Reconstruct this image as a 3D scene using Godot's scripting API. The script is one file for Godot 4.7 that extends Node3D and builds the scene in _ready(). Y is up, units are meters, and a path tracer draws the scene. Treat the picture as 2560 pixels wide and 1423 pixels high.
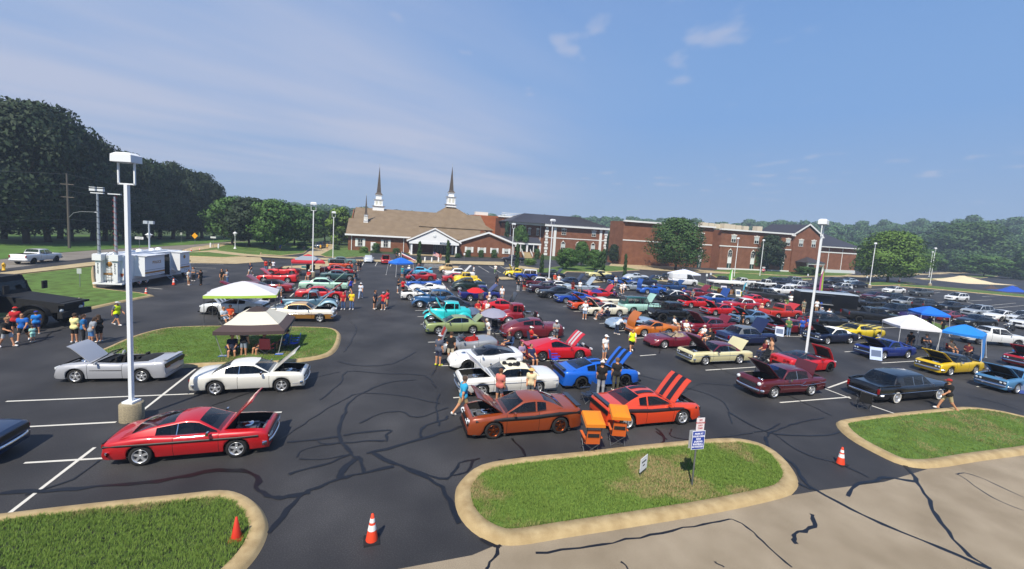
extends Node3D
# A classic-car show in a church parking lot, seen from a raised spot at its edge.

const PUBLIC := "cars in the public parking rows"

var used := {}
var mats := {}
var shapes := {}
var kinds := {}
var poses := {}
var grown := []
var sheets := 0
var trees_made := 0
var rng := RandomNumberGenerator.new()
var bold := SystemFont.new()
var chrome: StandardMaterial3D
var lamp_glass: StandardMaterial3D
var tail_glass: StandardMaterial3D

func _ready() -> void:
	build_camera_and_light()
	bold.font_names = PackedStringArray(["Droid Sans"])
	bold.font_weight = 700
	chrome = mat("d8dade",0.12,1.0)
	lamp_glass = mat("dfe5e8",0.08,0.2)
	tail_glass = mat("8a0d10",0.15,0.0)
	make_surfaces()
	ground()
	ground_shapes()
	parking_marks()
	crack_seals()
	grass_blades()
	buildings()
	far_woods()
	plant_trees()
	wheel_meshes()
	make_kinds()
	park_vehicles()
	special_vehicles()
	lamp_posts()
	street_furniture()
	make_poses()
	crowd()
	camp_seats()
	show_things()

# ---------------------------------------------------------------- sky, light, ground
func build_camera_and_light() -> void:
	var cam := Camera3D.new()
	cam.name = "camera"
	add_child(cam)
	cam.projection = Camera3D.PROJECTION_FRUSTUM
	cam.near = 0.1
	cam.far = 4000.0
	cam.size = 0.13425
	cam.frustum_offset = Vector2(0,-0.003915)
	var p := deg_to_rad(5.3026)
	var r := deg_to_rad(3.5564)
	var up := V(0, cos(p),-sin(p))
	var right := Vector3.RIGHT
	cam.transform = Transform3D(Basis(cos(r) * right + sin(r) * up,-sin(r) * right + cos(r) * up, V(0, sin(p), cos(p))), V(0,8.6,0))
	var we := WorldEnvironment.new()
	we.name = "world"
	var e := Environment.new()
	e.background_mode = Environment.BG_SKY
	var sky := Sky.new()
	var sm := PanoramaSkyMaterial.new()
	sm.panorama = sky_picture()
	sky.sky_material = sm
	e.sky = sky
	e.background_energy_multiplier = 1.0
	e.tonemap_mode = Environment.TONE_MAPPER_LINEAR
	e.tonemap_exposure = 1.2
	e.sdfgi_enabled = true
	e.ssao_enabled = true
	e.ssil_enabled = true
	e.fog_enabled = true
	e.fog_density = 0.00055
	e.fog_light_color = Color("b4c6dc")
	we.environment = e
	add_child(we)
	var sun := DirectionalLight3D.new()
	sun.name = "sun"
	sun.rotation_degrees = V(-52,-16,0)
	sun.light_energy = 1.6
	sun.light_color = Color(1.0,0.965,0.9)
	sun.light_angular_distance = 0.5
	sun.shadow_enabled = true
	add_child(sun)

# the morning's sky: blue overhead, a sheet of high cloud to the left with one clean edge, streaks to the right, haze low down
func sky_picture() -> ImageTexture:
	var w := 2048
	var h := 1024
	var wisp := FastNoiseLite.new()
	wisp.seed = 11
	wisp.frequency = 0.55
	wisp.fractal_octaves = 5
	var broad := FastNoiseLite.new()
	broad.seed = 5
	broad.frequency = 0.16
	broad.fractal_octaves = 3
	var data := PackedFloat32Array()
	data.resize(w * h * 4)
	var top := V(0.085,0.2,0.5)
	var mid := V(0.185,0.33,0.6)
	var low := V(0.3,0.4,0.54)
	var white := V(0.44,0.475,0.6)
	for y in h:
		var el := PI * (0.5 - (y + 0.5) / h)
		var c: Vector3
		var s := sin(el)
		if s < 0:
			c = V(0.2,0.2,0.19)
		else:
			var t := clampf(rad_to_deg(el) / 14.0,0,1)
			c = low.lerp(mid, pow(t,0.8))
			c = c.lerp(top, smoothstep(13.0,50.0, rad_to_deg(el)))
		for x in w:
			var k := c
			if s > 0.004:
				var az := TAU * ((x + 0.5) / w - 0.5)
				var d := minf(1.0 / tan(el),40.0)
				var px := sin(az) * d
				var pz := -cos(az) * d
				# the cloud sheet: beyond an edge that runs from left to far right
				var edge := -pz - (4.45 + 0.62 * px + 0.02 * px * px)
				if s < 0.9 and d < 30.0:
					var n := broad.get_noise_2d(px * 1.4, pz * 0.7)
					var a := smoothstep(-0.1,0.3, edge + n * 0.4) * smoothstep(3.2,-2.2, px + edge * 0.25)
					var sheet := a * (0.68 + 0.2 * n) * smoothstep(0.02,0.13, s)
					# streaks on the right, drawn out towards the upper right
					var u := px * 0.75 + pz * 0.66
					var v := -px * 0.66 + pz * 0.75
					var st := wisp.get_noise_2d(u * 2.2, v * 0.55) * 0.5 + broad.get_noise_2d(u * 1.2 + 9.0, v * 0.8)
					var right := smoothstep(0.2,3.4, px + 0.15 * pz + 1.2)
					var streak := right * (0.62 + 0.6 * st) * smoothstep(0.02,0.12, s)
					# scattered shreds
					var q := wisp.get_noise_2d(px * 2.6 + 30.0, pz * 2.0)
					var shred := smoothstep(0.16,0.6, q) * 0.55 * smoothstep(0.05,0.14, s) * smoothstep(-0.12,0.25, broad.get_noise_2d(px * 1.5 + 50.0, pz * 1.5))
					k = k.lerp(white, clampf(maxf(sheet, maxf(streak, shred)),0.0,0.85))
			var i := (y * w + x) * 4
			data[i] = k.x
			data[i + 1] = k.y
			data[i + 2] = k.z
			data[i + 3] = 1.0
	return ImageTexture.create_from_image(Image.create_from_data(w, h, false, Image.FORMAT_RGBAF, data.to_byte_array()))

func make_surfaces() -> void:
	surface("asphalt", noise_tex(512,0.09, "343434","605f5d",1,3,"403f40"),2.2, noise_tex(512,0.011, "8c8c90", "ffffff",2,5, "c4c4c6"),31.0,0.72)
	surface("old_asphalt", noise_tex(512,0.16, "5f564a", "c0b299",3,3, "9a8d78"),1.5, noise_tex(512,0.012, "cfcbc4", "ffffff",4,5),17.0)
	surface("street", noise_tex(256,0.12, "6a655e", "9a948a",5,3),2.5, noise_tex(256,0.02, "d8d4d0", "ffffff",6,3),25.0)
	surface("pavement", noise_tex(256,0.1, "a3936f", "ccbc98",7,3),1.6, noise_tex(256,0.02, "dcd6cc", "ffffff",8,4),9.0)
	surface("kerb", noise_tex(512,0.1, "a08c66", "cdb98e",9,4),1.1, noise_tex(512,0.02, "c8c0b4", "ffffff",10,5),6.0)
	surface("lawn", noise_tex(512,0.14, "36501a", "7c9c3e",11,4, "567530"),1.7, noise_tex(512,0.018, "b9a878", "ffffff",12,5, "e8e8d4"),13.0,1.0)
	surface("shade_lawn", noise_tex(256,0.12, "3a561c", "6e9a34",13,4),3.0, noise_tex(256,0.02, "c8c8b0", "ffffff",14,3),30.0,1.0)
	surface("terrain", noise_tex(256,0.1, "35481c", "56702c",15,4),6.0, noise_tex(256,0.02, "b8c0a0", "ffffff",16,3),90.0,1.0)
	surface("brick", noise_tex(512,0.06, "6a4430", "ae7c5c",17,5, "87583f"),1.4, noise_tex(256,0.02, "d0c4b8", "ffffff",18,4),11.0,0.95)
	surface("orange_brick", noise_tex(256,0.06, "96512c", "c47a4c",19,5),1.4, noise_tex(256,0.02, "d8ccc0", "ffffff",20,4),11.0,0.95)
	surface("shingle", noise_tex(512,0.12, "6a5a48", "9a8870",21,4, "84735d"),1.8, noise_tex(256,0.02, "d8d2c8", "ffffff",22,4),14.0,0.95)
	surface("sand", noise_tex(256,0.1, "c8b48c", "e8d8b4",23,4),2.0, null,1.0,1.0)
	surface("bark", noise_tex(128,0.1, "241c14", "4a3c2c",24,4),0.8, null,1.0,1.0)
	surface("concrete", noise_tex(256,0.06, "6e6654", "a89c80",25,5),1.0, null,1.0,0.95)
	mats.paint_line = mat("c9c6bc",0.8)
	mats.seal = mat("0f0f12",0.42)

func flat(poly: PackedVector2Array, y: float) -> ArrayMesh:
	var s := S()
	var ix := Geometry2D.triangulate_polygon(poly)
	for k in range(0, ix.size(),3):
		var a := V(poly[ix[k]].x, y, poly[ix[k]].y)
		var b := V(poly[ix[k + 1]].x, y, poly[ix[k + 1]].y)
		var c := V(poly[ix[k + 2]].x, y, poly[ix[k + 2]].y)
		if (c - a).cross(b - a).y > 0:
			tri(s, a, b, c)
		else:
			tri(s, a, c, b)
	return done(s)

func sheet(called: String, poly: Array, m: String, y: float) -> void:
	sheets += 1
	ground_piece(called, flat(PackedVector2Array(poly), y + 0.0006 * sheets), mats[m])

func rounded(poly: Array, steps: int) -> PackedVector2Array:
	var out := PackedVector2Array()
	var n := poly.size()
	for i in n:
		if steps == 0:
			out.append(poly[i])
			continue
		for k in steps + 1:
			out.append(poly[i].cubic_interpolate(poly[(i + 1) % n], poly[(i + n - 1) % n], poly[(i + 2) % n], float(k) / (steps + 1)))
	return out

func inset(poly: PackedVector2Array, d: float) -> PackedVector2Array:
	var area := 0.0
	var n := poly.size()
	for i in n:
		area += poly[i].cross(poly[(i + 1) % n])
	var sg := signf(area)
	var out := PackedVector2Array()
	for i in n:
		var a := (poly[i] - poly[(i + n - 1) % n]).normalized()
		var b := (poly[(i + 1) % n] - poly[i]).normalized()
		var t := (a + b).normalized()
		out.append(poly[i] + Vector2(-t.y, t.x) * sg * d / maxf(t.dot(b),0.6))
	return out

# raised ground with a kerb round it
func slab(called: String, poly: Array, kerb: float, h: float, m: String, steps: int) -> void:
	var o := rounded(poly, steps)
	sheets += 1
	h += 0.0007 * sheets
	if kerb > 0.0:
		var rows := [o, inset(o,0.06), inset(o,0.12), inset(o, kerb), inset(o, kerb + 0.02)]
		var hs := [0.0, h * 0.55, h, h + 0.015, h - 0.03]
		var s := S()
		var area := 0.0
		for i in o.size():
			area += o[i].cross(o[(i + 1) % o.size()])
		for k in 4:
			for i in o.size():
				var j := (i + 1) % o.size()
				var q := [V(rows[k][i].x, hs[k], rows[k][i].y), V(rows[k][j].x, hs[k], rows[k][j].y), V(rows[k + 1][j].x, hs[k + 1], rows[k + 1][j].y), V(rows[k + 1][i].x, hs[k + 1], rows[k + 1][i].y)]
				if area > 0:
					q.reverse()
				quad(s, q[3], q[2], q[1], q[0])
		ground_piece("kerb", s, mats.kerb)
		ground_piece(called, flat(rows[3], h), mats[m])
		if steps > 0:
			grown.append([rows[3], h])
	else:
		ground_piece(called, flat(o, h), mats[m])

func ribbon(pts: Array, w: float, y: float, ragged := 0.0) -> ArrayMesh:
	var s := S()
	var l := []
	var n := pts.size()
	for i in n:
		var a: Vector2 = pts[maxi(i - 1,0)]
		var b: Vector2 = pts[mini(i + 1, n - 1)]
		var t := (b - a).normalized()
		var q := Vector2(-t.y, t.x) * w * 0.5 * (1.0 + ragged * (h01(i * 3.7 + pts[0].x) - 0.5))
		l.append([V(pts[i].x - q.x, y, pts[i].y - q.y), V(pts[i].x + q.x, y, pts[i].y + q.y)])
	for i in n - 1:
		quad(s, l[i][0], l[i + 1][0], l[i + 1][1], l[i][1])
	return done(s)

func stripe(a: Vector2, b: Vector2, w := 0.11) -> void:
	sheets += 1
	ground_piece("parking_stripe", ribbon([a, a.lerp(b,0.33), a.lerp(b,0.66), b], w,0.006 + 0.00004 * sheets,0.2), mats.paint_line)

func crack(pts: Array, w: float) -> void:
	var out := []
	for i in pts.size() - 1:
		var n := maxi(3, int(pts[i].distance_to(pts[i + 1]) / 0.35))
		for k in n:
			var p: Vector2 = pts[i].cubic_interpolate(pts[i + 1], pts[maxi(i - 1,0)], pts[mini(i + 2, pts.size() - 1)], float(k) / n)
			out.append(p + Vector2(h01(p.x * 7.0 + k) - 0.5, h01(p.y * 5.0 + k) - 0.5) * 0.09)
	out.append(pts[-1])
	sheets += 1
	ground_piece("crack_seal", ribbon(out, w,0.012 + 0.00005 * sheets,0.9), mats.seal)

func hill(x: float, z: float) -> float:
	var r := sqrt(x * x + z * z)
	var az := rad_to_deg(atan2(x,-z))
	return smoothstep(330.0,600.0, r) * curve([[-60,8.0],[-40,8.0],[-25,5.0],[0,9.0],[15,15.0],[35,20.0],[50,30.0],[70,30.0]], az) - 0.06

func ground() -> void:
	var s := S()
	var rows := []
	for i in 41:
		var row := PackedVector3Array()
		for j in 61:
			var x := lerpf(-1500,1500, j / 60.0)
			var z := lerpf(-1500,200, i / 40.0)
			row.append(V(x, hill(x, z) if z < -60 else -0.06, z))
		rows.append(row)
	grid(s, rows, true)
	ground_piece("ground", s, mats.terrain)
	var u := Vector2(0.9563,-0.2924)
	var v := Vector2(-0.2924,-0.9563)
	var q := PackedVector2Array()
	for c in [[-90,-40],[330,-40],[330,260],[60,260],[60,118],[-110,112]]:
		q.append(u * c[0] + v * c[1])
	ground_piece("parking_lot", flat(q,0.0), mats.asphalt)

func grass_blades() -> void:
	var s := S()
	for k in 6:
		var a := TAU * h01(k * 1.7)
		var d := V(cos(a),0, sin(a))
		var o := d * 0.05 * h01(k * 3.1)
		var w := V(-d.z,0, d.x) * 0.006
		var t := o + d * (0.02 + 0.04 * h01(k * 5.3)) + Vector3.UP * (0.045 + 0.04 * h01(k * 2.9))
		tri(s, o - w, t, o + w)
	var blade := done(s)
	var m := StandardMaterial3D.new()
	m.vertex_color_use_as_albedo = true
	m.roughness = 0.9
	m.backlight_enabled = true
	m.backlight = Color(0.25,0.35,0.1)
	blade.surface_set_material(0, m)
	var dry := FastNoiseLite.new()
	dry.seed = 77
	dry.frequency = 0.22
	dry.fractal_octaves = 4
	rng.seed = 5
	for g in grown:
		var poly: PackedVector2Array = g[0]
		var lo := poly[0]
		var hi := poly[0]
		for p in poly:
			lo = lo.min(p)
			hi = hi.max(p)
		var near := lo.y > -21.0
		var buf := PackedFloat32Array()
		var n := 0
		var area := (hi.x - lo.x) * (hi.y - lo.y)
		for i in int(area * ((700 if lo.y > -15.0 or hi.y > -12.0 else 420) if near else 130)):
			var p := Vector2(rng.randf_range(lo.x, hi.x), rng.randf_range(lo.y, hi.y))
			if p.y > 2.0 or not Geometry2D.is_point_in_polygon(p, poly):
				continue
			var dn := dry.get_noise_2d(p.x, p.y) + rng.randf_range(-0.12,0.12)
			if dn > 0.42 and rng.randf() < 0.5:
				continue
			var a := rng.randf() * TAU
			var sc := rng.randf_range(0.7,1.25)
			buf.append_array([cos(a) * sc,0, sin(a) * sc, p.x,0, sc,0, g[1] - 0.004,-sin(a) * sc,0, cos(a) * sc, p.y])
			var c := V(0.11,0.2,0.03).lerp(V(0.19,0.28,0.045), rng.randf()).lerp(V(0.33,0.26,0.12), smoothstep(0.12,0.4, dn))
			buf.append_array([c.x, c.y, c.z,1.0])
			n += 1
		var mm := MultiMesh.new()
		mm.transform_format = MultiMesh.TRANSFORM_3D
		mm.use_colors = true
		mm.mesh = blade
		mm.instance_count = n
		mm.buffer = buf
		var o := MultiMeshInstance3D.new()
		o.name = numbered("grass")
		o.multimesh = mm
		o.set_meta("kind", "stuff")
		add_child(o, true)

# ---------------------------------------------------------------- trees
func leaf_mesh(kind: String) -> ArrayMesh:
	if shapes.has("leaf_" + kind):
		return shapes["leaf_" + kind]
	# lobes: centre and radii in a crown of height 1 above the ground and width 1
	var K: Dictionary = {
		"oak": [0.17,1.0,40,15000,0.0185,0.24], "round": [0.2,1.0,24,8000,0.028,0.24], "light": [0.12,1.0,16,3600,0.045,0.26], "column": [0.05,1.0,14,2600,0.07,0.3], "shrub": [0.0,1.0,10,2400,0.055,0.4], "far": [0.08,1.0,12,1500,0.06,0.28],
	}
	var k: Array = K[kind]
	var r := RandomNumberGenerator.new()
	r.seed = kind.hash()
	var lobes := []
	for i in k[2]:
		var t: float = (i + 0.5) / k[2]
		var y := lerpf(k[0], k[1], t)
		var span: float
		match kind:
			"column": span = 0.5 * pow(sin(PI * clampf(t * 0.86 + 0.14,0,1)),0.6) * (1.05 - 0.5 * t)
			"shrub": span = 0.5 * sqrt(maxf(1.0 - t * t,0.05))
			_: span = 0.5 * pow(sin(PI * clampf(t * 0.78 + 0.2,0,1)),0.75)
		var a: float = i * 2.4 + r.randf() * 0.8
		var rad := span * (r.randf_range(0.35,0.72) if kind not in ["column", "shrub"] else 0.35)
		var sz: float = k[5] * r.randf_range(0.6,1.0) * (0.55 if kind == "column" else 1.0)
		lobes.append([V(cos(a) * rad, minf(y,1.0 - sz * 0.42), sin(a) * rad), V(sz, sz * 0.62, sz)])
	var vs := PackedVector3Array()
	var ns := PackedVector3Array()
	var cs := PackedColorArray()
	for i in k[3]:
		var L: Array = lobes[i % lobes.size()]
		var d := V(r.randfn(), r.randfn(), r.randfn()).normalized()
		var q := pow(r.randf(),0.28)
		var p: Vector3 = L[0] + d * q * L[1]
		if p.y < 0.01:
			continue
		var out: Vector3 = (d * 0.8 + V(p.x, (p.y - 0.45) * 0.6, p.z) * 1.2 + V(r.randfn(), r.randfn(), r.randfn()) * 0.35).normalized()
		var f := (out + V(r.randfn(), r.randfn(), r.randfn()) * 0.6).normalized()
		var u := f.cross(V(r.randfn(), r.randfn(), r.randfn())).normalized()
		var v := f.cross(u)
		var sz: float = k[4] * r.randf_range(0.55,1.2)
		var shade := r.randf_range(0.75,1.3) * (0.9 + 0.2 * h01(i % lobes.size()))
		var col := Color(shade, shade * r.randf_range(0.94,1.05), shade * r.randf_range(0.8,1.1))
		for c in [[-0.6,0.0],[0.0,1.0],[0.6,0.05],[-0.6,0.0],[0.6,0.05],[0.05,-1.0]]:
			vs.append(p + u * c[0] * sz + v * c[1] * sz)
			ns.append(out)
			cs.append(col)
	var arr := []
	arr.resize(Mesh.ARRAY_MAX)
	arr[Mesh.ARRAY_VERTEX] = vs
	arr[Mesh.ARRAY_NORMAL] = ns
	arr[Mesh.ARRAY_COLOR] = cs
	var m := ArrayMesh.new()
	m.add_surface_from_arrays(Mesh.PRIMITIVE_TRIANGLES, arr)
	shapes["leaf_" + kind] = m
	return m

func leaf_mat(hex: String) -> StandardMaterial3D:
	if not mats.has("leaf" + hex):
		var m := StandardMaterial3D.new()
		m.albedo_color = Color(hex)
		m.vertex_color_use_as_albedo = true
		m.roughness = 0.75
		m.backlight_enabled = true
		m.backlight = Color(0.2,0.28,0.08)
		mats["leaf" + hex] = m
	return mats["leaf" + hex]

func tree(kind: String, called: String, x: float, z: float, h: float, w: float, label: String, group := "") -> void:
	trees_made += 1
	var t := tag(thing(called, V(x,0.0, z), trees_made * 77.0), label, "shrub" if kind == "shrub" else "tree", group)
	var hue: String = {"oak": "3a5a24", "round": "426626", "light": "5c7a26", "column": "2c4a1e", "shrub": "3a5a22", "far": "2f4c24"}[kind]
	if group.begins_with("dark"):
		hue = ["2c4620", "324c20", "28401e"][trees_made % 3]
	if called == "evergreen_tree":
		hue = "24402a"
	if label.contains("grass"):
		hue = "5a7a2c"
	if label.contains("dark"):
		hue = "1f3518"
	var c := put(t, "crown", leaf_mesh(kind), leaf_mat(hue))
	c.scale = V(w, h, w * 0.95)
	if kind != "shrub":
		var s := S()
		var lift := h * 0.5
		var r: float = clampf(h * 0.022,0.06,0.5)
		tube(s,[Vector3.ZERO, V(0,0.25,0), V(0.02 * h, lift * 0.5,0), V(0, lift * 1.3,0.02 * h)],[r * 1.5, r * 1.1, r * 0.9, r * 0.3],7)
		for k in 5:
			var a: float = k * 2.5 + trees_made
			var b := V(0.01 * h, lift * (0.35 + 0.14 * k),0)
			var e := b + V(cos(a) * w * 0.33, h * 0.2, sin(a) * w * 0.33)
			if kind == "column":
				e = b + V(cos(a) * w * 0.2, h * 0.3, sin(a) * w * 0.2)
			tube(s,[b, b.lerp(e,0.5) + V(0,0.03 * h,0), e],[r * 0.5, r * 0.35, r * 0.12],5)
		put(t, "trunk", s, mats.bark)

func far_woods() -> void:
	rng.seed = 31
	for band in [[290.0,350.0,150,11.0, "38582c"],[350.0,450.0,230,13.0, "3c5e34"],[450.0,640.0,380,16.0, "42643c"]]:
		var mm := MultiMesh.new()
		mm.transform_format = MultiMesh.TRANSFORM_3D
		mm.mesh = leaf_mesh("far")
		var list := []
		for i in band[2]:
			var az := deg_to_rad(lerpf(-46.0,56.0, (i + rng.randf()) / band[2]))
			var r := rng.randf_range(band[0], band[1])
			var p := V(sin(az) * r,0,-cos(az) * r)
			p.y = hill(p.x, p.z) - 0.3
			var hh: float = band[3] * rng.randf_range(0.7,1.2)
			list.append(Transform3D(Basis(Vector3.UP, rng.randf() * TAU) * Basis.from_scale(V(hh * rng.randf_range(0.9,1.3), hh, hh * 1.1)), p))
		mm.instance_count = list.size()
		for i in list.size():
			mm.set_instance_transform(i, list[i])
		var o := MultiMeshInstance3D.new()
		o.name = numbered("far_woods")
		o.multimesh = mm
		o.material_override = leaf_mat(band[4])
		o.set_meta("kind", "stuff")
		add_child(o, true)
# ---------------------------------------------------------------- helpers
func h01(i: float) -> float:
	var v := sin(i * 12.9898 + 4.137) * 43758.5453
	return v - floor(v)

func numbered(called: String) -> String:
	used[called] = used.get(called,-1) + 1
	return called if used[called] == 0 else "%s_%03d" % [called, used[called]]

func tag(o: Node3D, label: String, category: String, group := "") -> Node3D:
	o.set_meta("label", label)
	o.set_meta("category", category)
	if group:
		o.set_meta("group", group)
	return o

func thing(called: String, at: Vector3, turn := 0.0) -> Node3D:
	var o := Node3D.new()
	o.name = numbered(called)
	add_child(o, true)
	o.position = at
	o.rotation.y = deg_to_rad(turn)
	return o

func put(parent: Node3D, called: String, m: Variant, mat: Material, at := Vector3.ZERO) -> MeshInstance3D:
	var o := MeshInstance3D.new()
	o.name = called if parent != self else numbered(called)
	o.mesh = done(m) if m is SurfaceTool else m
	o.material_override = mat
	o.position = at
	parent.add_child(o, true)
	return o

func ground_piece(called: String, m: Variant, mat: Material, kind := "structure") -> MeshInstance3D:
	var o := put(self, called, m, mat)
	o.set_meta("kind", kind)
	return o

func S(flat := false) -> SurfaceTool:
	var s := SurfaceTool.new()
	s.begin(Mesh.PRIMITIVE_TRIANGLES)
	s.set_smooth_group(-1 if flat else 0)
	return s

func done(s: SurfaceTool) -> ArrayMesh:
	s.generate_normals()
	s.index()
	return s.commit()

func quad(s: SurfaceTool, a: Vector3, b: Vector3, c: Vector3, d: Vector3) -> void:
	s.add_vertex(a); s.add_vertex(b); s.add_vertex(c)
	s.add_vertex(a); s.add_vertex(c); s.add_vertex(d)

func tri(s: SurfaceTool, a: Vector3, b: Vector3, c: Vector3) -> void:
	s.add_vertex(a); s.add_vertex(b); s.add_vertex(c)

func box(s: SurfaceTool, c: Vector3, size: Vector3, t := Transform3D()) -> void:
	var e := size * 0.5
	var p := []
	for i in 8:
		p.append(t * (c + V(e.x * (1 if i & 1 else -1), e.y * (1 if i & 2 else -1), e.z * (1 if i & 4 else -1))))
	s.set_smooth_group(-1)
	for q in [[4,6,7,5],[1,3,2,0],[5,7,3,1],[0,2,6,4],[2,3,7,6],[0,4,5,1]]:
		quad(s, p[q[0]], p[q[1]], p[q[2]], p[q[3]])

# a frustum-like block: base size and top size on different heights
func taper(s: SurfaceTool, y0: float, a: Vector2, y1: float, b: Vector2, t := Transform3D()) -> void:
	var lo := [V(-a.x, y0,-a.y), V(a.x, y0,-a.y), V(a.x, y0, a.y), V(-a.x, y0, a.y)]
	var hi := [V(-b.x, y1,-b.y), V(b.x, y1,-b.y), V(b.x, y1, b.y), V(-b.x, y1, b.y)]
	s.set_smooth_group(-1)
	for i in 4:
		var k := (i + 1) % 4
		quad(s, t * lo[k], t * hi[k], t * hi[i], t * lo[i])
	quad(s, t * hi[0], t * hi[1], t * hi[2], t * hi[3])
	quad(s, t * lo[3], t * lo[2], t * lo[1], t * lo[0])

func ring(c: Vector3, dir: Vector3, r: float, n: int) -> PackedVector3Array:
	var u := dir.cross(Vector3.UP if absf(dir.y) < 0.9 else Vector3.RIGHT).normalized()
	var v := u.cross(dir).normalized()
	var out := PackedVector3Array()
	for i in n:
		var a := TAU * i / n
		out.append(c + (u * cos(a) + v * sin(a)) * r)
	return out

func tube(s: SurfaceTool, pts: Array, radii: Array, n := 6, caps := true) -> void:
	var last := PackedVector3Array()
	s.set_smooth_group(0)
	for i in pts.size():
		var a: Vector3 = pts[maxi(i - 1,0)]
		var b: Vector3 = pts[mini(i + 1, pts.size() - 1)]
		var r := ring(pts[i], (b - a).normalized(), radii[mini(i, radii.size() - 1)], n)
		if i > 0:
			for k in n:
				var m := (k + 1) % n
				quad(s, last[k], last[m], r[m], r[k])
		if caps and (i == 0 or i == pts.size() - 1):
			s.set_smooth_group(-1)
			for k in range(1, n - 1):
				if i == 0:
					tri(s, r[0], r[k + 1], r[k])
				else:
					tri(s, r[0], r[k], r[k + 1])
			s.set_smooth_group(0)
		last = r

# profile of [radius, height] turned about y
func lathe(s: SurfaceTool, prof: Array, n := 12, t := Transform3D()) -> void:
	for i in prof.size() - 1:
		for k in n:
			var a := TAU * k / n
			var b := TAU * (k + 1) / n
			var p := []
			for q in [[i, a],[i + 1, a],[i + 1, b],[i, b]]:
				p.append(t * V(cos(q[1]) * prof[q[0]][0], prof[q[0]][1], sin(q[1]) * prof[q[0]][0]))
			quad(s, p[3], p[2], p[1], p[0])

# rows of points, all of one length; front face on the side where rows run up and columns run right
func grid(s: SurfaceTool, rows: Array, flip := false) -> void:
	for i in rows.size() - 1:
		for j in rows[i].size() - 1:
			if flip:
				quad(s, rows[i][j], rows[i][j + 1], rows[i + 1][j + 1], rows[i + 1][j])
			else:
				quad(s, rows[i][j], rows[i + 1][j], rows[i + 1][j + 1], rows[i][j + 1])

func curve(p: Array, x: float) -> float:
	var n := p.size()
	if x <= p[0][0]:
		return p[0][1]
	if x >= p[n - 1][0]:
		return p[n - 1][1]
	var i := 0
	while x > p[i + 1][0]:
		i += 1
	var h: float = p[i + 1][0] - p[i][0]
	var d: float = (p[i + 1][1] - p[i][1]) / h
	var m := [d, d]
	for k in 2:
		var o: float = 0.0
		if k == 0 and i > 0:
			o = (p[i][1] - p[i - 1][1]) / (p[i][0] - p[i - 1][0])
		elif k == 1 and i < n - 2:
			o = (p[i + 2][1] - p[i + 1][1]) / (p[i + 2][0] - p[i + 1][0])
		else:
			continue
		m[k] = 0.0 if o * d <= 0.0 else 2.0 * o * d / (o + d)
	var t: float = (x - p[i][0]) / h
	var t2 := t * t
	var t3 := t2 * t
	return p[i][1] * (2 * t3 - 3 * t2 + 1) + m[0] * h * (t3 - 2 * t2 + t) + p[i + 1][1] * (3 * t2 - 2 * t3) + m[1] * h * (t3 - t2)

func mat(hex: String, rough := 0.8, metal := 0.0) -> StandardMaterial3D:
	var key := "%s|%.2f|%.2f" % [hex, rough, metal]
	if not mats.has(key):
		var m := StandardMaterial3D.new()
		m.albedo_color = Color(hex)
		m.roughness = rough
		m.metallic = metal
		mats[key] = m
	return mats[key]

func paint(hex: String) -> StandardMaterial3D:
	if not mats.has("paint" + hex):
		var m := StandardMaterial3D.new()
		m.albedo_color = Color(hex)
		m.roughness = 0.38
		m.metallic = 0.15
		m.clearcoat_enabled = true
		m.clearcoat = 0.9
		m.clearcoat_roughness = 0.04
		mats["paint" + hex] = m
	return mats["paint" + hex]

func cloth(hex: String) -> StandardMaterial3D:
	if not mats.has("cloth" + hex):
		var m := StandardMaterial3D.new()
		m.albedo_color = Color(hex)
		m.roughness = 0.95
		m.rim_enabled = true
		m.rim = 0.2
		mats["cloth" + hex] = m
	return mats["cloth" + hex]

func glass(hex := "10161a", alpha := 0.62) -> StandardMaterial3D:
	var key := "glass%s%.2f" % [hex, alpha]
	if not mats.has(key):
		var m := StandardMaterial3D.new()
		var c := Color(hex)
		c.a = alpha
		m.albedo_color = c
		m.roughness = 0.03
		m.transparency = BaseMaterial3D.TRANSPARENCY_ALPHA
		mats[key] = m
	return mats[key]

func noise_tex(size: int, freq: float, lo: String, hi: String, sd: int, octaves := 4, mid := "") -> NoiseTexture2D:
	var f := FastNoiseLite.new()
	f.seed = sd
	f.frequency = freq
	f.fractal_octaves = octaves
	var t := NoiseTexture2D.new()
	t.width = size
	t.height = size
	t.seamless = true
	t.noise = f
	var g := Gradient.new()
	g.set_color(0, Color(lo))
	g.set_color(1, Color(hi))
	if mid:
		g.add_point(0.5, Color(mid))
	t.color_ramp = g
	return t

# a ground or wall surface: fine grain, with broad patches multiplied over it
func surface(key: String, fine: Texture2D, fine_m: float, broad: Texture2D, broad_m: float, rough := 0.92) -> StandardMaterial3D:
	var m := StandardMaterial3D.new()
	m.roughness = rough
	m.albedo_texture = fine
	m.uv1_triplanar = true
	m.uv1_world_triplanar = true
	m.uv1_scale = Vector3.ONE / fine_m
	if broad:
		m.detail_enabled = true
		m.detail_blend_mode = BaseMaterial3D.BLEND_MODE_MUL
		m.detail_albedo = broad
		m.detail_uv_layer = BaseMaterial3D.DETAIL_UV_2
		m.uv2_triplanar = true
		m.uv2_world_triplanar = true
		m.uv2_scale = Vector3.ONE / broad_m
	mats[key] = m
	return m

# words on a thing: thin raised letters, centred, standing in the xy plane facing +z
func letters(parent: Node3D, called: String, text: String, size: float, at: Vector3, turn_y: float, m: Material, line := 1.0) -> void:
	var t := TextMesh.new()
	t.text = text
	t.font = bold
	t.font_size = 32
	t.pixel_size = size / 32.0
	t.depth = 0.006
	t.line_spacing = (line - 1.0) * 32.0
	var o := put(parent, called, t, m, at)
	o.rotation.y = deg_to_rad(turn_y)
	o.set_meta("label", "printed words " + text.replace("\n", " "))

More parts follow.
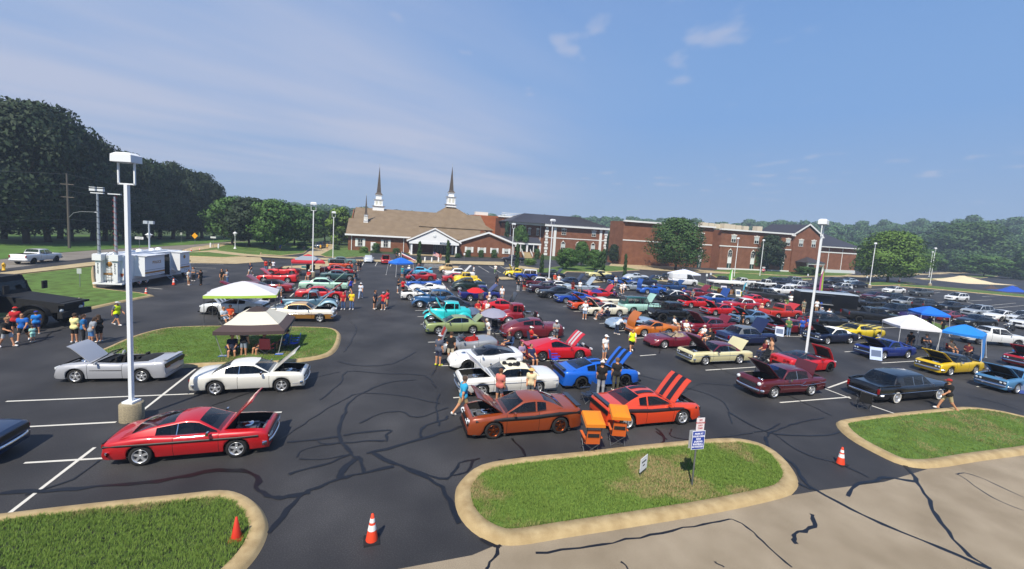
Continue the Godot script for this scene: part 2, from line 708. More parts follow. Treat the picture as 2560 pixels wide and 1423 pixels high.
# "h=52 rim=black white=1" as a dictionary
func D(text: String) -> Dictionary:
	var out := {}
	for q in text.split(" ", false):
		var e := q.split("=")
		if e[0] in ["white", "spoiler", "l"]:
			out[e[0]] = e[1] == "1"
		elif e[0] in ["h", "t", "k", "tint", "y"] and e[1].is_valid_float():
			out[e[0]] = e[1].to_float()
		else:
			out[e[0]] = e[1]
	return out

func P(n: Array) -> Array:
	var out := []
	for i in range(0, n.size(),2):
		out.append(Vector2(n[i], n[i + 1]))
	return out

func V(x: float, y: float, z: float) -> Vector3:
	return Vector3(x, y, z)
# ---------------------------------------------------------------- vehicles
# Every kind of car body is lofted along x (nose at +x) from its side view, plan and cross section. Parts come out as separate meshes.
func body_height(P: Dictionary, x: float, z: float, w: float) -> float:
	return curve(P.deck, x) + P.get("crown",0.05) * (1.0 - pow(minf(absf(z) / w,1.0),2.0))

func car_shape(kind: String) -> Dictionary:
	if shapes.has(kind):
		return shapes[kind]
	var P: Dictionary = kinds[kind]
	var parts := {}
	var pick := func(n: String) -> SurfaceTool:
		if not parts.has(n):
			parts[n] = S()
		return parts[n]
	var x0: float = P.deck[0][0]
	var x1: float = P.deck[-1][0]
	var r: float = P.r
	var ra: float = P.get("arch", r + 0.07)
	var rock: float = P.rock
	var doors: Array = P.get("doors",[])
	var opens: Array = P.open            # [x0, x1, half width, floor height, part]
	var wheels := [P.wf, P.wr]
	var xs := []
	var n := int((x1 - x0) / 0.24)
	for i in n + 1:
		xs.append(lerpf(x0, x1, float(i) / n))
	xs += [x0 + 0.05, x1 - 0.05, x0 + 0.12, x1 - 0.12]
	if not P.get("noarch", false):
		for w in wheels:
			for k in 13:
				xs.append(w + ra * cos(PI * k / 12.0))
	for o in opens:
		xs += [o[0], o[1]]
	for d in doors:
		xs += [d, d + 0.016]
	xs.sort()
	var st := []
	var which := func(x: float) -> int:
		for k in opens.size():
			if x > opens[k][0] and x < opens[k][1]:
				return k
		return -1
	for x in xs:
		if st.size() and x - st[-1][0] < 0.006:
			continue
		var a: int = which.call(x - 0.001)
		var b: int = which.call(x + 0.001)
		st.append([x, a])
		if a != b:
			st.append([x, b])
	var prof := []
	for q in st:
		var x: float = q[0]
		var W: float = curve(P.plan, x)
		var D: float = curve(P.deck, x)
		var B: float = rock + curve(P.get("lift",[[0,0]]), x)
		if not P.get("noarch", false):
			for w in wheels:
				if absf(x - w) < ra:
					B = maxf(B, minf(r + sqrt(ra * ra - (x - w) * (x - w)), D - 0.1))
		var row := PackedVector3Array()
		var tuck: float = P.get("tuck",0.9)
		for f in [[0.0, tuck],[0.28, lerpf(tuck,1.0,0.75)],[0.6,1.0]]:
			row.append(V(x, maxf(rock + f[0] * (D - rock), B + 0.02 * f[0]), W * f[1]))
		row.append(V(x, maxf(D - P.get("shoulder",0.1), B + 0.03), W * 0.985))
		row.append(V(x, maxf(D - 0.025, B + 0.05), W * 0.95))
		row.append(V(x, D, W * 0.89))
		var hw: float = W * 0.6
		var low := -1.0
		if q[1] >= 0:
			hw = opens[q[1]][2]
			low = opens[q[1]][3]
		hw = minf(hw, W * 0.87)
		row.append(V(x, body_height(P, x, hw, W), hw))
		for z in [hw, hw * 0.5,0.0]:
			row.append(V(x, low if q[1] >= 0 else body_height(P, x, z, W), z))
		prof.append(row)
	var two: int = P.get("two",0)
	for i in st.size() - 1:
		var same: bool = st[i + 1][0] - st[i][0] < 0.0005
		var mx: float = (st[i][0] + st[i + 1][0]) * 0.5
		for j in 9:
			if same and j < 5:
				continue
			var part := "body"
			if j < two:
				part = "lower_body"
			if j >= 6 and (st[i][1] >= 0 or st[i + 1][1] >= 0) and (same or st[i][1] == st[i + 1][1]):
				part = opens[maxi(st[i][1], st[i + 1][1])][4]
			elif j < 5:
				for d in doors:
					if mx > d and mx < d + 0.016:
						part = "door_gap"
				for d in range(0, doors.size() - 1):
					if mx > doors[d] + 0.016 and mx < doors[d + 1]:
						part = "door%d" % d if part == "body" else "lower_door%d" % d if part == "lower_body" else part
			var s: SurfaceTool = pick.call(part)
			var s2: SurfaceTool = pick.call(part + "9") if part.contains("door") else s
			var a: Vector3 = prof[i][j]
			var b: Vector3 = prof[i][j + 1]
			var c: Vector3 = prof[i + 1][j + 1]
			var d2: Vector3 = prof[i + 1][j]
			var f := V(1,1,-1)
			quad(s, a, b, c, d2)
			quad(s2, d2 * f, c * f, b * f, a * f)
	for e in 2:
		var row: PackedVector3Array = prof[0] if e == 0 else prof[-1]
		for j in 9:
			var f := V(1,1,-1)
			var s: SurfaceTool = pick.call("lower_body" if j < two else "body")
			if e == 1:
				quad(s, row[j], row[j + 1], row[j + 1] * f, row[j] * f)
			else:
				quad(s, row[j] * f, row[j + 1] * f, row[j + 1], row[j])
	# cabin
	if P.has("top"):
		var T: Array = P.top   # [rear base x, rear roof x, front roof x, front base x, roof height, half width of roof]
		var ends: Array = P.get("glass",[T[0] + 0.2, T[3] - 0.12])
		var pil: Array = P.get("pillars",[])
		var pw: float = P.get("pw",0.035)
		var gx := []
		for k in 5:
			gx.append(lerpf(T[0], T[1], k / 4.0))
			gx.append(lerpf(T[2], T[3], k / 4.0))
		for k in 7:
			gx.append(lerpf(T[1], T[2], k / 6.0))
		gx += ends
		for q in pil:
			gx += [q - pw, q + pw]
		gx.sort()
		var rows := []
		var cx := []
		for x in gx:
			if cx.size() and x - cx[-1] < 0.004:
				continue
			cx.append(x)
			var W: float = curve(P.plan, x)
			var wb: float = W * P.get("beltw",0.87)
			var belt: float = curve(P.deck, x) - 0.012
			var yr: float = T[4]
			var top: float
			if x <= T[1]:
				var t: float = (x - T[0]) / (T[1] - T[0])
				top = lerpf(belt, yr - 0.04, sin(t * PI * 0.5) * P.get("fast",0.35) + t * (1.0 - P.get("fast",0.35)))
			elif x >= T[2]:
				var t: float = (T[3] - x) / (T[3] - T[2])
				top = lerpf(belt, yr - 0.03, t)
			else:
				var t: float = (x - T[1]) / (T[2] - T[1])
				top = lerpf(yr - 0.04, yr - 0.03, t) + 0.045 * sin(PI * t)
			var hu := maxf(top - belt,0.0)
			var w: float = lerpf(wb, T[5], clampf(hu / (yr - belt),0,1))
			var row := PackedVector3Array()
			for f in [0.0,0.07,0.86,0.97]:
				row.append(V(x, belt + hu * f, lerpf(wb, w, f) + 0.025 * sin(f * PI)))
			var bow := 0.0
			if x >= T[2]:
				bow = P.get("bow",0.1)
			elif x <= T[1]:
				bow = -P.get("bow",0.1) * 0.7
			row.append(V(x + bow * 0.15, top, w - 0.05))
			row.append(V(x + bow * 0.75, top + 0.025 * minf(hu * 3.0,1.0), w * 0.5))
			row.append(V(x + bow, top + 0.035 * minf(hu * 3.0,1.0),0))
			rows.append(row)
		for i in rows.size() - 1:
			var mx: float = (cx[i] + cx[i + 1]) * 0.5
			for j in 6:
				var part: String = "roof"
				if j == 0:
					part = P.get("sill", "window_trim")
				elif j == 1:
					if mx > ends[0] and mx < ends[1]:
						part = "side_window"
						for q in pil:
							if mx > q:
								part += "1"
					for q in pil:
						if absf(mx - q) < pw:
							part = "window_trim" if pw < 0.03 else "roof"
				elif j == 2 and mx > ends[0] and mx < ends[1] and P.get("classic", false):
					part = "roof"
				elif j >= 4 and mx > T[2]:
					part = "windshield"
				elif j >= 4 and mx < T[1] and not P.get("noback", false) and mx > T[0] + P.get("backsill",0.04):
					part = "rear_window"
				var s: SurfaceTool = pick.call(part)
				var s2: SurfaceTool = pick.call(part + "9") if j < 2 and part != "roof" else s
				var a: Vector3 = rows[i][j]
				var b: Vector3 = rows[i][j + 1]
				var c: Vector3 = rows[i + 1][j + 1]
				var d: Vector3 = rows[i + 1][j]
				var f := V(1,1,-1)
				quad(s, a, b, c, d)
				quad(s2, d * f, c * f, b * f, a * f)
	elif P.has("screen"):
		var T: Array = P.screen  # [base x, top x, top height, half width at top]
		var wb: float = curve(P.plan, T[0]) * 0.84
		var y: float = curve(P.deck, T[0])
		var rows := []
		for k in 2:
			var row := PackedVector3Array()
			for m in 7:
				var z := (1.0 - m / 3.0)
				row.append(V(lerpf(T[0], T[1], k) + 0.14 * (1.0 - z * z), lerpf(y - 0.02, T[2], k), z * lerpf(wb, T[3], k)))
			rows.append(row)
		grid(pick.call("windshield"), rows)
		var edge := [rows[0][0]]
		for q in rows[1]:
			edge.append(q)
		edge.append(rows[0][6])
		tube(pick.call("windshield_frame"), edge,[0.025],6)
		if P.has("folded"):
			var F: Array = P.folded # [x0, x1, half width, height]
			var fr := []
			for k in 5:
				var row := PackedVector3Array()
				var x: float = lerpf(F[0], F[1], k / 4.0)
				for m in 7:
					var z := (1.0 - m / 3.0)
					row.append(V(x, curve(P.deck, x) - 0.01 + F[3] * sin(PI * k / 4.0) * (1.0 - 0.4 * z * z) + 0.04 * (1 - z * z), z * F[2]))
				fr.append(row)
			grid(pick.call("folded_top"), fr, true)
	# wheel wells and floor pan
	var ub: SurfaceTool = pick.call("underbody")
	var uw: float = curve(P.plan, (x0 + x1) * 0.5) - 0.27
	box(ub, V((x0 + x1) * 0.5, rock + 0.13,0), V(x1 - x0 - 0.3,0.3, uw * 2))
	for w in wheels:
		box(ub, V(w, r + 0.1,0), V(ra * 1.7,0.3, uw * 2 - 0.02))
	# the nose and the tail
	for e in [1,-1]:
		var X: float = x1 if e > 0 else x0
		var W: float = curve(P.plan, X)
		var key := "front" if e > 0 else "rear"
		for q in P.get(key + "_lights",[]):      # [z, y, radius or half width, half height (0: round)]
			for sz in [1,-1]:
				var s := S()
				if q[3] == 0:
					lathe(s,[[0,0.05],[q[2] * 0.7,0.04],[q[2],0.0],[q[2],-0.08]],14, Transform3D(Basis(V(0,-e,0), V(e,0,0), V(0,0,1)), V(X, q[1], q[0] * sz)))
				else:
					box(s, V(X - e * 0.03, q[1], q[0] * sz), V(0.1, q[3] * 2, q[2] * 2))
				parts[("headlight%d" if e > 0 else "taillight%d") % (parts.size())] = s
		if P.has(key + "_bumper"):                # [height, half height, reach, wrap]
			var bp: Array = P[key + "_bumper"]
			var s: SurfaceTool = pick.call(key + "_bumper")
			var rows := []
			for m in 13:
				var z := m / 6.0 - 1.0
				var back: float = bp[3] * pow(absf(z),5.0) + 0.05 * z * z
				var c := V(X + e * (bp[2] - back), bp[0], z * minf(W + 0.1, curve(P.plan, X - e * 0.4) + 0.03))
				var row := PackedVector3Array()
				var out := V(e * (1.0 - 0.8 * pow(absf(z),5.0)),0, signf(z) * 0.8 * pow(absf(z),5.0)).normalized()
				for k in 7:
					var a := TAU * k / 6.0
					row.append(c + out * 0.045 * cos(a) + Vector3.UP * bp[1] * sin(a))
				rows.append(row)
			grid(s, rows, e < 0)
		if P.has(key + "_grille"):                # [height, half height, half width, part]
			var g: Array = P[key + "_grille"]
			var s: SurfaceTool = pick.call(key + ("_grille" if e > 0 else "_panel"))
			box(s, V(X, g[0],0), V(0.05, g[1] * 2, g[2] * 2))
			if g.size() > 3:
				var b: SurfaceTool = pick.call("grille_bar")
				for k in g[3]:
					box(b, V(X + e * 0.025, g[0] + g[1] * (2.0 * (k + 0.5) / g[3] - 1.0),0), V(0.03,0.018, g[2] * 2 + 0.02))
	for q in P.get("fenders",[]):                # [path of [x, top height], inner z, outer z, drop]
		for sz in [1,-1]:
			var s := S()
			var rows := []
			for p in q[0]:
				var row := PackedVector3Array()
				var d: float = q[2] - q[1]
				for c in [[0.0,-0.02],[0.3,0.03],[0.62,0.035],[0.85,-0.005],[0.97,-0.07],[1.0,-0.07 - q[3]]]:
					row.append(V(p[0], maxf(p[1] + c[1], rock * 0.9), (q[1] + d * c[0]) * sz))
				rows.append(row)
			grid(s, rows, sz < 0)
			parts["fender%d" % parts.size()] = s
	for q in P.get("boxes",[]):                  # [part, centre, size]
		box(pick.call(q[0] + ("" if q[1].z == 0 else "9" if q[1].z > 0 else "8")), q[1], q[2])
	for q in P.get("bars",[]):                   # [part, points, radius], mirrored
		for sz in [1,-1]:
			var pts := []
			for p in q[1]:
				pts.append(V(p[0], p[1], p[2] * sz))
			tube(pick.call(q[0] + ("9" if sz > 0 else "8")), pts,[q[2]],8)
	if P.get("mirrors", true):
		for sz in [1,-1]:
			var s := S()
			var mx: float = P.get("mirror_x", (P.top[3] if P.has("top") else P.screen[0]) - 0.35)
			var mp := V(mx, curve(P.deck, mx) + 0.07, (curve(P.plan, mx) + 0.08) * sz)
			taper(s,-0.05, Vector2(0.05,0.08),0.06, Vector2(0.03,0.07), Transform3D(Basis(), mp))
			box(s, mp + V(0,-0.06,-0.07 * sz), V(0.03,0.04,0.14))
			parts["mirror%d" % parts.size()] = s
	# seats stand in the cabin opening
	for o in opens:
		if o[4] == "interior":
			for k in P.get("seats",[[0.35,2],[-0.55,2]]):
				for sz in [1,-1]:
					var s := S()
					var c := V(k[0], o[3],0.36 * sz)
					taper(s,0.0, Vector2(0.26,0.25),0.24, Vector2(0.24,0.22), Transform3D(Basis(), c))
					taper(s,0.12, Vector2(0.09,0.25),0.68, Vector2(0.05,0.18), Transform3D(Basis(V(0,0,1),0.22), c + V(-0.22,0,0)))
					box(s, c + V(-0.38,0.76,0), V(0.09,0.16,0.24))
					parts["seat%d" % parts.size()] = s
			var s2: SurfaceTool = pick.call("dashboard")
			box(s2, V(o[1] - 0.16, curve(P.deck, o[1]) - 0.12,0), V(0.3,0.2, o[2] * 1.9))
			var hub := V(o[1] - 0.42, curve(P.deck, o[1]) - 0.06,-0.36)
			var wheel := []
			for k in 13:
				wheel.append(hub + Basis(V(0,0,1),0.5) * V(0, sin(TAU * k / 12.0), cos(TAU * k / 12.0)) * 0.18)
			tube(pick.call("steering_wheel"), wheel,[0.016],5, false)
		elif o[4] == "engine_bay":
			var cx2: float = lerpf(o[0], o[1],0.45)
			var e1: SurfaceTool = pick.call("engine")
			var y: float = o[3] + 0.1
			box(e1, V(cx2, y + 0.14,0), V((o[1] - o[0]) * 0.6,0.28,0.34))
			for sz in [1,-1]:
				box(e1, V(cx2, y + 0.3,0.19 * sz), V((o[1] - o[0]) * 0.5,0.09,0.12), Transform3D(Basis(V(1,0,0),0.0), Vector3.ZERO))
				tube(e1,[V(o[0] + 0.1, y + 0.25,0.4 * sz), V(cx2, y + 0.3,0.32 * sz), V(o[1] - 0.15, y + 0.2,0.3 * sz)],[0.035],5)
			box(e1, V(o[1] - 0.1, y + 0.16,0), V(0.07,0.34,0.62))
			box(e1, V(o[1] - 0.3, y + 0.13,0.48), V(0.24,0.2,0.17))
			var ac: SurfaceTool = pick.call("air_cleaner")
			lathe(ac,[[0.2,0],[0.2,0.08],[0.17,0.1],[0.03,0.1],[0.0,0.13]],16, Transform3D(Basis(), V(cx2, y + 0.33,0)))
	var out := {}
	for k in parts:
		out[k] = done(parts[k])
	# panels that swing: made about their hinge
	for q in [["hood", P.get("hood",[]),1.0],["trunk_lid", P.get("trunk",[]),-1.0]]:
		if q[1].size() == 0:
			continue
		var hx: float = q[1][0]
		var fx: float = q[1][1]
		var hz: float = q[1][2]
		var s := S()
		var l := S()
		var org := V(hx, body_height(P, hx,0,1),0)
		var tops := []
		var lows := []
		for i in 8:
			var x: float = lerpf(hx, fx, i / 7.0)
			var a := PackedVector3Array()
			var b := PackedVector3Array()
			for m in 9:
				var z: float = (1.0 - m / 4.0) * hz * minf(1.0,0.985 * curve(P.plan, x) * 0.87 / minf(hz, curve(P.plan, x) * 0.87))
				z = clampf(z,-curve(P.plan, x) * 0.87, curve(P.plan, x) * 0.87)
				var y: float = body_height(P, x, z, curve(P.plan, x)) + 0.006
				if P.has("scoop"):
					y += 0.06 * smoothstep(0.32,0.2, absf(z)) * smoothstep(0.0,0.25, absf(fx - hx) * (i / 7.0)) * smoothstep(1.0,0.75, i / 7.0)
				a.append(V(x, y, z) - org)
				b.append(V(x, y - 0.035, z * 0.985) - org)
			tops.append(a)
			lows.append(b)
		var fl: bool = fx > hx
		grid(s, tops, not fl)
		var inner := []
		for i in range(1,7):
			inner.append(lows[i].slice(1,8))
		for i in inner.size():
			for m in inner[i].size():
				inner[i][m].y -= 0.012
		grid(l, inner, fl)
		grid(s, lows, fl)
		s.set_smooth_group(-1)
		for i in 7:
			for e in [0,8]:
				var f: bool = (e == 0) == fl
				grid(s,[R3([lows[i][e], lows[i + 1][e]]), R3([tops[i][e], tops[i + 1][e]])], not f)
		for m in 8:
			grid(s,[R3([lows[7][m], lows[7][m + 1]]), R3([tops[7][m], tops[7][m + 1]])], not fl)
		out[q[0]] = done(s)
		out[q[0] + "_lining"] = done(l)
		out[q[0] + "_at"] = org
		if P.has("stripes"):
			var p := S()
			var b := PackedVector3Array()
			for z in P.stripes:
				var rows := []
				for i in 8:
					var x: float = lerpf(hx, fx, i / 7.0)
					rows.append(R3([V(x, body_height(P, x, z[0], curve(P.plan, x)) + 0.014, z[0]) - org, V(x, body_height(P, x, z[1], curve(P.plan, x)) + 0.014, z[1]) - org]))
				grid(p, rows, (z[0] > z[1]) != fl)
			out[q[0] + "_stripe"] = done(p)
	shapes[kind] = out
	return out

func wheel_meshes() -> void:
	var s := S()
	var tz := Transform3D(Basis(V(1,0,0), PI / 2), Vector3.ZERO)  # axis y -> z
	lathe(s,[[0.66,0.26],[0.74,0.31],[0.9,0.31],[0.98,0.25],[1.0,0.12],[1.0,-0.12],[0.98,-0.25],[0.9,-0.31],[0.7,-0.31],[0.4,-0.2]],28, tz)
	shapes["tyre"] = done(s)
	for style in ["five", "steel", "many", "deep"]:
		s = S()
		var k := 5 if style in ["five", "deep"] else 10
		lathe(s,[[0.52 if style == "deep" else 0.6,0.02],[0.62,0.22],[0.66,0.3],[0.685,0.3],[0.69,0.24]],28, tz)
		if style == "steel":
			lathe(s,[[0.0,0.3],[0.18,0.29],[0.22,0.23],[0.36,0.2],[0.42,0.25],[0.6,0.2]],24, tz)
		else:
			lathe(s,[[0.0,0.24],[0.1,0.24],[0.13,0.2],[0.13,0.1]],12, tz)
			for i in k:
				var b := Transform3D(Basis(V(0,0,1), TAU * i / k), Vector3.ZERO)
				var wd := 0.1 if k == 5 else 0.055
				s.set_smooth_group(-1)
				quad(s, b * V(-wd * 1.2,0.1,0.22), b * V(-wd,0.62,0.2), b * V(wd,0.62,0.2), b * V(wd * 1.2,0.1,0.22))
				for sg in [1,-1]:
					var q := [b * V(wd * 1.2 * sg,0.1,0.22), b * V(wd * sg,0.62,0.2), b * V(wd * sg,0.62,0.08), b * V(wd * 1.2 * sg,0.1,0.08)]
					if sg > 0:
						quad(s, q[0], q[1], q[2], q[3])
					else:
						quad(s, q[3], q[2], q[1], q[0])
		shapes["rim_" + style] = done(s)
	s = S()
	lathe(s,[[0.0,0.03],[0.62,0.04]],20, tz)
	shapes["brake"] = done(s)
	s = S()
	lathe(s,[[0.72,0.305],[0.75,0.32],[0.86,0.32],[0.88,0.305]],28, tz)
	shapes["whitewall"] = done(s)

func vehicle(kind: String, called: String, x: float, z: float, turn: float, hue: String, how: String, label: String, category := "car", group := "classic and show cars on display") -> Node3D:
	var opt := D(how)
	var P: Dictionary = kinds[kind]
	var shape := car_shape(kind)
	var k: float = opt.get("k",1.0)
	var root := tag(thing(called, V(x, opt.get("y",0.0), z), turn), label, category, group)
	root.scale = Vector3.ONE * k
	var main := paint(hue)
	var roof := paint(opt.roof) if opt.has("roof") else main
	if opt.has("vinyl"):
		roof = cloth(opt.vinyl)
	var trim: Material = chrome if P.get("classic", false) else mat("101112",0.4)
	var look := {
		"body": main, "roof": roof, "door": main, "lower_body": paint(opt.get("two", hue)), "lower_door": paint(opt.get("two", hue)), "door_gap": mat("050506",0.9), "interior": mat(opt.get("seat", "17171a"),0.9),
		"seat": mat(opt.get("seat", "1e1e21"),0.8), "dashboard": mat("141416",0.6), "steering_wheel": mat("0c0c0d",0.5), "engine_bay": mat("0d0d0e",0.9), "engine": mat(opt.get("engine", "77787c"),0.4,0.5),
		"air_cleaner": chrome, "underbody": mat("08080a",0.95), "window_trim": trim, "windshield": glass("0c1418",0.45), "rear_window": glass("0b1013",0.6), "side_window": glass("0b0f12", opt.get("tint",0.55)),
		"windshield_frame": trim, "folded_top": cloth(opt.get("top", "15161a")), "front_bumper": chrome if P.get("classic", false) else main, "rear_bumper": chrome if P.get("classic", false) else main,
		"front_grille": mat("0b0b0c",0.5), "rear_panel": mat(opt.get("panel", "141416"),0.4), "grille_bar": chrome, "headlight": lamp_glass, "taillight": tail_glass, "fender": paint(opt.get("fender", hue)),
		"mirror": chrome if P.get("classic", false) else main, "cargo_bed": mat(opt.get("bed", "1b1b1d"),0.8), "chrome_strip": chrome, "black_trim": mat("0e0e10",0.55), "rack": mat("121214",0.5),
		"running_board": mat("111112",0.8), "spoiler": paint(opt.get("wing", hue)), "headlight_ring": chrome, "side_stripe": mat(opt.get("stripe", "121214"),0.5),
	}
	for q in shape:
		if not shape[q] is Mesh:
			continue
		var plain: String = q.rstrip("0123456789")
		if q.begins_with("hood") or q.begins_with("trunk_lid"):
			continue
		if plain == "side_stripe" and not opt.has("stripe"):
			continue
		if q == "spoiler" and not opt.get("spoiler", true):
			continue
		put(root, plain, shape[q], look.get(plain, main))
	for q in ["hood", "trunk_lid"]:
		if not shape.has(q) or opt.get("no" + q, false):
			continue
		var angle: float = opt.get("h" if q == "hood" else "t",0.0)
		var hp := put(root, q, shape[q], paint(opt.get("hoodhue", hue)) if q == "hood" else main, shape[q + "_at"])
		var back: bool = P[q if q == "hood" else "trunk"][1] < P[q if q == "hood" else "trunk"][0]
		hp.rotation.z = deg_to_rad(-angle if back else angle)
		if angle > 0:
			put(hp, "lining", shape[q + "_lining"], mat(opt.get("lining", "1c1c1e"),0.8))
			var at: Vector3 = shape[q + "_at"]
			var s := S()
			var len_: float = P[q if q == "hood" else "trunk"][1] - P[q if q == "hood" else "trunk"][0]
			tube(s,[at + V(len_ * 0.35,-0.12, P.hood[2] * 0.9), at + Basis(V(0,0,1), hp.rotation.z) * V(len_ * 0.5,-0.05, P.hood[2] * 0.8)],[0.012],5)
			put(root, "hood_prop", s, mat("222224",0.5))
		if shape.has(q + "_stripe") and opt.has("racing"):
			put(hp, "racing_stripe", shape[q + "_stripe"], mat(opt.racing,0.4))
	if P.has("stripes") and opt.has("racing") and P.has("top"):
		var s := S()
		for zz in P.stripes:
			var rows := []
			for i in 7:
				var xx: float = lerpf(P.top[1], P.top[2], i / 6.0)
				var yy: float = lerpf(P.top[4] - 0.04, P.top[4] - 0.03, i / 6.0) + 0.045 * sin(PI * i / 6.0) + 0.045
				rows.append(R3([V(xx, yy, zz[0]), V(xx, yy, zz[1])]))
			grid(s, rows, zz[0] < zz[1])
		put(root, "roof_stripe", s, mat(opt.racing,0.4))
	var rim: Material = {"chrome": mat("dfe1e4",0.28,0.75), "black": mat("111112",0.35,0.6), "silver": mat("9a9ca0",0.3,0.9), "bronze": mat("7a3d1c",0.3,0.8), "red": mat("7a1616",0.4,0.3)}[opt.get("rim", P.get("rim", "silver"))]
	for q in [["wf",1],["wf",-1],["wr",1],["wr",-1]]:
		var wx: float = P[q[0]]
		var rr: float = P.get("rr", P.r) if q[0] == "wr" else P.r
		var wz: float = (P.get("track", curve(P.plan, wx) - 0.03) - rr * 0.31) * q[1]
		var w := put(root, "wheel", shapes.tyre, mat("19191a",0.9), V(wx, rr, wz))
		w.scale = Vector3.ONE * rr
		if q[1] < 0:
			w.rotation.y = PI
		put(w, "rim", shapes["rim_" + opt.get("wheel", P.get("wheel", "five"))], rim)
		put(w, "brake_disc", shapes.brake, mat("2a2a2c",0.6))
		if opt.get("white", false):
			put(w, "whitewall", shapes.whitewall, mat("d8d5cc",0.8))
	return root
func make_kinds() -> void:
	var base := {"classic": true, "rim": "chrome", "wheel": "five", "r": 0.335, "rock": 0.25, "wf": 1.42, "wr": -1.36, "crown": 0.05}
	var add := func(called: String, from: Dictionary, own: Dictionary) -> void:
		var d := from.duplicate()
		d.merge(own, true)
		kinds[called] = d
	var cab := func(a: float, b: float, hw := 0.74, y := 0.3) -> Array:
		return [a, b, hw, y, "interior"]
	var bay := func(a: float, b: float, hw := 0.66, y := 0.36) -> Array:
		return [a, b, hw, y, "engine_bay"]
	var boot := func(a: float, b: float, hw := 0.64, y := 0.36) -> Array:
		return [a, b, hw, y, "cargo_bed"]
	add.call("muscle", base, {
		"deck": [[-2.42,0.66],[-2.38,0.87],[-2.0,0.93],[-1.2,0.97],[-0.2,0.93],[1.0,0.95],[2.0,0.91],[2.36,0.84],[2.42,0.62]],
		"plan": [[-2.42,0.82],[-2.2,0.88],[-1.2,0.93],[0.0,0.92],[1.4,0.92],[2.1,0.88],[2.42,0.82]],
		"top": [-1.58,-0.82,0.18,0.92,1.36,0.58], "doors": [-0.45,0.88], "glass": [-1.0,0.8], "pillars": [-0.42], "pw": 0.014,
		"open": [boot.call(-2.32,-1.68), cab.call(-1.3,0.76), bay.call(0.98,2.24)], "hood": [0.96,2.26,0.68], "trunk": [-1.66,-2.34,0.66],
		"front_lights": [[0.68,0.68,0.085,0],[0.49,0.68,0.085,0]], "rear_lights": [[0.58,0.72,0.2,0.05]], "front_grille": [0.68,0.1,0.76,3], "rear_grille": [0.72,0.09,0.74],
		"front_bumper": [0.47,0.075,0.07,0.2], "rear_bumper": [0.48,0.075,0.07,0.22], "stripes": [[-0.36,-0.1],[0.1,0.36]],
		"bars": [["chrome_strip",[[2.3,0.44,0.89],[1.9,0.42,0.925]],0.012]],
	})
	add.call("fastback", kinds.muscle, {
		"deck": [[-2.42,0.6],[-2.38,0.8],[-2.0,0.88],[-1.2,0.96],[-0.3,0.92],[1.0,0.94],[2.0,0.92],[2.36,0.84],[2.42,0.62]],
		"top": [-2.05,-0.5,0.22,0.95,1.34,0.56], "fast": 0.42, "backsill": 0.35, "glass": [-0.98,0.82], "pillars": [-0.38], "beltw": 0.85,
		"open": [cab.call(-1.2,0.78), bay.call(1.0,2.24)], "hood": [0.98,2.26,0.68], "trunk": [],
		"bars": [["side_stripe",[[-2.38,0.7,0.8],[-1.9,0.73,0.868],[-1.2,0.74,0.905],[0,0.74,0.897],[1.4,0.74,0.897],[2.1,0.74,0.855]],0.05]],
	})
	add.call("fullsize", kinds.muscle, {
		"deck": [[-2.68,0.62],[-2.64,0.86],[-2.2,0.93],[-1.2,0.95],[0.0,0.93],[1.0,0.95],[2.2,0.93],[2.6,0.88],[2.68,0.62]],
		"plan": [[-2.68,0.9],[-2.3,0.96],[-1.2,0.99],[0.0,0.98],[1.4,0.98],[2.4,0.94],[2.68,0.9]], "wf": 1.58, "wr": -1.45, "r": 0.345,
		"top": [-1.6,-0.95,0.25,0.95,1.39,0.63], "glass": [-1.15,0.84], "pillars": [-0.5], "doors": [-0.5,0.95],
		"open": [boot.call(-2.56,-1.76,0.7), cab.call(-1.35,0.8,0.78), bay.call(1.05,2.5,0.7)], "hood": [1.02,2.54,0.74], "trunk": [-1.72,-2.6,0.74],
		"front_grille": [0.66,0.1,0.84,4], "rear_grille": [0.7,0.09,0.82], "front_lights": [[0.74,0.66,0.085,0],[0.54,0.66,0.085,0]], "rear_lights": [[0.62,0.7,0.2,0.06]],
		"bars": [["chrome_strip",[[-2.6,0.68,0.925],[-1.2,0.7,1.0],[0,0.7,0.99],[1.4,0.7,0.99],[2.5,0.68,0.94]],0.014],["chrome_strip",[[-0.95,0.27,0.9],[1.05,0.27,0.9]],0.016]],
	})
	add.call("limo", kinds.fullsize, {
		"deck": [[-3.1,0.62],[-3.06,0.98],[-2.4,0.98],[-1.4,0.97],[0.0,0.96],[1.2,0.98],[2.5,0.95],[2.95,0.9],[3.02,0.62]],
		"plan": [[-3.1,0.88],[-2.6,0.95],[-1.4,1.0],[0.0,0.99],[1.6,0.99],[2.7,0.95],[3.02,0.9]], "wf": 1.95, "wr": -1.72, "r": 0.36,
		"top": [-1.95,-1.4,0.72,1.3,1.52,0.68], "glass": [-1.05,1.2], "pillars": [-0.25,0.55], "doors": [-1.0,0.12,1.25], "fast": 0.55,
		"open": [cab.call(-1.6,1.15,0.78), bay.call(1.42,2.8,0.7)], "hood": [1.38,2.85,0.74], "trunk": [], "seats": [[0.65,2],[-0.9,2]], "rim": "chrome", "wheel": "steel",
		"bars": [["chrome_strip",[[-3.0,0.6,0.9],[-1.4,0.62,1.01],[0,0.63,1.0],[1.6,0.64,1.0],[2.8,0.64,0.945]],0.018],["body",[[-3.08,0.98,0.82],[-2.4,1.04,0.86],[-1.5,1.0,0.9]],0.05]],
		"rear_lights": [[0.82,0.72,0.05,0.14]], "rear_grille": [0.66,0.07,0.7,3],
	})
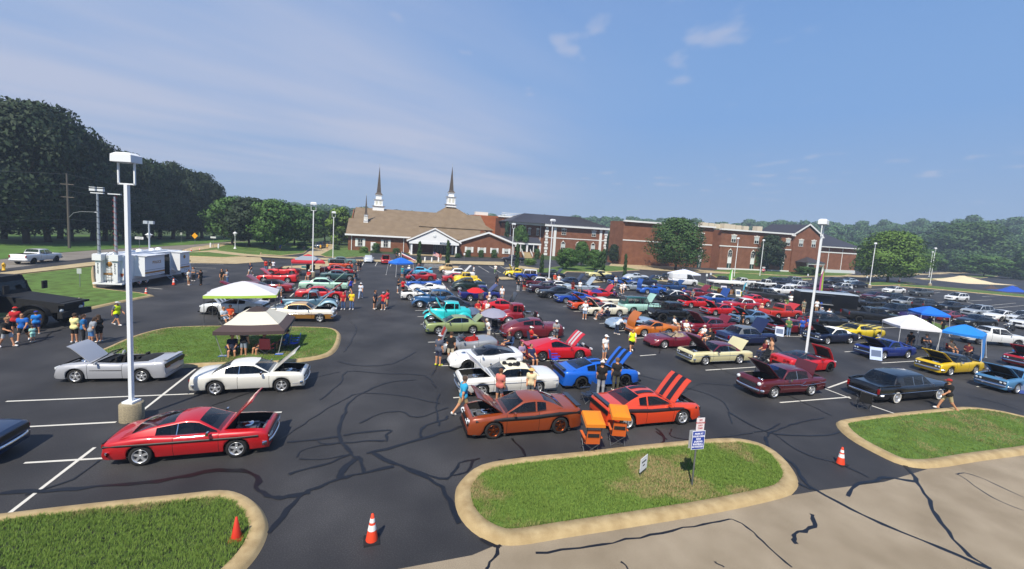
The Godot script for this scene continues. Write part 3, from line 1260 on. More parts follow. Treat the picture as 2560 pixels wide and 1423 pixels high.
	add.call("tri5", kinds.muscle, {
		"deck": [[-2.48,0.62],[-2.44,0.98],[-2.0,1.02],[-1.2,1.03],[-0.3,0.99],[0.9,1.02],[2.0,1.02],[2.36,0.95],[2.46,0.62]], "shoulder": 0.14,
		"plan": [[-2.48,0.82],[-2.2,0.88],[-1.2,0.93],[0.0,0.91],[1.4,0.93],[2.2,0.91],[2.46,0.84]], "rock": 0.29, "r": 0.345,
		"top": [-1.5,-0.98,0.3,0.82,1.52,0.62], "glass": [-1.05,0.72], "pillars": [-0.28], "fast": 0.6, "doors": [-0.4,0.8],
		"open": [boot.call(-2.36,-1.6), cab.call(-1.25,0.68,0.72), bay.call(0.9,2.2,0.62)], "hood": [0.88,2.26,0.66], "trunk": [-1.58,-2.38,0.64],
		"front_lights": [[0.72,0.84,0.1,0]], "rear_lights": [[0.72,0.8,0.06,0.12]], "front_grille": [0.7,0.11,0.56,5], "rear_grille": [0.7,0.06,0.3],
		"front_bumper": [0.48,0.09,0.1,0.22], "rear_bumper": [0.48,0.09,0.09,0.22],
		"bars": [["chrome_strip",[[-2.42,0.78,0.85],[-1.3,0.72,0.945],[-0.4,0.68,0.93]],0.017],["chrome_strip",[[2.3,0.78,0.89],[0.6,0.76,0.935],[-0.5,0.75,0.93],[-0.75,0.9,0.92]],0.014]],
	})
	add.call("fins", kinds.tri5, {
		"two": 2, "top": [-1.45,-0.85,0.3,0.86,1.46,0.6],
		"bars": [["chrome_strip",[[-2.42,0.62,0.85],[-1.2,0.7,0.945],[1.4,0.66,0.945],[2.3,0.7,0.89]],0.015],["body",[[-2.5,1.06,0.76],[-2.0,1.08,0.79],[-1.2,1.03,0.82]],0.045]],
	})
	var now := {"classic": false, "rim": "silver", "wheel": "many", "r": 0.36, "rock": 0.21, "wf": 1.45, "wr": -1.48, "crown": 0.04, "sill": "black_trim"}
	add.call("modern_coupe", now, {
		"deck": [[-2.5,0.55],[-2.44,1.0],[-2.2,1.05],[-1.3,1.06],[-0.3,0.97],[1.0,0.98],[2.1,0.92],[2.4,0.84],[2.5,0.45]], "shoulder": 0.16, "tuck": 0.94,
		"plan": [[-2.5,0.8],[-2.3,0.9],[-1.4,0.965],[-0.3,0.925],[1.0,0.94],[1.9,0.935],[2.35,0.85],[2.5,0.78]], "wheel": "five",
		"top": [-1.7,-0.78,0.12,0.95,1.43,0.6], "glass": [-0.85,0.82], "pillars": [-0.42], "doors": [-0.52,0.9], "beltw": 0.84,
		"open": [cab.call(-1.2,0.78,0.7), bay.call(1.06,2.3,0.66)], "hood": [1.02,2.34,0.72], "front_lights": [[0.62,0.68,0.1,0],[0.4,0.68,0.07,0]], "rear_lights": [[0.45,0.82,0.38,0.06]],
		"front_grille": [0.66,0.09,0.74], "rear_grille": [0.82,0.09,0.84], "stripes": [[-0.42,-0.14],[0.14,0.42]],
		"bars": [["side_stripe",[[-2.4,0.86,0.79],[-1.4,0.89,0.905],[-0.3,0.8,0.855],[1.0,0.81,0.87],[2.2,0.76,0.79]],0.1],["black_trim",[[-2.3,0.2,0.84],[2.3,0.2,0.82]],0.03]],
		"boxes": [["spoiler", V(-2.36,1.12,0), V(0.22,0.03,1.5)],["spoiler", V(-2.36,1.08,0.6), V(0.1,0.07,0.05)],["spoiler", V(-2.36,1.08,-0.6), V(0.1,0.07,0.05)],["black_trim", V(2.5,0.26,0), V(0.12,0.1,1.5)]],
	})
	add.call("pony", kinds.modern_coupe, {
		"deck": [[-2.38,0.55],[-2.33,0.96],[-2.1,1.02],[-1.3,1.0],[-0.3,0.93],[1.0,0.95],[2.0,0.89],[2.3,0.8],[2.42,0.4]],
		"plan": [[-2.38,0.78],[-2.2,0.88],[-1.4,0.96],[-0.3,0.91],[1.0,0.93],[1.8,0.935],[2.2,0.86],[2.42,0.7]],
		"top": [-1.95,-0.55,0.18,1.0,1.37,0.57], "fast": 0.4, "backsill": 0.25, "glass": [-0.95,0.86], "pillars": [-0.4], "wf": 1.4, "wr": -1.33,
		"open": [cab.call(-1.1,0.8,0.68), bay.call(1.06,2.2,0.62)], "hood": [1.02,2.25,0.7], "front_grille": [0.58,0.12,0.6], "rear_lights": [[0.58,0.78,0.2,0.07]], "front_lights": [[0.58,0.68,0.14,0.05]],
	})
	add.call("vette", kinds.pony, {
		"deck": [[-2.2,0.5],[-2.16,0.9],[-1.8,0.95],[-1.0,0.94],[-0.2,0.83],[0.8,0.86],[1.4,0.84],[2.0,0.68],[2.28,0.5],[2.36,0.34]], "rock": 0.17, "tuck": 0.95, "lift": [[0,0],[2.3,0.06]],
		"plan": [[-2.2,0.82],[-1.9,0.93],[-1.3,0.97],[-0.3,0.9],[0.8,0.93],[1.5,0.94],[2.0,0.84],[2.36,0.52]], "wf": 1.36, "wr": -1.33, "r": 0.34,
		"top": [-1.75,-0.55,0.02,0.85,1.23,0.48], "fast": 0.5, "beltw": 0.8, "bow": 0.16, "glass": [-0.72,0.76], "pillars": [], "doors": [-0.6,0.6],
		"open": [cab.call(-0.8,0.62,0.62,0.25), bay.call(0.95,1.9,0.6)], "hood": [1.95,0.92,0.66], "front_lights": [], "rear_lights": [[0.6,0.76,0.09,0.07],[0.35,0.76,0.09,0.07]],
		"front_grille": [0.3,0.05,0.45], "rear_grille": [0.45,0.09,0.6], "stripes": [], "seats": [[-0.2,2]], "boxes": [["headlight", V(1.98,0.66,0.66), V(0.26,0.06,0.16)],["headlight", V(1.98,0.66,-0.66), V(0.26,0.06,0.16)]], "bars": [],
	})
	add.call("stingray", kinds.vette, {
		"deck": [[-2.3,0.6],[-2.25,0.84],[-1.9,0.9],[-1.25,1.0],[-0.5,0.88],[0.3,0.86],[1.3,0.98],[1.9,0.86],[2.2,0.7],[2.3,0.5]], "classic": true, "rim": "chrome", "wheel": "deep",
		"plan": [[-2.3,0.7],[-1.9,0.84],[-1.25,0.9],[-0.4,0.82],[0.3,0.82],[1.3,0.9],[1.9,0.82],[2.3,0.6]], "top": [-1.5,-0.55,0.0,0.6,1.22,0.5], "fast": 0.6, "wf": 1.25, "wr": -1.24,
		"open": [cab.call(-0.75,0.4,0.58,0.25), bay.call(0.72,2.0,0.56)], "hood": [2.15,0.7,0.62], "front_bumper": [0.55,0.05,0.05,0.3], "rear_bumper": [0.62,0.05,0.05,0.3], "boxes": [], "shoulder": 0.2,
	})
	add.call("vette_open", kinds.vette, {"screen": [0.82,0.1,1.14,0.5], "open": [cab.call(-0.78,0.66,0.64,0.25), bay.call(0.95,1.9,0.6)]})
	kinds.vette_open.erase("top")
	add.call("roadster", kinds.vette_open, {
		"deck": [[-2.0,0.5],[-1.96,0.88],[-1.4,0.97],[-0.8,0.92],[0.0,0.84],[0.8,0.88],[1.5,0.8],[1.9,0.64],[2.0,0.4]], "plan": [[-2.0,0.74],[-1.6,0.87],[-1.2,0.91],[0.0,0.84],[1.2,0.9],[1.7,0.82],[2.0,0.6]],
		"wf": 1.2, "wr": -1.21, "r": 0.33, "screen": [0.75,0.15,1.2,0.5], "open": [cab.call(-0.7,0.55,0.6,0.25), bay.call(0.85,1.75,0.56)], "hood": [1.85,0.82,0.64], "boxes": [], "stripes": [[-0.3,0.3]],
	})
	add.call("pony_open", kinds.pony, {
		"deck": [[-2.32,0.5],[-2.27,0.98],[-2.0,1.0],[-1.2,0.97],[-0.2,0.9],[0.9,0.93],[1.9,0.86],[2.2,0.74],[2.3,0.4]], "screen": [0.85,0.28,1.28,0.54], "folded": [-1.65,-0.75,0.68,0.1],
		"open": [cab.call(-0.95,0.68,0.68), bay.call(1.0,2.1,0.6)], "hood": [0.96,2.12,0.66], "boxes": [["spoiler", V(-2.24,1.07,0), V(0.2,0.03,1.4)],["spoiler", V(-2.24,1.03,0.55), V(0.1,0.07,0.06)],["spoiler", V(-2.24,1.03,-0.55), V(0.1,0.07,0.06)]],
		"rear_lights": [[0.6,0.78,0.16,0.1]], "bars": [["black_trim",[[-0.5,0.62,0.915],[0.8,0.62,0.92]],0.015]], "rim": "chrome", "wheel": "five", "r": 0.33, "stripes": [],
	})
	kinds.pony_open.erase("top")
	add.call("old_open", kinds.fullsize, {"screen": [0.95,0.5,1.3,0.66], "folded": [-1.75,-1.0,0.78,0.14], "open": [cab.call(-1.1,0.8,0.78), bay.call(1.05,2.5,0.7)], "trunk": []})
	kinds.old_open.erase("top")
	add.call("camaro", kinds.pony, {
		"deck": [[-2.38,0.5],[-2.34,0.88],[-2.1,0.94],[-1.2,0.93],[-0.2,0.86],[0.9,0.86],[1.8,0.76],[2.3,0.6],[2.42,0.36]], "rock": 0.18,
		"top": [-1.9,-0.5,0.0,1.05,1.28,0.5], "glass": [-0.62,0.9], "pillars": [], "open": [cab.call(-1.5,0.8,0.64,0.28), bay.call(1.12,2.1,0.58)], "hood": [1.06,2.16,0.66], "noback": true, "seats": [[0.05,2]],
		"boxes": [["spoiler", V(-2.3,1.05,0), V(0.2,0.03,1.4)],["spoiler", V(-2.3,0.99,0.62), V(0.12,0.12,0.06)],["spoiler", V(-2.3,0.99,-0.62), V(0.12,0.12,0.06)]], "stripes": [[-0.3,-0.08],[0.08,0.3]], "wheel": "many", "r": 0.33,
	})
	var old := {"classic": true, "rim": "chrome", "wheel": "steel", "r": 0.34, "rock": 0.33, "wf": 1.4, "wr": -1.35, "crown": 0.14, "noarch": true, "track": 0.84, "shoulder": 0.2, "mirrors": true}
	add.call("prewar", old, {
		"deck": [[-2.2,0.5],[-2.1,0.78],[-1.6,1.0],[-0.9,1.08],[0.2,1.06],[0.7,1.06],[1.6,1.0],[1.85,0.9],[1.95,0.5]], "plan": [[-2.2,0.45],[-1.7,0.62],[-0.8,0.76],[0.3,0.74],[0.9,0.6],[1.6,0.42],[1.95,0.26]],
		"top": [-1.55,-0.6,0.18,0.5,1.6,0.52], "fast": 0.6, "backsill": 0.5, "glass": [-0.85,0.42], "pillars": [-0.4], "doors": [-0.5,0.5], "sill": "roof",
		"open": [cab.call(-0.9,0.36,0.6,0.4), bay.call(0.72,1.8,0.4,0.5)], "hood": [0.68,1.84,0.5], "front_grille": [0.72,0.2,0.2,6],
		"fenders": [[[[0.2,0.36],[0.6,0.5],[0.9,0.74],[1.2,0.88],[1.5,0.9],[1.8,0.8],[2.05,0.6],[2.15,0.42]],0.36,0.88,0.1],[[[-2.2,0.42],[-2.0,0.66],[-1.7,0.84],[-1.35,0.88],[-1.0,0.78],[-0.7,0.54],[-0.5,0.38]],0.5,0.9,0.12]],
		"front_lights": [], "front_bumper": [0.44,0.06,0.22,0.1], "rear_bumper": [0.44,0.06,0.1,0.1], "seats": [[-0.1,2]], "mirror_x": 0.45,
		"boxes": [["running_board", V(-0.15,0.34,0.78), V(1.3,0.05,0.24)],["running_board", V(-0.15,0.34,-0.78), V(1.3,0.05,0.24)],["headlight", V(1.92,0.78,0.6), V(0.1,0.17,0.17)],["headlight", V(1.92,0.78,-0.6), V(0.1,0.17,0.17)]],
	})
	add.call("prewar_sedan", kinds.prewar, {"deck": [[-2.2,0.5],[-2.15,0.85],[-1.7,1.06],[-0.9,1.08],[0.2,1.06],[0.7,1.06],[1.6,1.0],[1.85,0.9],[1.95,0.5]], "plan": [[-2.2,0.56],[-1.8,0.7],[-0.8,0.77],[0.3,0.74],[0.9,0.6],[1.6,0.42],[1.95,0.26]],
		"top": [-2.0,-1.1,0.24,0.56,1.66,0.55], "glass": [-1.55,0.46], "pillars": [-0.5], "open": [cab.call(-1.6,0.4,0.62,0.4), bay.call(0.72,1.8,0.4,0.5)], "seats": [[0.0,2],[-0.85,2]], "doors": [-0.5,0.5]})
	add.call("deuce", kinds.prewar, {
		"deck": [[-1.95,0.5],[-1.9,0.9],[-1.4,1.06],[-0.9,1.08],[0.2,1.06],[1.3,1.04],[1.36,0.5]], "plan": [[-1.95,0.5],[-1.5,0.66],[-0.8,0.74],[0.2,0.66],[1.36,0.34]], "wf": 1.3, "wr": -1.3,
		"top": [-1.05,-0.85,0.16,0.34,1.62,0.58], "fast": 0.7, "backsill": 0.04, "glass": [-0.86,0.24], "pillars": [-0.52], "open": [cab.call(-0.85,0.2,0.56,0.4), bay.call(0.45,1.26,0.4,0.5)], "hood": [0.42,1.28,0.46], "doors": [-0.6,0.24],
		"fenders": [[[[0.1,0.36],[0.5,0.5],[0.8,0.7],[1.1,0.8],[1.4,0.82],[1.7,0.68],[1.85,0.5]],0.4,0.86,0.06],[[[-1.95,0.46],[-1.75,0.7],[-1.5,0.82],[-1.2,0.84],[-0.9,0.7],[-0.65,0.42]],0.5,0.88,0.1]], "mirror_x": 0.2, "seats": [[-0.3,2]],
		"boxes": [["running_board", V(-0.3,0.36,0.74), V(0.9,0.05,0.22)],["running_board", V(-0.3,0.36,-0.74), V(0.9,0.05,0.22)],["headlight", V(1.4,0.82,0.52), V(0.12,0.18,0.18)],["headlight", V(1.4,0.82,-0.52), V(0.12,0.18,0.18)]],
	})
	add.call("hotrod", kinds.deuce, {
		"deck": [[-2.0,0.5],[-1.95,0.66],[-1.5,0.98],[-0.95,1.1],[0.1,1.06],[0.2,0.6]], "plan": [[-2.0,0.5],[-1.4,0.64],[-0.8,0.7],[0.2,0.62]], "top": [-0.92,-0.86,0.02,0.1,1.78,0.6], "wf": 1.55, "wr": -1.25, "rr": 0.42, "r": 0.31,
		"open": [cab.call(-0.8,0.02,0.54,0.45)], "hood": [], "glass": [-0.84,0.0], "pillars": [-0.45], "doors": [-0.62,0.0], "front_grille": [0.62,0.02,0.1], "front_bumper": [0.4,0.02,1.5,0.05],
		"fenders": [[[[-1.8,0.52],[-1.6,0.8],[-1.25,0.94],[-0.9,0.8],[-0.7,0.5]],0.55,0.9,0.06]], "mirror_x": 0.0,
		"boxes": [["engine", V(0.75,0.62,0), V(0.7,0.4,0.4)],["chrome_strip", V(0.75,0.95,0), V(0.45,0.22,0.24)],["front_grille", V(1.42,0.72,0), V(0.1,0.6,0.5)],["body", V(1.48,0.72,0), V(0.06,0.66,0.56)],["body", V(0.7,0.36,0.3), V(1.9,0.1,0.06)],["body", V(0.7,0.36,-0.3), V(1.9,0.1,0.06)],["headlight", V(1.5,0.8,0.45), V(0.12,0.16,0.16)],["headlight", V(1.5,0.8,-0.45), V(0.12,0.16,0.16)]],
	})
	add.call("fleetline", base, {
		"deck": [[-2.6,0.5],[-2.52,0.72],[-2.0,0.95],[-1.2,1.06],[-0.2,1.04],[0.9,1.05],[1.8,1.06],[2.3,0.98],[2.5,0.6]], "plan": [[-2.6,0.6],[-2.2,0.84],[-1.3,0.95],[-0.3,0.88],[0.8,0.9],[1.6,0.94],[2.2,0.82],[2.5,0.6]], "shoulder": 0.24, "crown": 0.1,
		"top": [-2.35,-0.35,0.42,0.86,1.5,0.54], "fast": 0.62, "backsill": 0.75, "glass": [-1.0,0.76], "pillars": [-0.12], "doors": [-0.2,0.88], "beltw": 0.78, "wf": 1.46, "wr": -1.42, "r": 0.34, "arch": 0.36, "rock": 0.2,
		"open": [cab.call(-1.1,0.66,0.62), bay.call(0.98,2.1,0.5)], "hood": [0.94,2.15,0.56], "front_lights": [[0.5,0.78,0.1,0]], "front_grille": [0.56,0.12,0.4,4], "front_bumper": [0.42,0.08,0.1,0.25], "rear_bumper": [0.42,0.08,0.1,0.25], "wheel": "steel",
	})
	add.call("wagon", base, {
		"deck": [[-2.5,0.5],[-2.46,1.12],[-1.2,1.14],[0.4,1.12],[0.9,1.12],[1.9,1.1],[2.2,0.98],[2.34,0.6]], "plan": [[-2.5,0.82],[-2.2,0.9],[-1.3,0.97],[-0.4,0.9],[0.6,0.86],[1.2,0.9],[2.0,0.82],[2.34,0.6]], "shoulder": 0.24, "crown": 0.1, "rock": 0.36, "r": 0.38,
		"top": [-2.46,-2.15,0.3,0.72,1.86,0.66], "glass": [-2.1,0.62], "pillars": [-1.35,-0.55,-0.05], "fast": 0.8, "doors": [-0.2,0.7], "wf": 1.5, "wr": -1.45, "rim": "chrome",
		"open": [cab.call(-2.2,0.52,0.66,0.45), bay.call(0.9,2.0,0.5)], "hood": [0.86,2.05,0.6], "front_lights": [[0.55,0.84,0.1,0]], "front_grille": [0.72,0.14,0.46,5], "front_bumper": [0.5,0.08,0.1,0.2], "rear_bumper": [0.5,0.08,0.1,0.2],
	})
	add.call("bronco", kinds.wagon, {
		"deck": [[-1.95,0.6],[-1.92,1.12],[-1.2,1.12],[0.4,1.12],[0.9,1.12],[1.9,1.1],[2.0,0.6]], "plan": [[-1.95,0.84],[-1.7,0.88],[0.0,0.88],[1.8,0.86],[2.0,0.82]], "shoulder": 0.12, "crown": 0.03, "rock": 0.5, "r": 0.42, "wf": 1.22, "wr": -1.15,
		"top": [-1.9,-1.78,0.35,0.62,1.84,0.72], "glass": [-1.7,0.54], "pillars": [-0.62], "doors": [-0.5,0.6], "open": [cab.call(-1.7,0.45,0.66,0.6), bay.call(0.85,1.8,0.6,0.6)], "hood": [0.8,1.86,0.7], "front_grille": [0.9,0.12,0.7,1], "front_lights": [[0.6,0.9,0.1,0]], "front_bumper": [0.62,0.08,0.12,0.1], "rear_bumper": [0.62,0.08,0.1,0.1],
	})
	add.call("jeep", kinds.bronco, {
		"deck": [[-2.5,0.8],[-2.46,1.28],[-0.95,1.28],[0.5,1.26],[0.9,1.26],[2.0,1.2],[2.06,0.7]], "plan": [[-2.5,0.8],[-0.5,0.8],[0.7,0.78],[2.06,0.66]], "rock": 0.62, "r": 0.5, "wf": 1.62, "wr": -1.62, "track": 1.02, "noarch": true, "classic": false, "rim": "black", "wheel": "five",
		"top": [-0.95,-0.85,0.5,0.75,2.02,0.68], "glass": [-0.8,0.66], "pillars": [-0.05], "doors": [-0.85,0.0,0.78], "open": [[-2.4,-1.05,0.66,0.75, "cargo_bed"], cab.call(-0.85,0.55,0.62,0.7), bay.call(0.95,1.9,0.5,0.7)], "hood": [0.92,1.96,0.6],
		"fenders": [[[[1.0,1.06],[1.25,1.16],[1.9,1.16],[2.15,1.05]],0.66,1.04,0.04],[[[-2.3,1.04],[-2.05,1.16],[-1.25,1.16],[-1.0,1.04]],0.76,1.04,0.04]], "seats": [[0.2,2],[-0.55,2]],
		"boxes": [["black_trim", V(2.3,0.85,0), V(0.25,0.22,1.7)],["black_trim", V(-2.62,0.85,0), V(0.2,0.22,1.6)],["running_board", V(0,0.6,0.9), V(1.9,0.08,0.16)],["running_board", V(0,0.6,-0.9), V(1.9,0.08,0.16)],["headlight", V(-2.74,0.86,0.45), V(0.05,0.13,0.2)],["headlight", V(-2.74,0.86,0.15), V(0.05,0.13,0.2)]],
		"bars": [["rack",[[-2.4,1.28,0.76],[-2.4,1.75,0.72],[-1.1,1.8,0.72],[-1.05,1.28,0.76]],0.035],["rack",[[-2.4,1.52,0.74],[-1.05,1.54,0.74]],0.025],["rack",[[-1.75,1.28,0.76],[-1.75,1.77,0.72]],0.025],["rack",[[-2.4,1.75,0.72],[-2.4,1.75,0]],0.03],["rack",[[-1.1,1.8,0.72],[-1.1,1.8,0]],0.03]],
	})
	add.call("pickup_old", base, {
		"deck": [[-2.5,0.6],[-2.46,1.06],[-0.5,1.06],[0.4,1.06],[1.1,1.08],[2.1,1.04],[2.3,0.94],[2.36,0.6]], "plan": [[-2.5,0.9],[-1.0,0.96],[0.4,0.94],[1.6,0.95],[2.2,0.9],[2.36,0.84]], "shoulder": 0.14, "rock": 0.36, "r": 0.36, "wf": 1.5, "wr": -1.4,
		"top": [-0.4,-0.28,0.5,0.92,1.74,0.66], "glass": [-0.26,0.82], "pillars": [], "fast": 0.8, "doors": [-0.32,0.95], "open": [[-2.42,-0.55,0.76,0.62, "cargo_bed"], cab.call(-0.3,0.75,0.74,0.45), bay.call(1.1,2.15,0.62,0.5)], "hood": [1.06,2.2,0.7],
		"front_lights": [[0.68,0.78,0.1,0]], "front_grille": [0.78,0.12,0.74,3], "front_bumper": [0.5,0.08,0.1,0.15], "rear_bumper": [0.5,0.08,0.1,0.15], "rear_lights": [[0.8,0.85,0.05,0.12]], "seats": [[0.15,2]],
	})
	add.call("pickup_40", kinds.pickup_old, {
		"deck": [[-2.4,0.6],[-2.38,1.02],[-0.4,1.02],[0.4,1.1],[0.8,1.1],[1.8,1.06],[2.1,0.9],[2.2,0.5]], "plan": [[-2.4,0.68],[-0.5,0.7],[-0.1,0.76],[0.6,0.74],[1.3,0.62],[2.2,0.4]], "noarch": true, "track": 0.88, "crown": 0.1,
		"top": [-0.3,-0.18,0.42,0.68,1.78,0.58], "glass": [-0.18,0.6], "doors": [-0.2,0.68], "open": [[-2.32,-0.42,0.6,0.6, "cargo_bed"], cab.call(-0.2,0.55,0.6,0.45), bay.call(0.9,2.0,0.42,0.5)], "hood": [0.86,2.04,0.56],
		"fenders": [[[[0.5,0.45],[0.9,0.7],[1.2,0.92],[1.6,0.98],[1.95,0.88],[2.2,0.66],[2.28,0.5]],0.42,0.96,0.1],[[[-2.2,0.5],[-1.95,0.78],[-1.5,0.88],[-1.05,0.8],[-0.75,0.5]],0.66,0.96,0.1]], "seats": [[0.05,2]],
		"boxes": [["running_board", V(-0.1,0.42,0.84), V(1.3,0.05,0.22)],["running_board", V(-0.1,0.42,-0.84), V(1.3,0.05,0.22)]], "front_lights": [[0.32,0.82,0.1,0]], "front_grille": [0.66,0.16,0.32,5],
	})
	add.call("elcamino", kinds.muscle, {"top": [-0.95,-0.6,0.2,0.9,1.38,0.6], "glass": [-0.5,0.8], "pillars": [], "fast": 0.7, "beltw": 0.88, "open": [[-2.34,-0.98,0.7,0.5, "cargo_bed"], cab.call(-0.75,0.74,0.74), bay.call(0.98,2.24)], "trunk": [], "seats": [[0.1,2]],
		"bars": [["roof",[[-0.62,1.34,0.6],[-1.1,1.14,0.72],[-1.7,0.97,0.82]],0.06]]})
	var truck := {"classic": false, "rim": "silver", "wheel": "many", "r": 0.41, "rock": 0.45, "wf": 1.85, "wr": -1.75, "crown": 0.05, "sill": "black_trim", "shoulder": 0.16, "rim_": 0}
	add.call("pickup", truck, {
		"deck": [[-2.9,0.7],[-2.86,1.34],[-0.8,1.34],[0.2,1.24],[1.3,1.24],[2.5,1.2],[2.8,1.08],[2.9,0.6]], "plan": [[-2.9,0.94],[-1.5,1.0],[0.3,0.97],[1.8,1.0],[2.6,0.96],[2.9,0.84]],
		"top": [-0.85,-0.62,0.72,1.42,1.9,0.7], "glass": [-0.62,1.3], "pillars": [0.12], "fast": 0.75, "doors": [-0.72,0.2,1.3], "open": [[-2.8,-0.95,0.82,0.78, "cargo_bed"], cab.call(-0.7,1.2,0.76,0.6), bay.call(1.55,2.6,0.66,0.6)], "hood": [1.5,2.66,0.78],
		"front_lights": [[0.74,1.0,0.13,0.08]], "rear_lights": [[0.86,1.08,0.06,0.16]], "front_grille": [0.95,0.14,0.58,2], "front_bumper": [0.62,0.12,0.1,0.15], "rear_bumper": [0.64,0.1,0.1,0.1], "seats": [[0.55,2],[-0.3,2]],
	})
	add.call("pickup_topper", kinds.pickup, {"boxes": [["body", V(-1.85,1.6,0), V(1.96,0.52,1.66)],["side_window", V(-1.85,1.66,0), V(1.5,0.26,1.68)]]})
	add.call("suv", truck, {
		"deck": [[-2.3,0.6],[-2.26,1.1],[-1.0,1.08],[0.2,1.04],[0.9,1.06],[1.9,1.0],[2.2,0.88],[2.35,0.45]], "plan": [[-2.3,0.82],[-2.1,0.9],[-1.2,0.95],[0.0,0.93],[1.2,0.95],[2.0,0.88],[2.35,0.7]], "rock": 0.3, "r": 0.36, "wf": 1.42, "wr": -1.38,
		"top": [-2.22,-1.75,0.2,1.0,1.7,0.62], "glass": [-1.95,0.88], "pillars": [-1.15,-0.2], "fast": 0.75, "beltw": 0.88, "doors": [-1.1,-0.15,0.95], "open": [cab.call(-1.9,0.8,0.72,0.4), bay.call(1.1,2.0,0.6,0.5)], "hood": [1.06,2.1,0.74],
		"front_lights": [[0.62,0.78,0.13,0.06]], "rear_lights": [[0.72,0.95,0.08,0.12]], "front_grille": [0.72,0.1,0.4,1], "rear_grille": [0.55,0.1,0.7], "bars": [["black_trim",[[-1.7,1.76,0.58],[0.1,1.77,0.58]],0.018],["black_trim",[[-2.2,0.32,0.9],[2.2,0.32,0.82]],0.05]],
	})
	add.call("sedan", kinds.suv, {
		"deck": [[-2.35,0.5],[-2.3,0.98],[-1.9,1.03],[-1.2,0.98],[0.0,0.92],[0.9,0.94],[1.9,0.84],[2.25,0.7],[2.4,0.35]], "rock": 0.22, "r": 0.335, "top": [-1.85,-0.9,0.1,1.1,1.44,0.58], "fast": 0.45, "backsill": 0.1, "glass": [-1.3,0.96], "pillars": [-0.15], "doors": [-1.05,-0.1,0.95], "wr": -1.42,
		"open": [cab.call(-1.4,0.85,0.68), bay.call(1.2,2.0,0.58)], "hood": [1.14,2.12,0.72], "front_grille": [0.55,0.08,0.4,1], "front_lights": [[0.62,0.66,0.14,0.05]], "bars": [],
	})
	add.call("van", kinds.suv, {
		"deck": [[-2.8,0.6],[-2.76,1.3],[0.9,1.22],[1.6,1.2],[2.3,1.08],[2.5,0.5]], "plan": [[-2.8,0.9],[-1.0,0.98],[1.2,0.96],[2.2,0.88],[2.5,0.74]], "top": [-2.76,-2.6,0.85,1.75,2.3,0.78], "glass": [0.05,1.6], "pillars": [], "fast": 0.9, "doors": [-0.9,0.1,1.1], "wf": 1.6, "wr": -1.7,
		"open": [cab.call(-2.5,1.45,0.78,0.5), bay.call(1.8,2.3,0.6,0.6)], "hood": [1.78,2.34,0.7], "bars": [], "noback": true,
	})
	add.call("beetle", kinds.fleetline, {"deck": [[-1.95,0.5],[-1.9,0.7],[-1.4,0.94],[-0.4,0.96],[0.6,0.96],[1.3,0.92],[1.8,0.7],[1.95,0.5]], "plan": [[-1.95,0.55],[-1.2,0.8],[0,0.78],[1.2,0.8],[1.95,0.5]], "top": [-1.6,-0.5,0.2,0.6,1.4,0.5], "open": [cab.call(-0.9,0.45,0.56), bay.call(0.75,1.6,0.45)], "hood": [0.7,1.7,0.55], "wf": 1.2, "wr": -1.2, "glass": [-0.9,0.5], "pillars": [-0.35], "doors": [-0.4,0.62], "backsill": 0.5, "arch": 0.38})
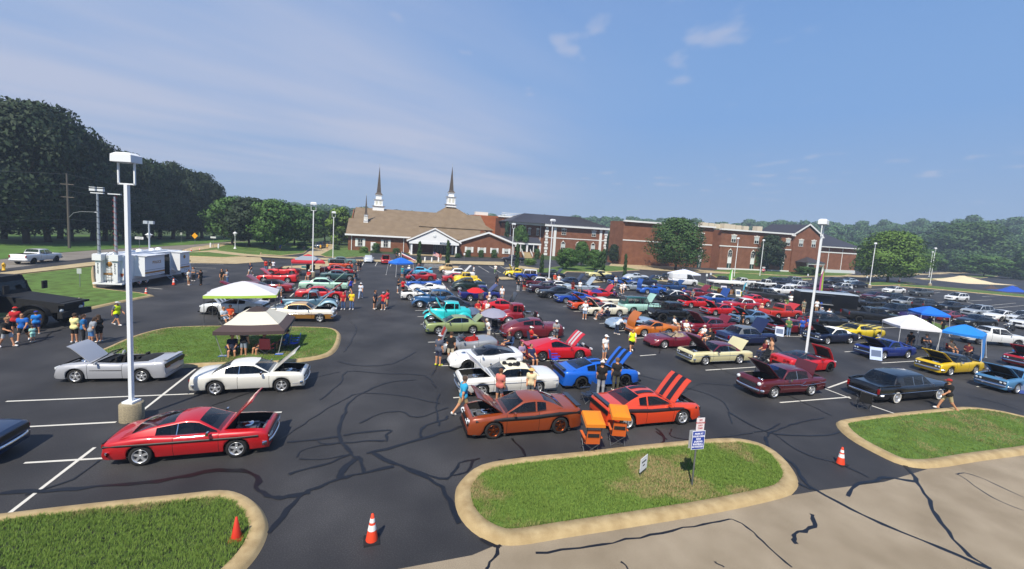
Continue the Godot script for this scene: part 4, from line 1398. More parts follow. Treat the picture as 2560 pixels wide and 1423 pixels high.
# ---------------------------------------------------------------- people
# A body is one surface meshed from a field of tapered limbs; clothes are shells over it. They face +x.
func skeleton(p: Dictionary) -> Dictionary:
	var lean: float = p.get("lean",0.03)
	var P := Vector3.ZERO
	var T := V(sin(lean), cos(lean),0)
	var F := V(cos(lean),-sin(lean),0)
	var bones := []   # [from, to, radius, radius, region]
	var low := 9.0
	var legs := []
	for i in 2:
		var s := 1.0 if i == 0 else -1.0
		var a: float = p.thigh[i]
		var b: float = p.knee[i]
		var hip := P + V(0,-0.02,0.095 * s)
		var sp: float = p.get("spread",0.05) * s
		var knee := hip + V(sin(a),-cos(a), sp).normalized() * 0.43
		var ank := knee + V(sin(a - b),-cos(a - b), sp * 0.3).normalized() * 0.42
		var fp: float = p.get("foot",[0.0,0.0])[i]
		var toe := ank + V(0.15 * cos(fp),-0.045 + 0.15 * sin(fp),0.03 * s)
		legs.append([hip, knee, ank, toe])
		low = minf(low, minf(ank.y - 0.075, toe.y - 0.035))
	var up := V(0,-low,0)
	if p.has("seat"):
		up = V(0, p.seat + 0.13,0)
	P += up
	for l in legs:
		for k in 4:
			l[k] += up
		bones.append([l[0], l[1],0.088,0.058,5])
		bones.append([l[1], l[2],0.06,0.042,6])
		bones.append([l[2] + V(-0.03,-0.02,0), l[3],0.046,0.036,7])
	var w: float = p.get("girth",1.0)
	bones.append([P + V(0,0,-0.075), P + V(0,0,0.075),0.125 * w,0.125 * w,8])
	bones.append([P + T * 0.08 + F * 0.02 * w, P + T * 0.3,0.122 * w,0.13,0])
	bones.append([P + T * 0.37 - V(0,0,0.085), P + T * 0.37 + V(0,0,0.085),0.128,0.128,0])
	bones.append([P + T * 0.455 - V(0,0,0.15), P + T * 0.455 + V(0,0,0.15),0.066,0.066,0])
	var nk := P + T * 0.5
	var hd := P + T * 0.7 + F * 0.025
	bones.append([nk, hd,0.056,0.05,4])
	bones.append([hd - V(0.0,0.045,0), hd + V(0.005,0.04,0),0.082,0.094,4])
	var hands := []
	for i in 2:
		var s := 1.0 if i == 0 else -1.0
		var q: Array = p.arm[i]     # pitch, spread, elbow, inward
		var sh := P + T * 0.45 + V(0,0,0.185 * s)
		var el := sh + V(sin(q[0]) * cos(q[1]),-cos(q[0]) * cos(q[1]), s * sin(q[1])) * 0.29
		var fd := V(sin(q[0] + q[2]) * cos(q[3]),-cos(q[0] + q[2]) * cos(q[3]),-s * sin(q[3]))
		var wr := el + fd * 0.25
		bones.append([sh, el,0.055,0.043,1])
		bones.append([el, wr,0.043,0.03,2])
		bones.append([wr, wr + fd * 0.07,0.033,0.036,3])
		hands.append([wr + fd * 0.08, fd, s])
	return {"bones": bones, "head": hd, "hands": hands, "fwd": F}

func person_meshes(pose: String) -> Dictionary:
	var key := "person_" + pose
	if shapes.has(key):
		return shapes[key]
	var sk := skeleton(poses[pose])
	var bones: Array = sk.bones
	var lo := V(9,9,9)
	var hi := -lo
	for b in bones:
		for k in 2:
			lo = lo.min(b[k] - Vector3.ONE * (b[2] + 0.08))
			hi = hi.max(b[k] + Vector3.ONE * (b[2] + 0.08))
	var cs := 0.028
	var nx := int((hi.x - lo.x) / cs) + 2
	var ny := int((hi.y - lo.y) / cs) + 2
	var nz := int((hi.z - lo.z) / cs) + 2
	var f := PackedFloat32Array()
	f.resize(nx * ny * nz)
	var K := 45.0
	for b in bones:
		var a: Vector3 = b[0]
		var d: Vector3 = b[1] - a
		var dd := maxf(d.length_squared(),1e-6)
		var pad: float = maxf(b[2], b[3]) + 0.09
		var l0: Vector3 = (b[0].min(b[1]) - Vector3.ONE * pad - lo) / cs
		var h0: Vector3 = (b[0].max(b[1]) + Vector3.ONE * pad - lo) / cs
		for x in range(maxi(int(l0.x),0), mini(int(h0.x) + 1, nx)):
			for y in range(maxi(int(l0.y),0), mini(int(h0.y) + 1, ny)):
				for z in range(maxi(int(l0.z),0), mini(int(h0.z) + 1, nz)):
					var v := lo + V(x, y, z) * cs - a
					var t := clampf(v.dot(d) / dd,0.0,1.0)
					f[(x * ny + y) * nz + z] += exp(-K * ((v - d * t).length() - lerpf(b[2], b[3], t)))
	var vid := {}
	var verts := PackedVector3Array()
	var off := [0, ny * nz, nz, ny * nz + nz,1, ny * nz + 1, nz + 1, ny * nz + nz + 1]
	var edges := [[0,1],[2,3],[4,5],[6,7],[0,2],[1,3],[4,6],[5,7],[0,4],[1,5],[2,6],[3,7]]
	for x in nx - 1:
		for y in ny - 1:
			for z in nz - 1:
				var i := (x * ny + y) * nz + z
				var m := 0
				for c in 8:
					if f[i + off[c]] >= 1.0:
						m |= 1 << c
				if m == 0 or m == 255:
					continue
				var sum := Vector3.ZERO
				var n := 0
				for e in edges:
					if (m >> e[0] & 1) != (m >> e[1] & 1):
						var a := log(maxf(f[i + off[e[0]]],1e-9))
						var b := log(maxf(f[i + off[e[1]]],1e-9))
						var t := a / (a - b)
						var pa := V(e[0] & 1, e[0] >> 1 & 1, e[0] >> 2)
						var pb := V(e[1] & 1, e[1] >> 1 & 1, e[1] >> 2)
						sum += pa.lerp(pb, t)
						n += 1
				vid[i] = verts.size()
				verts.append(lo + (V(x, y, z) + sum / n) * cs)
	var tris := []
	for i in vid:
		for ax in 3:
			var u: int = [ny * nz, nz,1][ax]
			var v: int = [nz,1, ny * nz][ax]
			var w: int = [1, ny * nz, nz][ax]
			# edge from i along u, with the four cells round it
			var a := f[i] >= 1.0
			var b := f[i + u] >= 1.0
			if a == b or not (vid.has(i - v) and vid.has(i - w) and vid.has(i - v - w)):
				continue
			var q := [vid[i], vid[i - v], vid[i - v - w], vid[i - w]]
			if a:
				q.reverse()
			tris.append([q[0], q[1], q[2]])
			tris.append([q[0], q[2], q[3]])
	var norm := PackedVector3Array()
	norm.resize(verts.size())
	for t in tris:
		var n: Vector3 = (verts[t[2]] - verts[t[0]]).cross(verts[t[1]] - verts[t[0]])
		for k in 3:
			norm[t[k]] += n
	var reg := PackedInt32Array()
	var along := PackedFloat32Array()
	for v in verts:
		var best := 9.0
		var br := 0
		var bt := 0.0
		for b in bones:
			var d: Vector3 = b[1] - b[0]
			var t := clampf((v - b[0]).dot(d) / maxf(d.length_squared(),1e-6),0,1)
			var q: float = (v - b[0] - d * t).length() - lerpf(b[2], b[3], t)
			if q < best:
				best = q
				br = b[4]
				bt = t
		reg.append(br)
		along.append(bt)
	var shell := func(ok: Callable, push: float) -> ArrayMesh:
		var s := S()
		for t in tris:
			if ok.call(t[0]) and ok.call(t[1]) and ok.call(t[2]):
				tri(s, verts[t[0]] + norm[t[0]].normalized() * push, verts[t[1]] + norm[t[1]].normalized() * push, verts[t[2]] + norm[t[2]].normalized() * push)
		return done(s)
	var s := S()
	for t in tris:
		tri(s, verts[t[0]], verts[t[1]], verts[t[2]])
	var hd: Vector3 = sk.head
	taper(s,0.0, Vector2(0.012,0.016),0.045, Vector2(0.006,0.008), Transform3D(Basis(V(0,0,1),0.35), hd + V(0.092,-0.035,0)))
	for sz in [1,-1]:
		box(s, hd + V(-0.005,-0.01,0.092 * sz), V(0.03,0.055,0.014))
	for h in sk.hands:
		var side: Vector3 = h[1].cross(V(0,0,1) if absf(h[1].z) < 0.8 else Vector3.UP).normalized()
		for k in 4:
			var o: Vector3 = h[0] + side * (k - 1.5) * 0.018
			var l: float = [0.06,0.075,0.07,0.055][k]
			tube(s,[o, o + h[1] * l * 0.55, o + h[1] * l + V(0,0,-h[2] * 0.02)],[0.009,0.0085,0.006],5)
		var th: Vector3 = h[0] - h[1] * 0.05 - side * 0.03
		tube(s,[th, th - side * 0.025 + h[1] * 0.025, th - side * 0.03 + h[1] * 0.055],[0.011,0.01,0.007],5)
	var out := {"body": done(s)}
	out.shirt = shell.call(func(i): return reg[i] == 0 or reg[i] == 8 or (reg[i] == 1 and along[i] < 0.72) ,0.024)
	out.vest = shell.call(func(i): return reg[i] == 0 or reg[i] == 8,0.034)
	out.tank = shell.call(func(i): return reg[i] == 0 or reg[i] == 8,0.02)
	out.shorts = shell.call(func(i): return reg[i] == 8 or (reg[i] == 5 and along[i] < 0.88),0.016)
	out.trousers = shell.call(func(i): return reg[i] == 8 or reg[i] == 5 or (reg[i] == 6 and along[i] < 0.97),0.016)
	out.shoes = shell.call(func(i): return reg[i] == 7,0.012)
	s = S()
	var up := Transform3D(Basis(V(0,0,1),0.35), hd + V(-0.012,0.012,0))
	lathe(s,[[0.112,-0.02],[0.114,0.03],[0.1,0.085],[0.06,0.12],[0.0,0.13]],12, up)
	out.hair = done(s)
	s = S()
	lathe(s,[[0.112,-0.02],[0.114,0.03],[0.1,0.085],[0.06,0.12],[0.0,0.13]],12, up)
	tube(s,[hd + V(-0.06,0.05,0), hd + V(-0.1,-0.06,0), hd + V(-0.11,-0.24,0)],[0.07,0.085,0.05],8)
	out.long_hair = done(s)
	s = S()
	lathe(s,[[0.114,0.03],[0.116,0.06],[0.1,0.1],[0.06,0.13],[0.0,0.135]],12, Transform3D(Basis(), hd))
	box(s, hd + V(0.15,0.042,0), V(0.12,0.014,0.15))
	out.cap = done(s)
	s = S()
	lathe(s,[[0.19,0.03],[0.118,0.045],[0.11,0.1],[0.06,0.13],[0.0,0.135]],14, Transform3D(Basis(), hd))
	out.hat = done(s)
	s = S()
	for sz in [1,-1]:
		box(s, hd + V(0.083,0.012,0.035 * sz), V(0.016,0.016,0.026))
	out.eyes = done(s)
	shapes[key] = out
	return out

# wear: {s: shirt hue, k: shirt kind, p: trouser hue, l: long trousers, f: shoes hue, c: cap, hat or hair kind, ch: its hue, skin}
func person(pose: String, x: float, z: float, turn: float, how: String, label: String) -> Node3D:
	var wear := D(how)
	var m := person_meshes(pose)
	var root := tag(thing("person", V(x, wear.get("y",0.0), z), turn), label, "person", "visitors at the car show")
	root.scale = Vector3.ONE * wear.get("h",1.0)
	var b := put(root, "body", m.body, cloth(wear.get("skin", "c08a68")))
	put(b, "eyes", m.eyes, mat("1a1412",0.4))
	var up: String = wear.get("k", "shirt")
	put(root, "shirt", m[up if up != "vest" else "shirt"], cloth(wear.s))
	if up == "vest":
		put(root, "safety_vest", m.vest, cloth("d8f018"))
	put(root, "trousers" if wear.get("l", false) else "shorts", m.trousers if wear.get("l", false) else m.shorts, cloth(wear.p))
	put(root, "shoes", m.shoes, cloth(wear.get("f", "dcdad6")))
	var c: String = wear.get("c", "hair")
	put(root, c, m[c], cloth(wear.get("ch", "3a2a1e")))
	if c in ["cap", "hat"]:
		put(root, "hair", m.hair, cloth("3c2f26")).scale = V(0.99,0.985,0.99)
	return root

func make_poses() -> void:
	var down := [0.1,0.14,0.2,0.05]
	poses = {
		"stand": {"thigh": [0.03,-0.03], "knee": [0.03,0.03], "arm": [down, down]},
		"hips": {"thigh": [0.05,-0.02], "knee": [0.04,0.02], "arm": [[-0.35,0.6,0.9,0.75], down], "girth": 1.12},
		"phone": {"thigh": [0.03,-0.02], "knee": [0.05,0.03], "arm": [[0.2,0.15,1.7,0.55],[0.2,0.15,1.6,0.5]], "lean": 0.06},
		"crossed": {"thigh": [0.02,-0.04], "knee": [0.03,0.05], "arm": [[0.15,0.1,1.35,0.95],[0.15,0.1,1.45,0.9]], "girth": 1.08},
		"walk": {"thigh": [0.42,-0.32], "knee": [0.1,0.35], "arm": [[-0.35,0.12,0.25,0.0],[0.4,0.12,0.4,0.1]], "foot": [0.15,-0.5]},
		"stride": {"thigh": [-0.28,0.36], "knee": [0.3,0.12], "arm": [[0.35,0.12,0.9,0.1],[-0.3,0.12,0.2,0.0]], "foot": [-0.45,0.12], "girth": 1.1},
		"bend": {"thigh": [0.12,-0.08], "knee": [0.06,0.1], "lean": 0.85, "arm": [[0.75,0.1,0.4,0.1],[0.9,0.1,0.3,0.1]]},
		"peer": {"thigh": [0.06,-0.05], "knee": [0.04,0.06], "lean": 0.3, "arm": [[-0.3,0.2,0.5,0.9],[-0.3,0.2,0.5,0.9]]},
		"point": {"thigh": [0.05,-0.05], "knee": [0.04,0.06], "arm": [[1.3,0.25,0.15,0.0], down]},
		"sit": {"thigh": [1.45,1.4], "knee": [1.3,1.35], "seat": 0.42, "lean": -0.22, "arm": [[0.45,0.15,0.85,0.25],[0.45,0.15,0.85,0.25]], "spread": 0.12, "girth": 1.12},
		"slump": {"thigh": [1.4,1.5], "knee": [1.0,1.5], "seat": 0.42, "lean": -0.12, "arm": [[0.3,0.1,1.5,0.5],[0.5,0.2,0.8,0.2]], "spread": 0.16, "girth": 1.15},
		"hold": {"thigh": [0.05,-0.05], "knee": [0.04,0.06], "arm": [[0.5,0.2,1.5,0.3],[0.3,0.2,1.6,0.5]]},
	}
func ground_shapes() -> void:
	slab("grass_island",P([-1.37,-12.8,-1.3,-13.56,-0.71,-14.54,0.75,-15.19,3.11,-15.89,5.71,-16.73,9.33,-17.74,10.73,-17.74,11.37,-17.08,11.39,-15.94,10.99,-14.84,10.36,-14.14,9.57,-13.67,7.1,-12.76,4.28,-11.88,1.82,-11.15,0.69,-10.81,0.03,-10.82,-0.67,-11.25,-1.16,-11.96]),0.50,0.14,"lawn",2)
	slab("grass_island",P([-17.73,-9.49,-15.7,-10.08,-13.43,-10.74,-12.4,-11.09,-10.93,-11.56,-9.52,-11.98,-8.47,-12.29,-7.72,-12.17,-6.96,-11.72,-6.34,-11.07,-6.06,-10.48,-5.95,-9.87,-5.99,-9.32,-6.1,-8.65,-6.56,-7.71,-10.02,-6.75]),0.45,0.14,"lawn",2)
	slab("grass_island",P([16.37,-20.13,17.19,-20.68,19.8,-21.59,22.78,-22.51,25.95,-23.45,27.64,-23.32,28.57,-22.58,29.84,-21.22,29.81,-20.3,27.28,-19.3,23.12,-18.04,20.29,-17.23,17.63,-16.43,16.39,-16.5,15.99,-17.37,15.88,-18.75]),0.45,0.14,"lawn",2)
	slab("grass_island",P([-23.23,-23,-23.74,-24.46,-24.39,-26.9,-24.31,-28.99,-23.38,-29.96,-21.07,-30.82,-17.32,-31.57,-14.08,-32.16,-12.68,-31.25,-11.8,-29.39,-11.02,-26.62,-11.29,-25.05,-12.99,-23.73,-14.88,-23.08,-16.72,-22.52,-17.68,-22.07,-19.31,-21.26,-21.24,-21.53]),0.30,0.14,"lawn",2)
	slab("lawn",P([-42.15,-19.95,-38.23,-25.17,-35.65,-29.1,-34.37,-31,-33.62,-32.62,-34.01,-36.43,-34.13,-40.12,-36.29,-41.01,-39.06,-41.44,-41.52,-42.05,-46.47,-46.85,-51.95,-52.31,-55.92,-56.22,-54.63,-44.78,-52.05,-32.34,-49.28,-20.49]),0.30,0.13,"lawn",0)
	slab("grass_strip",P([-62.97,-79.9,-62.85,-91.96,-54.5,-91.87,-50.56,-84.82,-52.67,-77.06,-59.09,-75.43]),0.25,0.12,"lawn",0)
	slab("grass_strip",P([-54.24,-68.97,-53.19,-69.84,-52.06,-68.19,-51.32,-65.58]),0.10,0.12,"lawn",0)
	slab("park_lawn",P([-62.88,-79.99,-67.87,-96.62,-77.38,-118.14,-78.56,-131.32,-74.14,-145.84,-64.26,-139.39,-47.53,-96.29,-48.04,-87.26,-55.21,-88.13,-63.79,-90.81]),0.20,0.10,"lawn",0)
	slab("church_lawn",P([-43.18,-94.76,-49.18,-115.02,-48.49,-123.19,-37.35,-110.68,-33.63,-99.73,-36.4,-91.74,-40.12,-90.89]),0.10,0.10,"lawn",0)
	slab("far_lawn",P([-82.38,-30.82,-73.09,-48.53,-70.43,-57.83,-74.65,-69.77,-75.86,-77.55,-76.87,-101.23,-78.83,-115.34,-85.88,-133.03,-94.58,-144.38,-104.33,-124.94,-113.84,-101.66,-122.5,-81.62,-119.44,-44.95]),0.00,0.06,"shade_lawn",0)
	slab("planting_bed",P([9.27,-80.64,11.97,-91.33,18.66,-93.67,32.68,-107.99,30.53,-115.56,20.78,-116.16,10.58,-101.86,4.73,-90.27,4.22,-79.2]),0.20,0.12,"lawn",0)
	slab("grass_strip",P([23.89,-87.21,29.7,-86.77,30.45,-85.13,25.16,-79.97,22.05,-80.87]),0.20,0.12,"lawn",0)
	slab("grass_median",P([50.35,-106.8,64.74,-120.18,75.15,-116.84,82.22,-115.87,79.23,-111.6,63.85,-102.07,52.31,-98.51,48.61,-100.58]),0.20,0.12,"lawn",0)
	slab("school_lawn",P([56.52,-119.63,70.54,-120.36,82.17,-120.7,107.18,-136.73,127.92,-157.7,104,-153.19,77.36,-138.99,60.49,-125.61]),0.20,0.10,"lawn",0)
	slab("grass_strip",P([37.88,-86.23,38.57,-79.4,39.52,-74.66,37.27,-70.95,35.78,-75.03,35.8,-82.12]),0.20,0.12,"lawn",0)
	slab("grass_strip",P([44.7,-68.83,44.49,-64.62,39.55,-58.09,39.26,-59.81]),0.20,0.12,"lawn",0)
	slab("grass_strip",P([49.54,-54.48,54.17,-57.13,53.99,-53.61,52.75,-49.01,48.68,-45.75,48.35,-47.86,48.18,-50.65]),0.25,0.12,"lawn",0)
	slab("grass_strip",P([104.63,-113.95,114.65,-115.35,121.34,-111.41,127.46,-105.07,131.66,-91.23,109.83,-75.91,119.28,-98.24,111.35,-103.04,104.85,-106.4,98.81,-108.1]),0.20,0.12,"lawn",0)
	slab("grass_island",P([91.96,-110.36,102.92,-118.23,117.33,-125.32,115.37,-120.74,100.29,-110.32,88.98,-104.32]),0.20,0.12,"lawn",0)
	slab("grass_island",P([137.51,-142.74,165.48,-162.4,168,-161.12,144,-143.84]),0.20,0.12,"lawn",0)
	slab("grass_island",P([200.17,-187.09,241.42,-215.39,241.12,-209.78,195.14,-176.86]),0.20,0.12,"lawn",0)
	sheet("concrete_apron",P([-2.72,-9.66,-0.58,-10.37,0.09,-10.82,1.85,-11.47,5.8,-12.7,10.09,-13.93,11.61,-14.4,14.43,-15.17,16.4,-15.99,17.91,-16.64,23.59,-18.43,36.43,-22.83,35.25,-17.52,15.08,-8.22,5.36,-6.38,-2.14,-6.56]),"old_asphalt",0.004)
	sheet("street",P([-79.62,-29.77,-71.55,-47.49,-70.43,-57.83,-74.65,-69.77,-75.86,-77.55,-76.87,-101.23,-78.83,-115.34,-79.71,-133.24,-76.91,-139.59,-74.27,-124.15,-72.4,-105.92,-68.04,-85.63,-65.58,-65.41,-60.69,-49.78,-56.8,-35.33,-51.82,-19.17]),"street",0.006)
	sheet("sidewalk",P([-49.51,-20.59,-52.63,-32.7,-55.18,-45.23,-56.63,-56.93,-58.42,-64.72,-59.88,-75.79,-62.97,-79.9,-60.59,-67.13,-60.24,-60.23,-57.5,-47.15,-54.63,-33.97,-52.2,-21.74]),"pavement",0.100)
	sheet("sidewalk",P([-64.02,-81.43,-67.38,-93.39,-73.98,-114.59,-75.74,-137.48,-79.09,-130.15,-76.88,-112.49,-71.3,-93.89,-67.11,-85.17]),"pavement",0.020)
	sheet("sidewalk",P([-63.44,-80.7,-62.54,-89.02,-53.65,-85.63,-46.68,-84.8,-39.83,-87.44,-34.14,-87.74,-25.5,-92.64,-1.98,-101.77,-1.85,-96.36,-24.25,-88.13,-32.85,-84.46,-44.99,-81.73,-52.66,-81.58,-61.08,-84.65]),"pavement",0.130)
	sheet("drive",P([-58.6,-74.81,-49.27,-82.4,-43.92,-74.65,-45.38,-69.28,-50.74,-66.79,-50.99,-65.08]),"pavement",0.012)
	sheet("side_drive",P([-45.3,-91.25,-61.08,-133.88,-64.79,-151.37,-61.78,-148.28,-54.15,-128.88,-41.56,-93.53]),"pavement",0.015)
	sheet("traffic_island",P([-34.35,-71.02,-36.63,-80.44,-34.97,-88.17,-33.6,-85.96,-31.7,-77.74,-31.78,-69.85]),"pavement",0.120)
	sheet("traffic_island",P([-37.5,-68.86,-35.18,-72.74,-30.57,-73.62,-29.34,-70.04,-32.3,-66.81,-35.85,-65.84]),"pavement",0.130)
	sheet("pavement",P([-1.73,-91.5,1.84,-98.98,8.81,-92.86,6.98,-80.74,4.61,-79.42]),"pavement",0.020)
	sheet("school_plaza",P([34.94,-146.07,50.63,-163.53,49.8,-128.79,55.51,-122.46,73.41,-125.33,118.49,-144.28,615.23,-496.29,506.11,-408.04,109.88,-133.69,68.74,-117.25,44.05,-110.91,33.45,-110.62,25.37,-112.02]),"pavement",0.020)
	sheet("porch_walk",P([-26.76,-93.96,-2.13,-107.82,-1.98,-101.77,-25.68,-90.22]),"pavement",0.020)
	sheet("traffic_island",P([-2.66,-72.87,-0.74,-73.91,0.8,-71.2,-1.71,-69.36]),"pavement",0.100)
	sheet("traffic_island",P([12.6,-73.79,16.4,-78.01,17.16,-76.03,13.11,-71.88]),"pavement",0.100)
	sheet("traffic_island",P([31.42,-86.98,34.24,-85.73,31.78,-81.39,29.33,-83.27]),"pavement",0.100)
func parking_marks() -> void:
	for q in [
			[-13.31,-10.82,-13.77,-12.36],
			[-13.77,-12.36,-14.32,-14.24],
			[-15.15,-17.05,-16.73,-22.19],
			[-18.72,-15.11,-15.28,-16.07],
			[-21.02,-17.22,-14.47,-19.10],
			[-11.80,-17.25,-9.65,-17.80],
			[-15.51,-13.11,-12.63,-13.83],
			[15.15,-22.59,20.25,-24.16],
			[19.65,-25.38,20.11,-23.91],
			[20.53,-22.97,21.03,-21.87],
			[13.31,-27.59,17.50,-29.05],
			[19.99,-25.56,24.20,-28.31],
			[-1.58,-22.57,-0.93,-22.80],
			[-2.53,-20.49,-2.01,-20.67],
			[-1.47,-17.88,-0.90,-18.07],
			[-11.70,-66.87,-5.97,-48.21],
			[-9.21,-40.96,-8.15,-41.51],
			[-8.39,-38.36,-7.59,-38.78],
			[-7.49,-35.50,-6.75,-35.86],
			[-5.76,-30.15,-4.94,-30.46],
			[-4.87,-27.75,-4.10,-28.01],
			[-4.01,-25.17,-3.31,-25.38],
			[-1.29,-33.75,-0.45,-34.09],
			[0.36,-29.45,1.81,-29.96],
			[1.16,-26.97,4.17,-28.00],
			[5.76,-25.16,8.46,-26.01],
			[-23.19,-44.13,-25.57,-51.13],
			[-21.89,-37.25,-22.42,-41.68],
			[-16.21,-39.10,-15.79,-39.43],
			[-51.70,-66.06,-45.99,-67.28],
			[-48.09,-61.59,-43.90,-62.49],
			[-45.51,-58.43,-42.73,-59.05],
			[-42.54,-54.48,-41.13,-54.81],
			[-38.18,-44.11,-36.56,-43.93],
			[-30.74,-54.95,-27.64,-56.11],
			[6.20,-48.57,7.31,-49.20],
			[7.01,-45.73,8.25,-46.35],
			[8.74,-40.32,9.69,-40.76],
			[9.89,-37.57,11.14,-38.20],
			[10.86,-35.29,12.05,-35.84],
			[3.78,-57.68,5.35,-58.69],
			[19.50,-61.42,21.67,-62.65],
			[21.16,-55.99,22.90,-56.61],
			[22.55,-49.94,23.68,-50.54],
			[23.19,-46.96,25.44,-47.84],
			[26.24,-39.73,28.41,-40.11],
			[28.41,-35.07,30.20,-35.69],
			[29.08,-32.21,32.92,-33.47],
			[30.68,-30.48,32.00,-31.08],
			[31.53,-27.69,32.99,-28.08],
			[35.42,-30.91,34.99,-29.74],
			[9.65,-30.04,11.00,-30.62],
			[41.43,-47.01,46.02,-48.82],
			[40.80,-49.89,42.89,-50.70],
			[-11.42,-83.27,-10.92,-89.94],
			[-9.58,-84.48,-7.48,-79.46],
			[-7.45,-92.39,-4.37,-80.60],
			[-5.18,-94.00,-2.10,-81.23],
			[-2.74,-95.73,0.05,-83.28],
			[-25.75,-79.43,-28.63,-90.06],
			[-27.98,-78.70,-30.82,-88.26],
			[-23.22,-80.35,-25.88,-91.18],
			[78.09,-77.02,100.08,-87.79],
			[79.82,-72.84,100.96,-84.29],
			[81.61,-71.96,98.26,-80.71],
			[109.91,-99.91,121.86,-105.40],
			[104.44,-93.64,120.06,-102.13],
			[89.95,-99.85,101.42,-107.05],
			[76.40,-91.44,86.88,-98.50],
			[83.59,-87.11,99.65,-98.18],
			[100.75,-101.21,115.05,-109.42],
			[65.19,-55.33,70.11,-58.16],
			[63.73,-73.49,70.17,-77.59],
			[90.34,-85.63,84.98,-76.96],
			[1.48,-71.55,3.43,-69.28],
		]:
		stripe(Vector2(q[0], q[1]), Vector2(q[2], q[3]))
	for k in 9:
		var a := Vector2(-17.22,-81.92).lerp(Vector2(-19.47,-94.06), k / 8.0)
		var b := Vector2(-13.73,-84.29).lerp(Vector2(-16.01,-96.80), k / 8.0)
		stripe(a, b,0.3)
func crack_seals() -> void:
	crack(P([-14.49,-11.62,-12.58,-12.04,-10.66,-12.63,-9.38,-13.32,-8.35,-13.38,-7.82,-12.99,-7.48,-12.49,-6.85,-12.14,-6.42,-12.26,-5.87,-12.52]),0.16)
	crack(P([-6.15,-10.74,-6.11,-11.68,-5.95,-12.55,-5.25,-13.3,-4.71,-13.64,-3.72,-14.21]),0.13)
	crack(P([-7.01,-13.37,-6.22,-13.98,-5.54,-14.71,-5.5,-14.99]),0.10)
	crack(P([-7.01,-17.81,-6.4,-16.03,-5.92,-15.38,-5.42,-14.78,-5.05,-14.5,-4.61,-13.67]),0.14)
	crack(P([-5.28,-13.37,-5.36,-13.83,-5.21,-14.53]),0.20)
	crack(P([-8.1,-15.41,-7.41,-15.56,-6.37,-16.03]),0.11)
	crack(P([-7.07,-15.6,-6.69,-15.4,-6.05,-15.54]),0.09)
	crack(P([-6.28,-16.11,-5.72,-16.41,-4.62,-16.8,-4.66,-16.38,-4.48,-15.92,-4.9,-15.9,-6.03,-15.57]),0.10)
	crack(P([-4.91,-14.92,-3.64,-15.87,-2.54,-16.76,-1.56,-17.6]),0.13)
	crack(P([-4.75,-14.97,-3.52,-14.26,-2.33,-13.61,-1.66,-12.87,-1.07,-11.54]),0.15)
	crack(P([-3.52,-14.28,-2,-13.69,-1.64,-13.99,-1.44,-14.64,-0.75,-15.07]),0.09)
	crack(P([-3.21,-16.34,-3.36,-16.89,-3.24,-17.37,-2.58,-18.04,-2.47,-18.45]),0.11)
	crack(P([-1.69,-13.87,-1.17,-14.16,-0.96,-14.96]),0.08)
	crack(P([-7.26,-14.38,-7.32,-14.83,-6.81,-15.27,-5.88,-15.59]),0.05)
	crack(P([-7.16,-14.31,-6.39,-14.34,-5.56,-14.76]),0.05)
	crack(P([0.44,-16.7,0.83,-15.89,0.9,-15.32,-0.08,-15.06]),0.09)
	crack(P([6.95,-18.47,7.02,-17.63,6.42,-16.88,4.99,-16.48]),0.10)
	crack(P([6.85,-18.15,7.1,-17.46]),0.07)
	crack(P([7.67,-18.45,7.43,-17.79,8.41,-17.63,11.86,-18.8,13.42,-19.81]),0.06)
	crack(P([11.43,-20.88,11.98,-19.01,12.86,-18.62,14.81,-18.8,15.96,-19.33]),0.09)
	crack(P([11.8,-18.23,12.56,-18.89,14.27,-19.93,16.32,-20.87]),0.07)
	crack(P([11.81,-18.34,11.38,-17.31,11.57,-16.1,11.3,-15,11.26,-14.32,11.95,-13.08,12.83,-12.08,13.83,-11.03]),0.13)
	crack(P([10.81,-14.82,11.16,-14.38]),0.09)
	crack(P([12.43,-18.68,12.65,-16.98,13.66,-16.34,14.06,-15.42]),0.06)
	crack(P([12.21,-14.08,13.08,-14.81,14.08,-15.21,14.78,-15.49,15.67,-15.38,15.92,-15.48]),0.13)
	crack(P([16.49,-16.57,15.97,-15.62,15.14,-14.21,14.54,-13.32,13.79,-11.84,13.79,-11.09]),0.11)
	crack(P([18.15,-13.89,17.82,-14.58,18.13,-15.98,18.04,-16.08,18.77,-16.13,19.13,-14.71]),0.05)
	crack(P([10.22,-12.98,9.94,-12.52,9.53,-12.22,9.02,-12.01,8.81,-11.77,8.74,-11.55]),0.11)
	crack(P([1.11,-10.56,2.33,-10.85,4.15,-11.42,6.89,-12.34,7.42,-12.4,7.68,-11.97,7.78,-11.34,8.01,-10.64]),0.06)
	crack(P([0.14,-10.78,0,-10.35,-0.18,-9.94]),0.10)
	crack(P([-0.36,-10.96,0.15,-10.71]),0.10)
	crack(P([3.34,-10.48,3.48,-10.23]),0.06)
	crack(P([5.94,-10.7,6.11,-10.5]),0.06)
	crack(P([-10.5,-26.73,-11.07,-29.56,-12.05,-32.97,-13.66,-35.46]),0.06)
	crack(P([-10.07,-24.75,-8.58,-24.29,-6.89,-24.99,-6.06,-27.68]),0.08)
	crack(P([-8.66,-19.3,-8.57,-21.38,-8.86,-23.19,-6.84,-23.23,-4.59,-23.3,-3.61,-21.65]),0.07)
	crack(P([-6.93,-17.82,-7.23,-19.52,-6.39,-21.76,-4.89,-22.61]),0.09)
	crack(P([-8.46,-15.52,-8.22,-16.89,-7.76,-18.97,-7.12,-20.27,-5.15,-20.33,-3.05,-19.68]),0.06)
	crack(P([-6,-17.19,-5.48,-18.23,-4.67,-18.56,-3.83,-18.06,-2.6,-19.29]),0.08)
	crack(P([-14.72,-19.06,-15.06,-20.28,-15.07,-21.42]),0.05)
